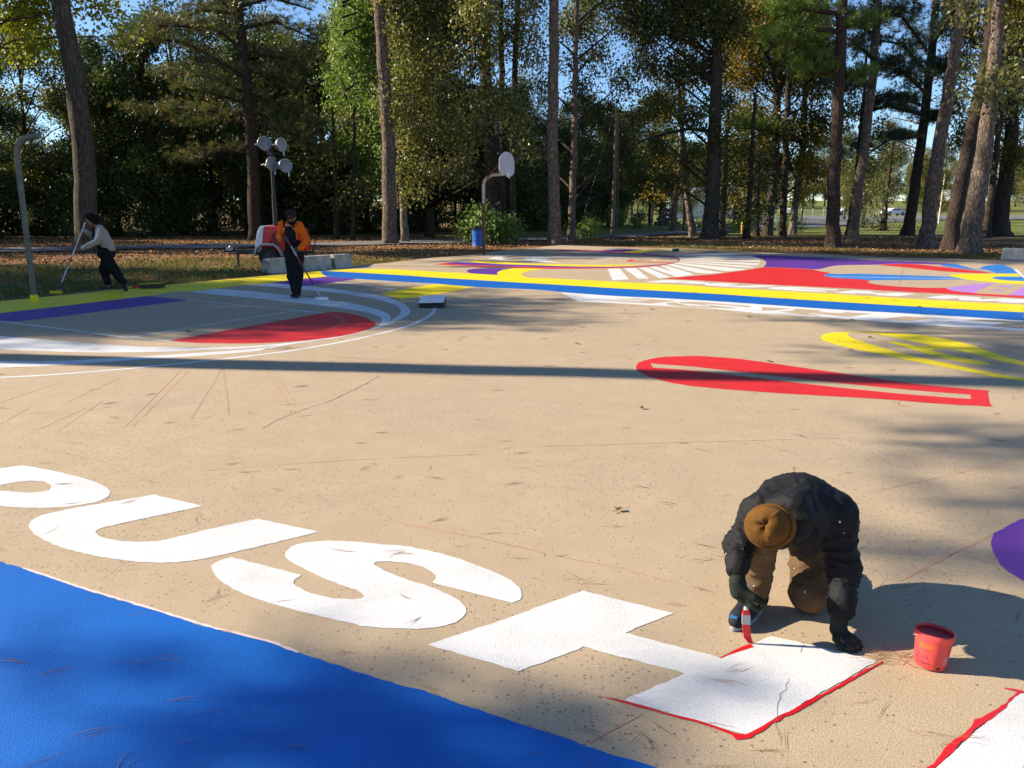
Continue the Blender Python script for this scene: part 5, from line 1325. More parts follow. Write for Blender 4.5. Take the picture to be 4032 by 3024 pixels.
# concrete barriers
def barrier(loc, rz, L, label):
    t_ = thing('concrete_barrier', label, 'barrier', loc, rz)
    m = MB()
    prof = [(-.23, 0), (-.20, .10), (-.15, .34), (-.12, .38), (.12, .38), (.15, .34), (.20, .10), (.23, 0)]
    M = Matrix(((0, 0, 1, 0), (1, 0, 0, 0), (0, 1, 0, 0), (0, 0, 0, 1)))
    m.prism(prof, L, M)
    m.build('block', CEMENT, t_, False, .02)
    h = MB()
    for k in (.28, .72):
        h.tube([(L * k - .06, 0, .375), (L * k - .06, 0, .42), (L * k + .06, 0, .42), (L * k + .06, 0, .375)], .010, 6)
    h.build('lifting_loop', RUST, t_, True)
    return t_
ba = math.atan2(23.27 - 21.30, -4.76 + 6.24)
u = Vector((math.cos(ba), math.sin(ba)))
barrier((-6.30, 21.42, -.02), ba, 2.02, 'long low concrete barrier behind the orange shirted painter')
barrier((-6.30 + u.x * 2.06 + .06, 21.42 + u.y * 2.06, -.02), ba, .62, 'short concrete block at the far end of the long barrier')
barrier((15.75, 26.9, -.03), -.35, 2.2, 'concrete barrier at the right edge beside the bright pine')

# bent hoop post without backboard
t = thing('bent_post', 'bent grey steel hoop post with no backboard, foot daubed yellow', 'post', (-8.72, 15.12, 0))
m = MB()
arc = [(0, 0, 0), (0, 0, 1.2), (.0, 0, 2.35)]
for k in range(1, 9):
    a = k / 8 * PI / 2
    arc.append((.30 * (1 - math.cos(a)), -.06 * (1 - math.cos(a)), 2.52 + .36 * math.sin(a)))
arc.append((.50, -.12, 2.895))
m.tube(arc, .05, 16)
m.build('pole', STEEL, t, True)
m = MB()
m.lathe([(.14, 0), (.14, .012), (.075, .015), (.07, .09), (.062, .12)], 16)
m.build('painted_foot', PAINTS['yellow'], t, True)

# the hoop with the fan backboard
t = thing('basketball_hoop', 'rusty post with a white fan shaped backboard and no rim', 'basketball hoop', (-.98, 29.24, 0), R(-25))
m = MB()
m.tube([(0, 0, 0), (0, 0, 1.0), (0, 0, 1.75)], .058, 14)
m.build('lower_post', RUST, t, True)
m = MB()
m.tube([(0, 0, 1.74), (0, 0, 2.35), (.03, 0, 2.48), (.12, 0, 2.58), (.30, 0, 2.68), (.85, 0, 2.72)], [.056, .056, .056, .055, .052, .05], 14)
m.build('upper_post', PALE_STEEL, t, True)
for s_ in (-1, 1):
    m = MB()
    m.tube([(.06, 0, 2.5), (.84, s_ * .32, 3.12)], .026, 8)
    m.build('brace', RUST, t, True)
fan = []
for k in range(0, 25):
    a = PI * k / 24
    fan.append((.655 * math.cos(a) * (1 if abs(math.cos(a)) < .97 else .99), .48 + .40 * math.sin(a)))
out = [(.645, .18), (.56, .06), (.40, -.02), (.22, 0), (.14, .07), (-.14, .07), (-.22, 0), (-.40, -.02), (-.56, .06), (-.645, .18)]
outl = [(.655, .30)] + fan + [(-.655, .30)] + out[::-1]
m = MB()
M = Matrix.Translation((.87, 0, 2.66)) @ Matrix.Diagonal((1, .9, .88, 1)) @ Matrix(((0, 0, 1, 0), (1, 0, 0, 0), (0, 1, 0, 0), (0, 0, 0, 1)))
m.prism(outl, .035, M)
bb = m.build('backboard', simple('chalky_white_board', (.50, .50, .53), .6, 0, .3, .1, 3), t, False, .008)
m = MB()
m.box((.93, 0, 2.70), (.06, .16, .16)); m.box((.97, 0, 2.64), (.05, .05, .14))
m.build('rim_bracket', WHITE_P, bb, False, .006)

# blue drum
t = thing('trash_drum', 'blue steel drum used as a bin beside the hoop post', 'drum', (-1.45, 35.7, -.05))
m = MB()
m.lathe([(.0, .01), (.235, .01), (.24, .0), (.25, .02), (.24, .04), (.24, .27), (.255, .285), (.24, .30), (.24, .53), (.255, .545), (.24, .56), (.24, .78), (.252, .80), (.24, .82), (.225, .80), (.225, .1), (.0, .1)], 30)
m.build('shell', simple('scuffed_blue_drum', (.012, .10, .42), .45, 0, .4, .35, 6), t, True)
m = MB()
m.lathe([(.226, .70), (.262, .70), (.262, .86), (.226, .86)], 30)
m.build('bin_liner', simple('black_bin_bag', (.012, .012, .013), .35), t, True)

# utility pole with its thin conduit
t = thing('utility_pole', 'brown wooden utility pole standing at the road', 'pole', (5.07, 42.4, 0))
m = MB(); m.tube([(0, 0, -.1), (.02, 0, 3), (.04, 0, 6.2)], [.12, .105, .095], 12); m.build('pole', WOODG, t, True)
m = MB(); m.tube([(.20, -.02, -.05), (.20, -.02, 3.5), (.13, 0, 6)], .022, 6); m.build('conduit', STEEL, t, True)
m = MB(); m.lathe([(0, .0), (.11, 0), (.09, .08), (0, .10)], 10, Matrix.Translation((.04, 0, 6.18))); m.build('cap', STEEL, t, True)
t = thing('guy_wire', 'thin slanting guy wire left of the utility pole', 'wire', (3.3, 42.6, 0))
m = MB(); m.tube([(0, 0, 0), (.35, 0, 1.3), (1.70, -.15, 6.0)], .012, 5); m.build('wire', STEEL, t, True)

# yellow post, green bin, hydrant, sign frame
t = thing('yellow_post', 'short yellow marker post beside the road', 'post', (14.1, 51.7, -.05))
m = MB(); m.lathe([(.0, 0), (.055, 0), (.055, .62), (.045, .67), (.0, .69)], 12); m.build('post', simple('safety_yellow', (.75, .48, .02), .5), t, True)
m = MB(); m.lathe([(.057, .52), (.057, .58)], 12); m.build('band', BLACK, t)
t = thing('green_bin', 'dark green dumpster on the shaded grass behind the trunks', 'dumpster', (27.5, 96, float(terrain(27.5, 96))))
m = MB()
side_prism(m, [(-.75, .1), (-.85, 1.0), (.85, 1.0), (.75, .1)], -.5, 1.0); m.build('container', simple('green_bin_paint', (.015, .10, .05), .5), t, False, .02)
m = MB(); m.box((0, 0, 1.03), (1.75, 1.08, .05), Matrix.Rotation(.06, 3, 'X')); m.build('lid', BLACK, t)
t = thing('fire_hydrant', 'small red hydrant on a yellow foot between the trunks', 'hydrant', (17.6, 62, float(terrain(17.6, 62))))
m = MB(); m.lathe([(.0, .25), (.11, .25), (.11, .5), (.13, .52), (.10, .58), (.05, .66), (.0, .68)], 14); m.tube([(-.18, 0, .42), (.18, 0, .42)], .05, 8); m.build('barrel', RED_P, t, True)
m = MB(); m.lathe([(.0, 0), (.15, 0), (.15, .04), (.10, .06), (.10, .25), (.0, .25)], 14); m.build('foot', simple('safety_yellow', (.75, .48, .02), .5), t, True)
t = thing('wooden_frame', 'grey wooden post with a crossbeam between the pale trunk pair', 'post', (11.3, 55.5, -.05))
m = MB(); m.box((0, 0, 1.25), (.16, .14, 2.6)); m.build('post', WOODG, t, False, .01)
m = MB(); m.box((-.45, 0, 2.42), (1.2, .12, .14)); m.build('beam', WOODG, t, False, .01)
t = thing('log_pile', 'stack of pale cut logs beside the wooden frame', 'log pile', (13.2, 72, float(terrain(13.2, 72))))
for r_, n_ in ((0, 5), (1, 4), (2, 3), (3, 2)):
    for k in range(n_):
        m = MB(); cx = (k - (n_ - 1) / 2) * .42; cz = .2 + r_ * .36
        m.tube([(cx, -.6, cz), (cx, .6, cz)], .19 + .02 * ((k * 7 + r_) % 3 - 1), 10); m.build('log', BARK_PALE, t, True)
t = thing('lamp_pole', 'slender pale pole standing on the sunny lawn', 'pole', (42.4, 83.9, float(terrain(42.4, 83.9))))
m = MB(); m.tube([(0, 0, -.1), (.05, 0, 2.5), (.12, 0, 4.75)], [.10, .085, .06], 10); m.build('shaft', simple('bleached_pole', (.55, .47, .38), .7), t, True)
m = MB(); m.lathe([(0, 0), (.11, 0), (.11, .12), (0, .14)], 10, Matrix.Translation((.12, 0, 4.72))); m.build('cap', STEEL, t, True)

# shed
t = thing('metal_shed', 'white ribbed metal shed glimpsed behind the oak trunks', 'building', (27.6, 121, float(terrain(27.6, 121)) - .1))
SHED = simple('white_ribbed_sheet', (.66, .66, .63), .5, .1, .4, .15, 2)
m = MB(); m.box((0, 3.5, 1.7), (10.5, 7, 3.4)); m.build('wall', SHED, t)
for k in range(26):
    m = MB(); m.box((-5.1 + k * .408, -.03, 1.7), (.08, .05, 3.36)); m.build('rib', SHED, t)
m = MB()
for s_ in (-1, 1):
    m.box((0, 3.5 + s_ * 1.9, 3.9), (11, 4.2, .08), Matrix.Rotation(-s_ * .27, 3, 'X'))
m.build('roof', simple('grey_roof_sheet', (.42, .43, .44), .5, .3), t)
m = MB(); m.box((2.2, -.05, 1.25), (2.4, .08, 2.5)); m.build('door', simple('tan_roller_door', (.55, .47, .33), .6), t)

# vehicles across the car park
def car(name, label, loc, rz, body_prof, glass, colour, wheels, width=1.8):
    t_ = thing(name, label, 'truck' if 'pickup' in name else 'car', loc, rz)
    m = MB(); side_prism(m, body_prof, -width / 2, width); b = m.build('body', colour, t_, True, .05)
    for g in glass:
        m = MB(); side_prism(m, g, -width / 2 - .012, width + .024); m.build('window', GLASSY, b)
    for wx in wheels:
        for sy in (-1, 1):
            m = MB(); M = Matrix.Translation((wx, sy * (width / 2 - .06) - .11, .36)) @ Matrix.Rotation(-PI / 2, 4, 'X')
            m.lathe([(.18, 0), (.33, 0), (.36, .04), (.36, .18), (.33, .22), (.18, .22)], 18, M); w = m.build('wheel', RUBBER, t_, True)
            m = MB(); m.lathe([(.001, .11), (.18, .10), (.18, .0), (.18, .22)], 14, M); m.build('rim', CHROME, w, True)
    for wx in (body_prof[0][0] - .01, body_prof[-1][0] + .01):
        m = MB()
        m.box((wx, -width * .36, .85), (.04, .3, .16)); m.box((wx, width * .36, .85), (.04, .3, .16)); m.build('lamp', simple('lamp_glass', (.7, .68, .6), .2), t_)
    return t_
pick = [(-2.6, .45), (-2.62, .95), (-1.5, 1.08), (-.85, 1.72), (.75, 1.76), (.95, 1.15), (2.6, 1.12), (2.62, .45)]
car('pickup_truck', 'white pickup parked across the car park right of the shaded pine', (65.6, 165, float(terrain(65.6, 165)) + .05), 0, pick, [[(-1.28, 1.12), (-.75, 1.62), (-.18, 1.65), (-.18, 1.12)], [(-.08, 1.12), (-.08, 1.65), (.64, 1.66), (.76, 1.14)]], WHITE_P, (-1.7, 1.7))
sedan = [(-2.2, .4), (-2.25, .85), (-1.3, .98), (-.6, 1.42), (.7, 1.45), (1.4, 1.02), (2.2, .95), (2.2, .4)]
car('white_car', 'white car half hidden behind the vine covered trunk', (73.5, 163, float(terrain(73.5, 163)) + .05), .2, sedan, [[(-1.05, .98), (-.5, 1.34), (0, 1.36), (0, .98)], [(.08, .98), (.08, 1.36), (.65, 1.37), (1.1, .99)]], WHITE_P, (-1.4, 1.4), 1.7)
car('white_car', 'pale parked car half hidden among the autumn clump of trunks', (38.6, 118, float(terrain(38.6, 118)) + .05), 1.2, sedan, [[(-1.05, .98), (-.5, 1.34), (0, 1.36), (0, .98)], [(.08, .98), (.08, 1.36), (.65, 1.37), (1.1, .99)]], simple('pale_blue_car_paint', (.45, .50, .55), .3), (-1.4, 1.4), 1.7)

# far rail fence
t = thing('rail_fence', 'pale rail fence along the far side of the car park', 'fence', (58, 178, float(terrain(58, 178))), .06)
FEN = simple('bleached_rail', (.62, .60, .52), .8)
for k in range(13):
    m = MB(); m.box((-9 + k * 2.4, 0, .65), (.16, .16, 1.4)); m.build('post', FEN, t, False, .01)
for z in (.55, 1.0):
    m = MB(); m.box((5.4, .1, z), (29, .06, .12)); m.build('rail', FEN, t)

# green broom lying on the far side of the court
t = thing('push_broom', 'green headed broom with a long handle lying near the far edge', 'broom', (6.07, 31.1, .0))
m = MB(); m.box((0, 0, .05), (.30, .10, .10), Matrix.Rotation(.7, 3, 'Z')); m.build('broom_head', simple('dark_green_bristle', (.01, .12, .07), .8), t, False, .01)
m = MB(); m.tube([(0, 0, .10), (1.35, -.75, .02)], .013, 8); m.build('handle', simple('green_handle', (.03, .18, .09), .5), t, True)

# paint trays
def tray(loc, rz, sc, paint, label, wet, tilt=0.0):
    t_ = thing('paint_tray', label, 'paint tray', loc, rz)
    m = MB()
    L, Wd, H = .42 * sc, .30 * sc, .085 * sc
    vs = [(-L / 2, -Wd / 2, 0), (L * .1, -Wd / 2, 0), (L / 2, -Wd / 2, H * .75), (-L / 2, -Wd / 2 - .01, H), (L / 2, -Wd / 2 - .01, H)]
    def pt(x, y, z): return (x, y, z)
    o_ = [(-L / 2 + .02, 0), (L / 2 - .02, 0), (L / 2, H), (-L / 2, H)]
    side_prism(m, o_, -Wd / 2, .008); side_prism(m, o_, Wd / 2 - .008, .008)
    m.box((-L / 2 + .01, 0, H / 2), (.008, Wd, H)); m.box((L / 2 - .01, 0, H / 2), (.008, Wd, H)); m.box((0, 0, .006), (L - .03, Wd, .008))
    m.build('tray', paint, t_)
    if tilt:
        hb = H + Wd * math.tan(tilt)
        m = MB()
        M = Matrix(((0, 0, 1, -L / 2), (1, 0, 0, 0), (0, 1, 0, 0), (0, 0, 0, 1)))
        m.prism([(-Wd / 2, H * .6), (Wd / 2, H * .6), (Wd / 2, hb), (-Wd / 2, H)], L, M)
        m.build('ramp', paint, t_)
    m = MB(); m.box((0, 0, H + .006 + Wd / 2 * math.tan(tilt)), (L + .012, (Wd + .012) / math.cos(tilt), .006), Matrix.Rotation(tilt, 3, 'X') @ Matrix.Rotation(-.04, 3, 'Y')); m.build('wet_paint', wet, t_)
    return t_
tray((-1.37, 14.25, .003), -.1, 1.0, simple('black_tray_plastic', (.02, .02, .022), .4), 'black tray of white paint on the thin outer arc', simple('wet_white_paint', (.80, .80, .80), .2, 0, .6, .03), .28)
tray((-7.60, 17.55, .003), .1, 1.05, simple('dark_tray_plastic', (.03, .03, .03), .45), 'dark tray of yellow paint behind the woman', simple('wet_yellow_paint', (.78, .60, .01), .2, 0, .6, .03))
t = thing('paint_brush', 'red handled brush lying against the yellow tray', 'brush', (-7.95, 17.4, .0), .2)
m = MB(); m.tube([(0, 0, .03), (.14, 0, .045)], [.03, .02], 8); m.build('handle', RED_P, t, True)
m = MB(); m.box((-.06, 0, .03), (.12, .07, .045)); m.build('bristle', simple('yellow_clogged_bristle', (.5, .35, .05), .8), t, False, .008)

# small red pail in the foreground
t = thing('paint_pail', 'red plastic paint pail beside the kneeling painter', 'bucket', (1.62, 2.91, .002))
t.rotation_euler = (R(-2), R(5), R(12))
t.scale = (.84, .84, .84)
PAIL = simple('paint_smeared_pail', (.80, .075, .07), .4, 0, .45, .16, 14)
m = MB()
m.lathe([(.0, .012), (.064, .012), (.066, .0), (.068, .004), (.079, .135), (.084, .137), (.086, .142), (.085, .166), (.080, .168), (.0785, .164), (.068, .02), (.0, .02)], 48)
pb = m.build('shell', PAIL, t, True)
m = MB(); m.lathe([(.001, .150), (.04, .151), (.078, .153)], 32); m.build('wet_paint', simple('deep_red_liquid', (.40, .006, .012), .4, 0, .25, .05), t, True)
m = MB()
for k in range(17):
    pass
hp = [(.087 * math.cos(a), .087 * math.sin(a) - .004, .148 - .035 * math.sin((a - .2) / 2.9 * PI)) for a in [.2 + i * 2.9 / 16 for i in range(17)]]
m.tube(hp, .0018, 6)
m.build('handle', simple('clear_plastic_handle', (.6, .3, .28), .3), t, True)
def wrap_text(body, size, ang, z, mat, parent, name='printed_word', slant=0.0):
    cu = bpy.data.curves.new('text', 'FONT')
    cu.body = body
    cu.size = size
    cu.align_x = 'LEFT'
    to = bpy.data.objects.new('text', cu)
    C.objects.link(to)
    bpy.context.view_layer.update()
    me = bpy.data.meshes.new_from_object(to.evaluated_get(bpy.context.evaluated_depsgraph_get()))
    bpy.data.objects.remove(to)
    bm = bmesh.new(); bm.from_mesh(me)
    bmesh.ops.triangulate(bm, faces=bm.faces[:])
    bmesh.ops.subdivide_edges(bm, edges=[e for e in bm.edges if e.calc_length() > .006], cuts=2)
    for v in bm.verts:
        zz = z + v.co.y
        rr = .068 + (.079 - .068) * zz / .135 + .0007
        a = ang + v.co.x / .074
        v.co = (rr * math.cos(a), rr * math.sin(a), zz)
    bm.to_mesh(me); bm.free()
    return obj(name, me, mat, parent)
NAVY = simple('navy_print', (.03, .03, .10), .5)
A0 = math.atan2(-2.91, -1.62) - R(12)
wrap_text('2', .046, A0 - 1.02, .044, NAVY, pb)
wrap_text('1/2', .026, A0 - .62, .048, NAVY, pb)
wrap_text('QUARTS', .020, A0 - 1.02, .020, NAVY, pb)
def wrap_patch(a0, a1, z0, z1, mat, name):
    m = MB()
    n = 10
    vs = []
    for i in range(n + 1):
        a = a0 + (a1 - a0) * i / n
        for zz in (z0, z1):
            rr = .068 + .011 * zz / .135 + .0006
            vs.append((rr * math.cos(a), rr * math.sin(a), zz))
    m.add(vs, [(2 * i, 2 * i + 2, 2 * i + 3, 2 * i + 1) for i in range(n)])
    return m.build(name, mat, pb, True)
wrap_patch(A0 - .75, A0 + .05, .097, .121, simple('orange_print', (.85, .115, .03), .45), 'printed_patch')
wrap_patch(A0 - .98, A0 - .10, .089, .0915, NAVY, 'printed_rule')
wrap_patch(A0 + .75, A0 + 1.1, .030, .075, simple('pale_print', (.62, .22, .20), .5), 'printed_patch')
wrap_patch(A0 + .42, A0 + .66, .006, .020, simple('dark_red_print', (.18, .02, .02), .5), 'printed_patch')

# ------------------------------------------------------------------ people
class Field:
    """blended solid on a grid, meshed as one continuous surface"""
    def __init__(s, lo, hi, h):
        s.h = h
        s.lo = np.array(lo, np.float32)
        n = np.ceil((np.array(hi) - np.array(lo)) / h).astype(int) + 1
        s.n = n
        s.F = np.full(n, 1.0, np.float32)
        s.ax = [s.lo[i] + h * np.arange(n[i], dtype=np.float32) for i in range(3)]
    def _sub(s, a, b, pad):
        i0 = np.maximum(0, np.floor((np.minimum(a, b) - pad - s.lo) / s.h).astype(int))
        i1 = np.minimum(s.n, np.ceil((np.maximum(a, b) + pad - s.lo) / s.h).astype(int) + 1)
        sl = tuple(slice(int(p), int(q)) for p, q in zip(i0, i1))
        X, Y, Z = np.meshgrid(*[s.ax[i][sl[i]] for i in range(3)], indexing='ij')
        return sl, X, Y, Z
    def _join(s, sl, d, k):
        F = s.F[sl]
        hh = np.clip(.5 + .5 * (d - F) / k, 0, 1)
        s.F[sl] = d * (1 - hh) + F * hh - k * hh * (1 - hh)
    def cap(s, a, b, ra, rb, k=.03, fold=None):
        a = np.array(a, np.float32); b = np.array(b, np.float32)
        sl, X, Y, Z = s._sub(a, b, max(ra, rb) + .12)
        ab = b - a
        l2 = max(float(ab @ ab), 1e-9)
        t = np.clip(((X - a[0]) * ab[0] + (Y - a[1]) * ab[1] + (Z - a[2]) * ab[2]) / l2, 0, 1)
        d = np.sqrt((X - a[0] - t * ab[0]) ** 2 + (Y - a[1] - t * ab[1]) ** 2 + (Z - a[2] - t * ab[2]) ** 2) - (ra + t * (rb - ra))
        if fold:
            amp, n_, ph = fold
            d = d - amp * ((1 - np.abs(np.sin(n_ * PI * t + ph + 1.1 * np.sin(23 * X + 17 * Y + 1.0) + .8 * np.sin(31 * Z + 19 * X)))) ** 2 * 1.3 - .3)
        s._join(sl, d, k)
        return s
    def chain(s, pts, rad, k=.03):
        for i in range(len(pts) - 1):
            s.cap(pts[i], pts[i + 1], rad[i], rad[i + 1], k)
        return s
    def ell(s, c, r, axes=None, k=.03):
        c = np.array(c, np.float32)
        m = max(r)
        sl, X, Y, Z = s._sub(c, c, m + .12)
        P = np.stack([X - c[0], Y - c[1], Z - c[2]], -1)
        if axes is not None:
            P = P @ np.array(axes, np.float32).T
        q = P / np.array(r, np.float32)
        k0 = np.sqrt((q ** 2).sum(-1))
        k1 = np.sqrt(((q / np.array(r, np.float32)) ** 2).sum(-1)) + 1e-6
        s._join(sl, k0 * (k0 - 1) / k1, k)
        return s
    def warp(s, fn):
        X, Y, Z = np.meshgrid(*s.ax, indexing='ij')
        s.F = s.F + fn(X, Y, Z).astype(np.float32)
        return s
    def cut(s, fn):
        X, Y, Z = np.meshgrid(*s.ax, indexing='ij')
        s.F = np.maximum(s.F, fn(X, Y, Z))
        return s
    def mesh(s, name):
        F = s.F
        neg = F < 0
        cnt = np.zeros(np.array(F.shape) - 1, np.int8)
        cor = [(i, j, k) for i in (0, 1) for j in (0, 1) for k in (0, 1)]
        for i, j, k in cor:
            cnt += neg[i:F.shape[0] - 1 + i, j:F.shape[1] - 1 + j, k:F.shape[2] - 1 + k]
        act = np.argwhere((cnt > 0) & (cnt < 8))
        vals = np.stack([F[act[:, 0] + i, act[:, 1] + j, act[:, 2] + k] for i, j, k in cor], 1)
        ofs = np.array(cor, np.float32)
        acc = np.zeros((len(act), 3), np.float32)
        num = np.zeros((len(act), 1), np.float32)
        for a in range(8):
            for b in range(a + 1, 8):
                if np.abs(ofs[a] - ofs[b]).sum() != 1:
                    continue
                fa, fb = vals[:, a], vals[:, b]
                cr = (fa < 0) != (fb < 0)
                t = np.where(cr, fa / np.where(cr, fa - fb, 1), 0)[:, None]
                acc += np.where(cr[:, None], ofs[a] + t * (ofs[b] - ofs[a]), 0)
                num += cr[:, None]
        v = s.lo + (act + acc / num) * s.h
        idx = np.full(cnt.shape, -1, np.int32)
        idx[act[:, 0], act[:, 1], act[:, 2]] = np.arange(len(act))
        faces = []
        for ax in range(3):
            sa = [slice(None)] * 3; sb = [slice(None)] * 3
            sa[ax] = slice(0, -1); sb[ax] = slice(1, None)
            A, B = neg[tuple(sa)], neg[tuple(sb)]
            e = np.argwhere(A != B)
            u_, w_ = [(1, 2), (2, 0), (0, 1)][ax]
            ok = (e[:, u_] > 0) & (e[:, w_] > 0) & (e[:, u_] < cnt.shape[u_]) & (e[:, w_] < cnt.shape[w_])
            e = e[ok]
            fl = A[e[:, 0], e[:, 1], e[:, 2]]
            def cell(du, dw):
                q = e.copy(); q[:, u_] += du; q[:, w_] += dw
                return idx[q[:, 0], q[:, 1], q[:, 2]]
            q = np.stack([cell(-1, -1), cell(0, -1), cell(0, 0), cell(-1, 0)], 1)
            q[~fl] = q[~fl][:, ::-1]
            faces.append(q)
        f = np.concatenate(faces)
        f = f[(f >= 0).all(1)]
        me = np_mesh(name, v, f, smooth_on=True)
        # relax the grid steps
        bm = bmesh.new(); bm.from_mesh(me)
        for _ in range(2):
            bmesh.ops.smooth_vert(bm, verts=bm.verts, factor=.45, use_axis_x=True, use_axis_y=True, use_axis_z=True)
        bm.to_mesh(me); bm.free()
        smooth(me)
        return me

def creases(seed, amp, freq, squash=(1, 1, 1)):
    rs = np.random.default_rng(seed)
    K = rs.normal(size=(7, 3)) * freq * np.array(squash)
    ph = rs.random(7) * 6.28
    def fn(X, Y, Z):
        o = 0
        for (a, b, c), p in zip(K, ph):
            o = o + (1 - np.abs(np.sin(.5 * (a * X + b * Y + c * Z + p + 1.6 * np.sin(.35 * (b * X + c * Y + a * Z)))))) ** 4
        return -amp * (o - .8)
    return fn

def V(*a):
    return np.array(a, float)
def nrm(a):
    a = np.array(a, float)
    return a / np.linalg.norm(a)

def hand_chains(wrist, along, back, side, curl, spread=.06, size=1.0, thumb=.6):
    """palm and five separate fingers: along = wrist to knuckles, back = back of hand, side = towards the thumb"""
    d, n, sd = nrm(along), nrm(back), nrm(side)
    w = np.array(wrist, float)
    out = []
    lens = [.070, .078, .073, .058]
    offs = [.030, .010, -.011, -.031]
    for i in range(4):
        kn = w + (d * .088 + sd * offs[i] - n * .004 * (i == 3)) * size
        out.append(([w + sd * offs[i] * .55 * size + d * .01, kn], [.019 * size, .0125 * size]))
        p = kn
        a = curl[i] if isinstance(curl, (list, tuple)) else curl
        ang = a * .55
        pts = [p]
        for fr in (.45, .32, .23):
            dd = d * math.cos(ang) - n * math.sin(ang) + sd * (1.5 - i) * spread
            p = p + nrm(dd) * lens[i] * fr * size * 1.05
            pts.append(p)
            ang += a
        out.append((pts, [.0112 * size, .0102 * size, .0092 * size, .0078 * size]))
    b = w + (d * .028 + sd * .024) * size
    t1 = b + nrm(d * .55 + sd * .75 - n * .25 * thumb) * .042 * size
    t2 = t1 + nrm(d * .85 + sd * .25 - n * .7 * thumb) * .034 * size
    t3 = t2 + nrm(d * .9 - n * .9 * thumb - sd * .15) * .026 * size
    out.append(([b, t1, t2, t3], [.017 * size, .0135 * size, .0115 * size, .009 * size]))
    return out

def hand_field(chains, h=.0036, grow=0.0, extra=()):
    allp = np.concatenate([np.array(c[0]) for c in chains] + [np.array(e[0]) for e in extra])
    f = Field(allp.min(0) - .04, allp.max(0) + .04, h)
    for p, r in chains:
        f.chain(p, [q + grow for q in r], .007)
    for p, r in extra:
        f.chain(p, r, .012)
    return f

def head_into(f, c, fw, up, s=1.0, k=.02):
    """skull, jaw, nose, brow, ears, chin in the head's own axes"""
    fw = nrm(fw); up = nrm(np.array(up) - fw * np.dot(up, fw)); rt = np.cross(fw, up)
    c = np.array(c, float)
    A = np.array([rt, fw, up])
    at_ = lambda x, y, z: c + (rt * x + fw * y + up * z) * s
    f.ell(at_(0, -.012, .03), (.075 * s, .094 * s, .088 * s), A, k)
    f.ell(at_(0, .022, -.045), (.058 * s, .062 * s, .072 * s), A, .03)
    f.ell(at_(0, .062, -.092), (.026 * s, .022 * s, .018 * s), A, .02)
    f.cap(at_(0, .088, .010), at_(0, .105, -.028), .009 * s, .014 * s, .012)
    f.cap(at_(-.035, .078, .022), at_(.035, .078, .022), .012 * s, .012 * s, .015)
    f.cap(at_(-.018, .082, -.058), at_(.018, .082, -.058), .009 * s, .009 * s, .008)
    for q in (-1, 1):
        f.ell(at_(q * .078, -.008, -.008), (.010 * s, .020 * s, .031 * s), A, .008)
        f.ell(at_(q * .042, .062, -.02), (.02 * s, .02 * s, .02 * s), A, .02)
    return A, at_

def eyes(at_, parent, o, s=1.0):
    for q in (-1, 1):
        m = MB()
        M = Matrix.Translation(Vector(at_(q * .031, .078, .004)) - Vector(o))
        m.lathe([(.001, -.012), (.008, -.009), (.0115, 0), (.008, .009), (.001, .012)], 10, M)
        m.build('eye', simple('dark_eye', (.03, .02, .015), .2), parent, True)

SKIN = simple('brown_skin', (.19, .085, .045), .5, 0, .35, .12, 14)
SKIN2 = simple('warm_brown_skin', (.22, .105, .06), .5, 0, .35, .12, 14)
def cloth(name, col, rough=.85, var=.25, bump=.25, bscale=220, spec=.2, vscale=9):
    return simple(name, col, rough, 0, spec, var, vscale, bump, bscale, .003)
NYLON = cloth('black_padded_nylon', (.011, .011, .0125), .72, .3, .35, 90, .2)
DUCK = cloth('tan_work_cloth', (.135, .083, .042), .9, .35, .35, 180)
KNIT = cloth('ochre_ribbed_knit', (.135, .062, .015), .95, .25, .9, 240, .1, 16)
GLOVE = cloth('dark_green_glove', (.020, .024, .018), .8, .5, .4, 160)
SHOE = cloth('dark_trainer_mesh', (.02, .022, .028), .7, .4, .3, 200)
SPLAT = simple('dried_white_paint', (.70, .70, .68), .6)
BOOT = cloth('dark_brown_boot', (.035, .026, .02), .75, .3, .2, 100)

def shift(me, o):
    me.transform(Matrix.Translation((-o[0], -o[1], -o[2])))
    return me
def cloth_part(name, field, mat, parent, o):
    return obj(name, shift(field.mesh(name), o), mat, parent)
def splats(parent, host, n, seed, size=.008):
    """small dried flecks of white paint stuck on a garment"""
    rs = random.Random(seed)
    me = host.data
    m = MB()
    for _ in range(n):
        p = me.polygons[rs.randrange(len(me.polygons))]
        c, nr = p.center, p.normal
        if c.z > .5 or c.z < .05:
            continue
        M = Matrix.Translation(c + nr * .0015) @ nr.to_track_quat('Z', 'Y').to_matrix().to_4x4()
        a, b = size * rs.uniform(.3, 1.0), size * rs.uniform(.3, 1.2)
        m.add([M @ Vector((a * math.cos(q), b * math.sin(q), .001 * (q % 2))) for q in [i * PI / 3 for i in range(6)]], [(0, 1, 2, 3, 4, 5)])
    if m.f:
        m.build('paint_flecks', SPLAT, host)['kind'] = 'stuff'

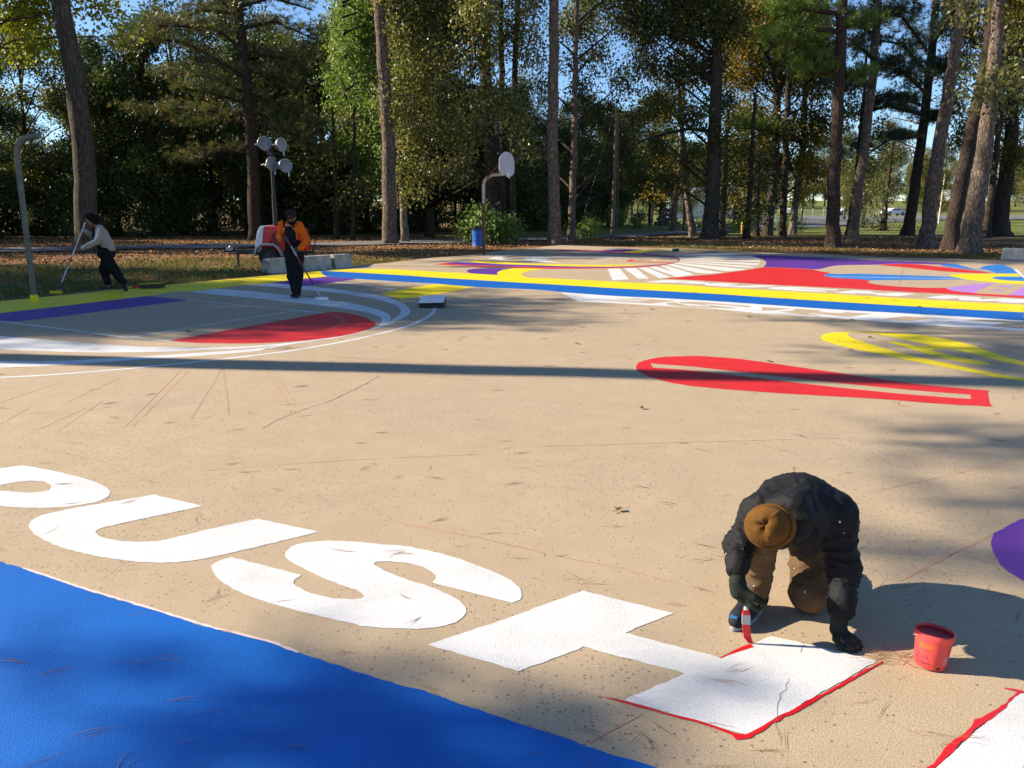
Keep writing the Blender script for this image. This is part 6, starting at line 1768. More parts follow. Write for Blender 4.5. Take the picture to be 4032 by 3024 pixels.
# ---- the kneeling painter
O = (1.21, 3.33, 0)
kneel = thing('person', 'kneeling painter in black jacket and ochre beanie brushing a letter edge', 'person', O)
pelvis = V(1.262, 3.535, .375); hipR = V(1.170, 3.540, .370); hipL = V(1.352, 3.545, .355)
spine = V(1.240, 3.42, .446); chest = V(1.205, 3.31, .484); neckb = V(1.145, 3.19, .528)
shR = V(1.030, 3.235, .495); elR = V(.958, 3.285, .330); wrR = V(.907, 3.085, .252)
shL = V(1.348, 3.265, .478); elL = V(1.376, 3.195, .270); wrL = V(1.340, 3.105, .085)
headc = V(1.012, 3.035, .520)
knR = V(1.048, 3.25, .445); anR = V(1.066, 3.345, .095); toeR = V(.955, 3.205, .035); heelR = V(1.082, 3.36, .04)
knL = V(1.297, 3.345, .070); anL = V(1.445, 3.70, .065); toeL = V(1.47, 3.77, .02)
crown = nrm(V(-.295, -.887, .352) + V(-.30, .0, .06))
face = V(.30, -.10, -.95)

H_ = .009
lo, hi = (.72, 2.86, -.03), (1.60, 3.95, .78)
f = Field(lo, hi, .010)
f.chain([pelvis, spine, chest], [.125, .120, .135], .05)
f.chain([chest, neckb, headc - crown * .03], [.10, .06, .055], .04)
f.chain([shR, elR, wrR], [.055, .042, .030]); f.chain([shL, elL, wrL], [.055, .042, .030])
f.cap(chest, shR, .09, .06, .05); f.cap(chest, shL, .09, .06, .05)
f.chain([hipR, knR, anR], [.085, .055, .038]); f.chain([hipL, knL, anL], [.085, .055, .038])
f.chain([anR, heelR], [.036, .034]); f.chain([heelR, toeR], [.034, .026]); f.cap(anL, toeL, .036, .026)
A_, hat = head_into(f, headc, face, crown, .88)
hR = hand_chains(wrR, V(.05, -.02, -.10), V(-.75, -.45, .0), V(.55, -.75, .1), [1.15, 1.2, 1.25, 1.3], .0, .95, 1.0)
for p, r in hR:
    f.chain(p, r, .012)
hL = hand_chains(wrL + V(-.014, .004, -.042), V(.035, -.06, -.010), V(0, 0, 1), V(-.86, -.5, 0), [.62, .58, .6, .66], .16, .82, .5)
for p, r in hL:
    f.chain(p, r, .012)
obj('body', shift(f.mesh('body'), O), SKIN, kneel)
eyes(hat, kneel, O)

# jacket: broad hunched back, bunched hood, creased sleeves
f = Field(lo, hi, .007)
f.chain([pelvis + V(0, .02, .005), spine + V(0, 0, .0), chest], [.150, .145, .145], .05)
f.ell(chest + V(.012, .03, -.008), (.188, .15, .106), None, .07)
f.ell(spine + V(.005, .03, -.015), (.172, .17, .106), None, .07)
f.cap(chest + V(-.03, 0, 0), shR, .11, .083, .06); f.cap(chest + V(.05, 0, 0), shL, .115, .092, .06)
f.cap(shR, elR, .074, .056, .04, (.010, 6, .4)); f.cap(elR, wrR + V(.012, .045, .062), .056, .045, .04, (.009, 5, 1.0))
f.cap(shL, elL, .082, .064, .04, (.009, 5, .2)); f.cap(elL, wrL + V(.003, .008, .045), .063, .048, .03, (.012, 7, .8))
f.cap(wrR + V(.014, .058, .075), wrR + V(.010, .038, .055), .050, .045, .012)
f.cap(wrL + V(.01, .02, .085), wrL + V(.004, .01, .045), .057, .050, .012)
f.chain([neckb + V(.07, .05, .02), neckb + V(.0, -.01, .03), neckb + V(-.07, .01, .015)], [.048, .056, .048], .02)
f.chain([neckb + V(.05, .02, .045), neckb + V(-.02, -.07, .045), neckb + V(-.06, -.03, .03)], [.05, .05, .045], .02)
f.chain([neckb + V(.06, -.03, .0), neckb + V(.0, -.09, .0), neckb + V(-.01, -.10, -.05)], [.055, .05, .045], .02)
f.chain([neckb + V(.12, .03, .0), neckb + V(.09, -.03, -.04), neckb + V(.05, -.05, -.09), neckb + V(.07, -.02, -.15)], [.045, .045, .05, .04], .02)
f.warp(creases(3, .0036, 38, (1, 1, 1.4)))
jacket = cloth_part('jacket', f, NYLON, kneel, O)
f = Field(lo, hi, .0085)
f.chain([pelvis, hipR], [.125, .10], .03); f.cap(pelvis, hipL, .125, .095, .03)
f.cap(hipR, knR, .105, .076, .03, (.006, 4, .3)); f.cap(knR, anR + V(0, 0, .045), .074, .060, .03, (.008, 7, .5))
f.cap(anR + V(0, -.004, .06), anR + V(0, -.006, .012), .062, .060, .015)
f.cap(hipL, knL + V(0, 0, .012), .092, .078, .03, (.008, 6, .9)); f.cap(knL + V(0, 0, .012), anL + V(0, 0, .01), .082, .058, .03)
f.warp(creases(8, .0045, 30, (1, 1, .8)))
f.cut(lambda X, Y, Z: -Z + .004)
trousers = cloth_part('trousers', f, DUCK, kneel, O)
splats(kneel, jacket, 60, 2, .0055); splats(kneel, trousers, 60, 4, .0055)
# gloves
f = hand_field(hR, .0034, .0026, [([wrR + V(0, .004, .012), wrR + V(.004, -.003, -.03)], [.034, .033])])
cloth_part('glove', f, GLOVE, kneel, O)
f = hand_field(hL, .0034, .0026, [([wrL + V(.002, .006, .05), wrL + V(-.006, -.006, -.03)], [.036, .034])])
gl_ = cloth_part('glove', f, GLOVE, kneel, O)
# shoes
def shoe(an, heel, toe, mat, parent, o, sole=.018, s=1.0, h=.005):
    ctr = np.stack([an, heel, toe])
    f = Field(ctr.min(0) - .09, ctr.max(0) + .10, h)
    d = nrm(np.array(toe) - np.array(heel)); 
    f.cap(heel + V(0, 0, .012), toe + V(0, 0, .004), .040 * s, .034 * s, .02)
    f.cap(heel + V(0, 0, .02), an + V(0, 0, .01), .042 * s, .042 * s, .02)
    f.cap(an + d * .03, toe - d * .02 + V(0, 0, .012), .036 * s, .032 * s, .03)
    f.cap(toe, toe + d * .025, .036 * s, .030 * s, .02)
    f.cut(lambda X, Y, Z: .004 - Z)
    sh = cloth_part('shoe', f, mat, parent, o)
    m = MB()
    nn = np.array([-d[1], d[0], 0])
    ring = []
    L = np.linalg.norm(np.array(toe) - np.array(heel))
    for i in range(28):
        a = 2 * PI * i / 28
        x = math.cos(a); y = math.sin(a)
        p = (heel + toe) / 2 + d * x * (L / 2 + .055 * s) + nn * y * (.043 - .006 * (x < 0)) * s
        ring.append((p[0] - o[0], p[1] - o[1]))
    m.prism(ring, .020, Matrix.Translation((0, 0, .002)))
    m.build('sole', simple('pale_grey_sole', (.34, .34, .36), .7), sh, True, .004)
    return sh
sR = shoe(anR + V(0, 0, -.01), heelR, toeR, SHOE, kneel, O)
f = Field(anL - V(.1, .12, .1), anL + V(.1, .2, .1), .006)
f.chain([anL, toeL], [.05, .04], .02); f.cap(anL + V(0, .03, .03), toeL + V(0, .02, .05), .038, .036, .03); f.cut(lambda X, Y, Z: .004 - Z)
cloth_part('shoe', f, SHOE, kneel, O)
m = MB()
dF = nrm(toeR - heelR)
m.box(tuple(toeR + V(-.022, -.020, .022) - V(*O)), (.03, .035, .016), Matrix.Rotation(math.atan2(dF[1], dF[0]), 3, 'Z'))
m.build('toe_flash', simple('blue_trainer_flash', (.03, .14, .34), .5), sR, False, .005)
# beanie: turned up cuff, soft pinched top
Zc = Vector(crown)
Yc = (Vector(face) - Zc * Vector(face).dot(Zc)).normalized()
Xc = Yc.cross(Zc)
Mh = Matrix.Translation(Vector(headc + crown * .030) - Vector(O)) @ Matrix((Xc, Yc, Zc)).transposed().to_4x4() @ Matrix.Scale(.84, 4)
def wob(r, z, a):
    top = max(0, (z - .055) / .05)
    pinch = 1 - .30 * top * (abs(math.sin(1.5 * a + .6)) ** .6) * (r > .006)
    rib = .0011 * math.cos(44 * a) * (r > .02)
    return (r + rib) * pinch * (1 + .05 * math.cos(2 * a)), z - .018 * top * math.exp(-(r / .03) ** 2) + .004 * top * math.sin(3 * a)
m = MB()
m.lathe([(.090, -.035), (.101, -.040), (.107, -.030), (.1085, .0), (.108, .024), (.104, .034), (.096, .033), (.0925, .036), (.097, .047), (.0945, .062), (.088, .084), (.076, .102), (.056, .114), (.034, .119), (.015, .119), (.001, .118)], 176, Mh, wob)
hatm = m.build('beanie', KNIT, kneel, 'all')
m = MB()
m.lathe([(.0965, .026), (.0955, .031), (.0965, .036)], 64, Mh, lambda r, z, a: (r * (1 + .05 * math.cos(2 * a)) + .0005, z))
m.build('cuff_seam', cloth('dark_seam', (.06, .03, .01), .9), hatm, True)
# collar of the dark shirt below the chin
f = Field(headc - .2, headc + .2, .007)
f.chain([headc - crown * .07 + nrm(face) * .045, headc - crown * .10 + nrm(face) * .02, neckb + V(-.01, -.03, -.03)], [.045, .055, .06], .03)
cloth_part('scarf', f, NYLON, kneel, O)

# ---- the brush in the kneeling painter's hand
tip = V(.950, 3.068, .0)
gr = wrR + V(.052, -.045, -.085)
t = thing('paint_brush', 'red loaded flat brush held upright by the kneeling painter', 'brush', tuple(tip))
ax = nrm(V(.940, 3.075, .26) - tip)
ftop, btop = .135, .095
m = MB()
wdt = nrm(np.cross(ax, V(.15, 1, 0)))
thk = np.cross(ax, wdt)
def slab_along(m, z0, z1, w0, w1, t0, t1, bend0=0, bend1=0):
    vs = []
    for z, w, th, bn in ((z0, w0, t0, bend0), (z1, w1, t1, bend1)):
        c = ax * z - wdt * bn
        for a, b in ((-1, -1), (1, -1), (1, 1), (-1, 1)):
            vs.append(c + wdt * a * w / 2 + thk * b * th / 2)
    m.add(vs, [(0, 1, 2, 3)[::-1], (4, 5, 6, 7), (0, 1, 5, 4), (1, 2, 6, 5), (2, 3, 7, 6), (3, 0, 4, 7)])
slab_along(m, .003, .03, .020, .030, .006, .010, .022, .006)
slab_along(m, .03, .088, .030, .031, .010, .014, .006, 0)
m.build('bristle', PAINTS['redwet'], t, False, .002)
m = MB(); slab_along(m, .086, .128, .033, .033, .016, .016); m.build('ferrule', simple('smeared_ferrule', (.40, .40, .42), .4, .4), t, False, .002)
m = MB(); slab_along(m, .126, .152, .032, .024, .015, .013); m.build('handle_shoulder', PAINTS['redwet'], t, False, .004)
m = MB(); m.tube([tuple(ax * z) for z in (.15, .175, .21, .245, .262)], [.010, .0085, .009, .011, .006], 12); m.build('handle', simple('white_brush_handle', (.55, .58, .60), .35), t, True)

# ---- the standing painter in the orange shirt
O = (-4.10, 15.75, 0)
man = thing('person', 'standing painter in orange shirt and black overalls holding a roller pole', 'person', O)
def mp(x, y, dy=0.0):
    """photo measure: x, y in the enlargement, dy towards (+) or away from the camera"""
    return V(O[0] + (x - 450) * .001105, O[1] - dy, (1562 - y) * .001105)
hd = mp(458, 215, .10); nk = mp(445, 330, .03); ch = mp(430, 440, .02); wa = mp(440, 640, .0); pv = mp(445, 800, -.02)
sL_, sR_ = mp(285, 335, .02), mp(565, 350, .02)
eL_, eR_ = mp(215, 535, -.03), mp(672, 600, .02)
wL_, wR_ = mp(320, 580, .22), mp(592, 745, .20)
hL_, hR_ = mp(385, 830, -.02), mp(510, 830, -.02)
kL_, kR_ = mp(400, 1190, .02), mp(515, 1180, .05)
aL_, aR_ = mp(425, 1475, -.06), mp(490, 1490, .10)
hlL, hlR = aL_ * V(1, 1, 0) + V(.02, .05, .035), aR_ * V(1, 1, 0) + V(0, .05, .035)
tL_, tR_ = hlL + V(-.05, -.14, -.008), hlR + V(.01, -.17, -.008)
up_h, fw_h = V(.02, -.38, .92), V(.10, -.90, -.40)
lo, hi = (O[0] - .45, O[1] - .45, -.02), (O[0] + .45, O[1] + .35, 1.75)
f = Field(lo, hi, .014)
f.chain([pv, wa, ch], [.125, .12, .13], .05); f.chain([ch, nk, hd - V(0, 0, .06)], [.09, .06, .055], .04)
f.cap(ch + V(0, 0, .06), sL_, .09, .06, .04); f.cap(ch + V(0, 0, .06), sR_, .09, .06, .04)
f.chain([sL_, eL_, wL_], [.055, .042, .03]); f.chain([sR_, eR_, wR_], [.055, .042, .03])
f.chain([hL_, kL_, aL_], [.085, .058, .04]); f.chain([hR_, kR_, aR_], [.085, .058, .04])
f.chain([aL_, hlL, tL_], [.04, .038, .03]); f.chain([aR_, hlR, tR_], [.04, .038, .03])
A_, hat = head_into(f, hd, fw_h, up_h, 1.02)
pole_dir = nrm(mp(930, 1530, .50) - mp(395, 520, .24))
g1 = hand_chains(wL_, V(.75, -.5, .1), V(-.35, -.6, .75), V(.2, .1, .9), [1.1, 1.15, 1.2, 1.2], 0, 1.0, 1.0)
g2 = hand_chains(wR_, V(-.75, -.45, -.25), V(.1, -.75, .6), V(-.1, .2, .9), [1.1, 1.15, 1.2, 1.2], 0, 1.0, 1.0)
for ch_ in g1 + g2:
    f.chain(ch_[0], ch_[1], .015)
obj('body', shift(f.mesh('body'), O), SKIN, man)
eyes(hat, man, O)
f = Field(lo, hi, .012)
f.chain([wa + V(0, 0, -.02), ch], [.13, .145], .05); f.cap(ch, nk - V(0, 0, .05), .13, .075, .05)
f.cap(ch + V(0, 0, .06), sL_, .10, .078, .04); f.cap(ch + V(0, 0, .06), sR_, .10, .078, .04)
f.chain([sL_, eL_, wL_ - V(.03, 0, 0)], [.076, .066, .048]); f.chain([sR_, eR_, wR_ + V(.01, 0, .02)], [.078, .068, .050])
f.warp(creases(5, .006, 19, (1, 1, 1.4)))
cloth_part('shirt', f, cloth('orange_sweatshirt', (.80, .135, .008), .9, .18), man, O)
OVER = cloth('black_overalls', (.012, .012, .013), .9, .3)
f = Field(lo, hi, .012)
f.chain([pv, wa + V(0, 0, -.01)], [.155, .152], .05)
f.ell(ch + V(-.005, -.085, -.07), (.118, .085, .19), None, .03)
f.chain([hL_, kL_, aL_ + V(0, 0, .03)], [.115, .088, .072], .04); f.chain([hR_, kR_, aR_ + V(0, 0, .03)], [.118, .090, .074], .04)
f.warp(creases(6, .006, 16, (1, 1, 1.2)))
ov = cloth_part('overalls', f, OVER, man, O)
m = MB()
for a, b, c in ((ch + V(-.085, -.13, .06), sL_ + V(.055, -.065, .072), sL_ + V(.06, .09, .03)), (ch + V(.075, -.13, .06), sR_ + V(-.045, -.065, .072), sR_ + V(-.05, .09, .03))):
    pts_ = [tuple(p - V(*O)) for p in (a, a * .5 + b * .5 + V(0, -.03, .01), b, c)]
    m.tube(pts_, .018, 6)
m.build('strap', OVER, ov, True)
m = MB()
for q in (-1, 1):
    m.lathe([(.001, .004), (.010, .004), (.012, 0)], 10, Matrix.Translation(Vector(ch + V(q * .078, -.165, .055)) - Vector(O)) @ Matrix.Rotation(PI / 2, 4, 'X'))
m.build('buckle', CHROME, ov, True)
for g in (g1, g2):
    f = hand_field(g, .006, .004)
    cloth_part('glove', f, cloth('grey_stained_glove', (.07, .065, .06), .85, .5), man, O)
shoe(aL_ + V(0, 0, -.02), hlL, tL_, BOOT, man, O, s=1.05, h=.009); shoe(aR_ + V(0, 0, -.02), hlR, tR_, BOOT, man, O, s=1.05, h=.009)
def head_matrix(c, fw, up, o):
    z = Vector(nrm(up)); y = Vector(fw); y = (y - z * y.dot(z)).normalized(); x_ = y.cross(z)
    return Matrix.Translation(Vector(c) - Vector(o)) @ Matrix((x_, y, z)).transposed().to_4x4()
Mh = head_matrix(hd, fw_h, up_h, O)
m = MB()
m.lathe([(.083, .028), (.092, .024), (.096, .045), (.098, .085), (.09, .115), (.07, .134), (.04, .143), (.001, .145)], 28, Mh, lambda r, z, a: (r * (1 + .10 * abs(math.sin(a))), z))
hatm = m.build('cap', cloth('dark_brown_cap', (.022, .016, .014), .9), man, 'all')
m = MB()
m.add([Mh @ Vector((x_, y_, z_)) for x_, y_, z_ in [(-.028, .1065, .065), (.030, .1065, .065), (.030, .105, .085), (-.028, .105, .085)]], [(0, 1, 2, 3)])
m.build('badge', simple('orange_badge', (.55, .09, .015), .7), hatm)
m = MB()
rg = [(.085 * math.cos(a), .05 + .105 * math.sin(a) * .6 - .02, -.125 - .01 * math.sin(a)) for a in [i * 2 * PI / 20 for i in range(21)]]
m.tube([tuple(nk - V(*O) + V(-.03 + .075 * math.cos(a), -.03 + .07 * math.sin(a), .015 + .03 * math.sin(a))) for a in [i * PI / 8 for i in range(6, 17)]], .009, 6)
m.build('white_cord', simple('white_cord', (.6, .6, .6), .7), man, True)
f = Field(hd - .2, hd + .2, .009)
head_into(f, hd + nrm(fw_h) * .006 - nrm(up_h) * .012, fw_h, up_h, 1.03)
f.cut(lambda X, Y, Z: np.maximum((X - hd[0]) * nrm(up_h)[0] + (Y - hd[1]) * nrm(up_h)[1] + (Z - hd[2]) * nrm(up_h)[2] + .035, -((X - hd[0]) * nrm(fw_h)[0] + (Y - hd[1]) * nrm(fw_h)[1] + (Z - hd[2]) * nrm(fw_h)[2]) - .03))
cloth_part('beard', f, cloth('black_beard', (.012, .010, .009), .95), man, O)

# roller on a long pole, shared build for both workers
def roller(label, top, end, across, cover_mat, pole_mats, cover_label=None):
    """top of pole, where the pole meets the frame, direction of the roller cover"""
    t_ = thing('paint_roller', label, 'paint roller', tuple(end * V(1, 1, 0)))
    o = end * V(1, 1, 0)
    segs = len(pole_mats)
    for i, mt in enumerate(pole_mats):
        a = top + (end - top) * (i / segs); b = top + (end - top) * ((i + 1) / segs)
        m = MB(); m.tube([tuple(a - o), tuple(b - o)], .0135 - .0002 * i, 10); m.build('pole', mt, t_, True)
    ac = nrm(across)
    low = end * V(1, 1, 0) + V(0, 0, .035)
    fwd = nrm((end - top) * V(1, 1, 0))
    c0 = low + fwd * .05 - ac * .115
    m = MB()
    pth = [end, end + (end - top) / np.linalg.norm(end - top) * .06, low + fwd * .03 + V(0, 0, .06), c0 + ac * .26 + V(0, 0, .055), c0 + ac * .265 + V(0, 0, .01), c0 + ac * .23]
    m.tube([tuple(p - o) for p in pth], .0045, 8)
    m.build('wire_frame', CHROME, t_, True)
    m = MB(); m.tube([tuple(c0 - o), tuple(c0 + ac * .23 - o)], .034, 16); m.build('roller_cover', cover_mat, t_, True)
    return t_
RP = [simple('red_pole_grip', (.30, .02, .02), .5), simple('white_pole', (.55, .55, .55), .5), simple('paint_spattered_red_pole', (.26, .03, .035), .55, 0, .4, .6, 14), simple('paint_spattered_red_pole', (.26, .03, .035), .55), simple('dark_red_pole', (.20, .015, .02), .5), simple('pale_blue_pole', (.45, .50, .56), .5)]
p_top = wL_ + V(.075, -.045, .06)
p_end = V(-3.535, 15.22, .10)
roller('long red and white roller pole rolling white paint', p_top, p_end, V(.97, -.2, 0), simple('white_nap', (.74, .75, .76), .9), RP)

# ---- the woman at the left edge of the court
O = (-8.08, 16.95, 0)
wom = thing('person', 'woman in beige jacket and black trousers rolling yellow border paint', 'person', O)
def wp(x, y, dy=0.0):
    return V(O[0] + (x - 562) * .00198, O[1] - dy, (812 - y) * .00198)
hd = wp(392, 105, .08); nk = wp(428, 160, .02); ch = wp(465, 235, .0); wa = wp(490, 330, 0); pv = wp(505, 410, 0)
sN, sF = wp(487, 195, .13), wp(415, 200, -.12)
eN, eF = wp(462, 305, .20), wp(365, 245, .0)
wN, wF = wp(305, 378, .24), wp(330, 215, .12)
hN, hF = wp(500, 430, .09), wp(500, 430, -.07)
kN, kF = wp(580, 590, .10), wp(447, 590, -.06)
aN, aF = wp(652, 745, .05), wp(458, 765, -.08)
hlN, hlF = aN * V(1, 1, 0) + V(.02, .03, .035), aF * V(1, 1, 0) + V(.04, .03, .035)
tN, tF = hlN + V(.06, -.12, -.01), hlF + V(-.14, -.06, -.01)
up_h, fw_h = V(-.28, -.10, .95), V(-.78, -.45, -.38)
lo, hi = (O[0] - .62, O[1] - .45, -.02), (O[0] + .45, O[1] + .35, 1.72)
f = Field(lo, hi, .014)
f.chain([pv, wa, ch], [.13, .115, .12], .05); f.chain([ch, nk, hd + V(.02, 0, -.05)], [.09, .055, .05], .04)
f.cap(ch, sN, .09, .06, .04); f.cap(ch, sF, .09, .06, .04)
f.chain([sN, eN, wN], [.052, .040, .028]); f.chain([sF, eF, wF], [.052, .040, .028])
f.chain([hN, kN, aN], [.09, .06, .038]); f.chain([hF, kF, aF], [.09, .06, .038])
f.chain([aN, hlN, tN], [.038, .034, .026]); f.chain([aF, hlF, tF], [.038, .034, .026])
A_, hat = head_into(f, hd, fw_h, up_h, .98)
g1 = hand_chains(wN, V(-.95, .1, -.15), V(.1, -.8, .5), V(-.1, .2, .95), [1.1, 1.15, 1.2, 1.2], 0, .95, 1.0)
g2 = hand_chains(wF, V(-.4, -.2, -.5), V(-.5, .75, .2), V(-.1, -.5, .8), [1.1, 1.15, 1.2, 1.2], 0, .95, 1.0)
for ch_ in g1 + g2:
    f.chain(ch_[0], ch_[1], .010)
obj('body', shift(f.mesh('body'), O), SKIN2, wom)
eyes(hat, wom, O)
f = Field(lo, hi, .012)
f.chain([wa + V(.06, 0, -.10), wa + V(.03, 0, 0), ch], [.135, .132, .128], .05); f.cap(ch, nk + V(.02, 0, -.02), .11, .07, .04)
f.cap(ch, sN, .10, .076, .04); f.cap(ch, sF, .10, .076, .04)
f.chain([sN, eN, wN + V(.04, 0, .01)], [.074, .064, .050]); f.chain([sF, eF, wF + V(.02, 0, .02)], [.074, .062, .046])
f.chain([nk + V(.07, .05, -.01), nk + V(.09, -.04, -.03)], [.05, .05], .03)
f.warp(creases(15, .006, 17, (1, 1, 1.3)))
jk = cloth_part('jacket', f, cloth('beige_pink_jacket', (.42, .30, .24), .85, .15), wom, O)
m = MB()
def strip_on(pts, w):
    for i in range(len(pts) - 1):
        a, b = Vector(pts[i]), Vector(pts[i + 1])
        m.tube([a, b], w, 6)
strip_on([tuple(p - V(*O)) for p in (sN + V(.01, -.052, .045), (sN + eN) / 2 + V(.0, -.056, .02), eN + V(0, -.05, .028), (eN + wN) / 2 + V(0, -.042, .024), wN + V(.035, -.036, .022))], .026)
m.build('sleeve_stripe', cloth('white_sleeve_stripe', (.66, .64, .60), .8, .1), jk, True)
f = Field(lo, hi, .012)
f.ell(ch + V(-.075, -.03, -.03), (.085, .115, .20), None, .03); f.cap(wa + V(-.035, -.01, .02), pv + V(-.02, 0, .04), .128, .13, .04)
sh_ = cloth_part('shirt', f, cloth('black_shirt', (.012, .012, .014), .9), wom, O)
m = MB()
rs = random.Random(3)
for row in range(3):
    for k in range(5):
        c = ch + V(-.125 - .006 * row + .022 * k * .9, -.118 - .004 * k, .03 - .05 * row)
        m.box(tuple(c - V(*O)), (.013, .006, .030 - .01 * (row == 2)), Matrix.Rotation(-.35, 3, 'Z'))
m.build('white_print', cloth('white_print', (.34, .34, .36), .8, .1), sh_)
f = Field(lo, hi, .012)
f.chain([pv, pv + V(0, 0, .08)], [.155, .145], .05)
f.chain([hN, kN, aN + V(0, 0, .06)], [.128, .098, .072], .04); f.chain([hF, kF, aF + V(0, 0, .07)], [.128, .100, .074], .04)
f.warp(creases(16, .009, 13, (1, 1, 1.1)))
cloth_part('trousers', f, cloth('black_trousers', (.010, .010, .012), .9, .3), wom, O)
shoe(aN + V(0, 0, -.03), hlN, tN, BOOT, wom, O, s=.92, h=.009); shoe(aF + V(0, 0, -.03), hlF, tF, BOOT, wom, O, s=.92, h=.009)
f = Field(hd - .26, hd + .26, .010)
fwn, upn = nrm(fw_h), nrm(up_h)
for dx in [(-.03, .03, .0), (-.06, .05, .03), (-.075, .0, -.03), (-.02, .08, .0), (-.05, .06, -.05), (-.01, .09, .05), (-.07, -.05, 0.0)]:
    f.ell(hd + fwn * dx[0] + upn * dx[1] + np.cross(fwn, upn) * dx[2], (.075, .075, .07), None, .03)
f.warp(creases(19, .014, 55))
cloth_part('hair', f, cloth('black_curly_hair', (.010, .008, .007), .95, .3, .8, 120), wom, O)
WPm = [simple('white_pole_paint', (.62, .61, .58), .5), simple('white_pole_paint', (.62, .61, .58), .5), simple('white_pole_paint', (.62, .61, .58), .5), simple('white_pole_paint', (.62, .61, .58), .5), simple('red_pole_collar', (.35, .03, .02), .5), simple('pale_blue_pole', (.45, .50, .56), .5), simple('pale_blue_pole', (.45, .50, .56), .5), simple('dark_pole_socket', (.03, .03, .03), .5)]
roller('long white roller pole rolling yellow paint at the left border', wp(352, 118, .14), wp(128, 780, .60), V(.97, -.1, 0), simple('yellow_nap', (.66, .50, .01), .9), WPm)

# ------------------------------------------------------------------ litter on the ground
rs = np.random.default_rng(21)
def needles_on_court():
    c, d, s_, r_ = [], [], [], []
    n = 330
    for i in range(n):
        y = 2.2 + 15 * rs.random() ** 1.5
        x = (rs.random() * 2 - 1) * (.66 * y + .4)
        a = rs.normal() * .55 + (PI if rs.random() < .5 else 0) + .1
        k = rs.integers(1, 4)
        for q in range(k):
            aa = a + rs.normal() * .16
            c.append((x, y, .002 + .002 * rs.random())); d.append((math.cos(aa), math.sin(aa), .03 * rs.random()))
            s_.append(.10 + .09 * rs.random()); r_.append(rs.random())
    for cx, cy, n in ((1.49, 2.955, 46), (-.35, 2.18, 14), (1.05, 3.9, 8), (1.75, 3.55, 10), (.35, 3.6, 9), (1.5, 2.45, 8)):
        for q in range(n):
            aa = rs.normal() * .5 + (PI if rs.random() < .5 else 0)
            c.append((cx + rs.normal() * .05, cy + rs.normal() * .02, .003 + .014 * rs.random())); d.append((math.cos(aa), math.sin(aa), rs.normal() * .08)); s_.append(.08 + .07 * rs.random()); r_.append(rs.random())
    c, d, s_ = np.array(c), np.array(d), np.array(s_)
    n = len(c)
    d = unit(d)
    sd = np.stack([-d[:, 1], d[:, 0], np.zeros(n)], 1)
    w = (.0006 + .00018 * c[:, 1])[:, None]
    # slightly bowed thin blade lying flat, thickness from a raised spine
    v = np.empty((n, 6, 3), np.float32)
    bow = sd * (rs.normal(size=(n, 1)) * .07) * s_[:, None]
    up = np.array([0, 0, 1.0]) * w
    v[:, 0] = c; v[:, 1] = c + d * s_[:, None] * .5 + bow + sd * w; v[:, 2] = c + d * s_[:, None]
    v[:, 3] = c + d * s_[:, None] * .5 + bow - sd * w; v[:, 4] = c + d * s_[:, None] * .5 + bow + up; v[:, 5] = c
    f = []
    for i in range(n):
        b = i * 6
        f += [(b, b + 1, b + 4), (b + 1, b + 2, b + 4), (b + 2, b + 3, b + 4), (b + 3, b, b + 4)]
    t = NT('brown_pine_needle')
    a_ = t.node('ShaderNodeAttribute', attribute_name='rnd')
    t.set(t.ramp(a_.outputs['Fac'], [(0, (.12, .05, .02)), (.6, (.25, .11, .04)), (1, (.38, .19, .07))]), .8, spec=.2)
    me = np_mesh('pine_needles', v.reshape(-1, 3), np.array(f), np.repeat(np.array(r_), 6))
    o = obj('pine_needles', me, t.m)
    tag(o, 'brown pine needles scattered over the court', 'pine needles', None, 'stuff')
needles_on_court()

def scatter_leaves():
    pos = []
    while len(pos) < 26000:
        y = 20 + 26 * rs.random()
        x = -26 + 48 * rs.random()
        edge = np.interp(y, [8, 15.3, 22.9, 38.2], [-13, -9.6, -5.4, 2.0])
        far_ = np.interp(x, [2.2, 16.4, 30], [38.5, 27.0, 16])
        if x > edge - .15 and y < far_ + .1:
            continue
        roadn = np.interp(x, [-30, -18.6, -8.4, .2, 5.5, 11.3], [27.5, 31.0, 35.2, 40.2, 44.6, 51.2])
        if roadn < y < roadn + 3.2 and rs.random() > .03:
            continue
        if y < 25 and rs.random() > .3:
            continue
        pos.append((x, y))
    p = np.array(pos)
    z = terrain(p[:, 0], p[:, 1]) + .012 + .02 * rs.random(len(p))
    c = np.column_stack([p, z])
    d = rs.normal(size=(len(p), 3)) * np.array([1, 1, .28])
    t = NT('fallen_leaf')
    a_ = t.node('ShaderNodeAttribute', attribute_name='rnd')
    t.set(t.ramp(a_.outputs['Fac'], [(0, (.09, .04, .018)), (.5, (.25, .12, .05)), (.85, (.42, .23, .10)), (1, (.55, .40, .25))]), .85, spec=.15)
    o = obj('leaf_litter', leaf_mesh('leaf_litter', c, d, .05 + .06 * rs.random(len(p)), .7, rs.random(len(p))), t.m)
    tag(o, 'brown fallen leaves covering the bank under the trees', 'leaf litter', None, 'stuff')
scatter_leaves()

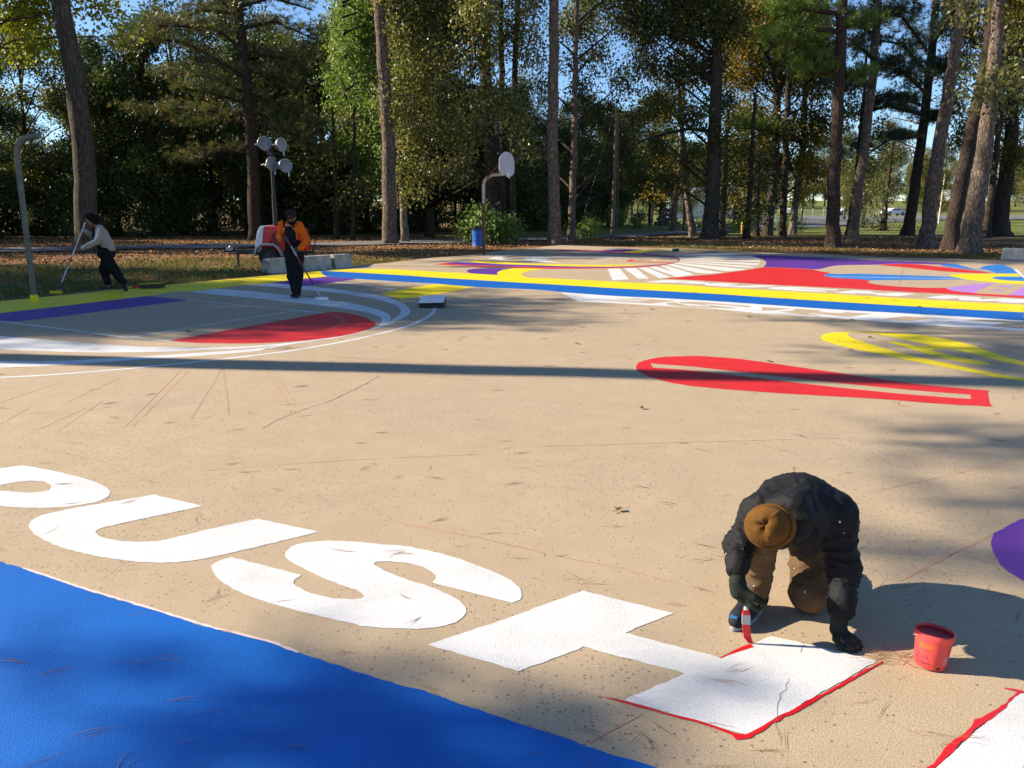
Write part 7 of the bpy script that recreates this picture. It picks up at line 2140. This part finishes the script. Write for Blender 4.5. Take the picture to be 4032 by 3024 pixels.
def grass():
    pos = []
    while len(pos) < 42000:
        if rs.random() < .7:
            y = 13 + 14.5 * rs.random()
            e = np.interp(y, [8, 15.3, 22.9, 38.2], [-13, -9.6, -5.4, 2.0])
            x = e - .05 - 9 * rs.random() ** 1.4
        else:
            x = 3 + 19 * rs.random()
            y = np.interp(x, [2.2, 16.4, 30], [38.5, 27.0, 16]) + .05 + 3.5 * rs.random() ** 2
        pos.append((x, y))
    p = np.array(pos)
    cl = .5 + .5 * np.sin(p[:, 0] * 1.7 + np.sin(p[:, 1] * 1.3) * 2)
    keep = rs.random(len(p)) < .35 + .65 * cl
    p = p[keep]
    c = np.column_stack([p, terrain(p[:, 0], p[:, 1])])
    d = rs.normal(size=(len(p), 3)) * .45 + np.array([0, 0, 1.0])
    o = obj('grass', leaf_mesh('grass', c, d, .06 + .09 * rs.random(len(p)), .13, rs.random(len(p))),
            make_leaf('grass_blade', [(0, (.05, .075, .02)), (.6, (.11, .13, .035)), (1, (.28, .24, .10))], .3, .7, .15))
    tag(o, 'rough short grass along the court edge', 'grass', None, 'stuff')
grass()

# single dry leaves and cones on the slab
lf = simple('dry_brown_leaf', (.24, .13, .06), .8, 0, .2, .4, 30)
spots = [(.62, 4.55), (1.13, 7.0), (2.9, 9.2), (4.1, 9.9), (2.35, 13.9), (5.2, 12.6), (4.75, 10.9), (.82, 10.4), (7.0, 14.2), (3.7, 12.9), (-4.5, 11.4)]
for i, (x, y) in enumerate(spots):
    m = MB()
    k = 8
    rim = []
    for j in range(k):
        a = 2 * PI * j / k
        rr = (.034 if j % 2 else .02) * random.uniform(.8, 1.2) * (1 if y < 8 else 1.5)
        rim.append((rr * math.cos(a), rr * .7 * math.sin(a), .006 + .018 * random.random()))
    m.add([(0, 0, .004)] + rim, [(0, j + 1, (j + 1) % k + 1) for j in range(k)])
    m.tube([(0, 0, .006), (.05, .03, .012)], .002, 5)
    o = m.build('fallen_leaf', lf, None, True)
    o.location = (x, y, .003)
    o.rotation_euler = (0, 0, random.random() * 6)
    tag(o, 'single curled brown leaf lying on the bare court', 'leaf', 'single leaves on the court')
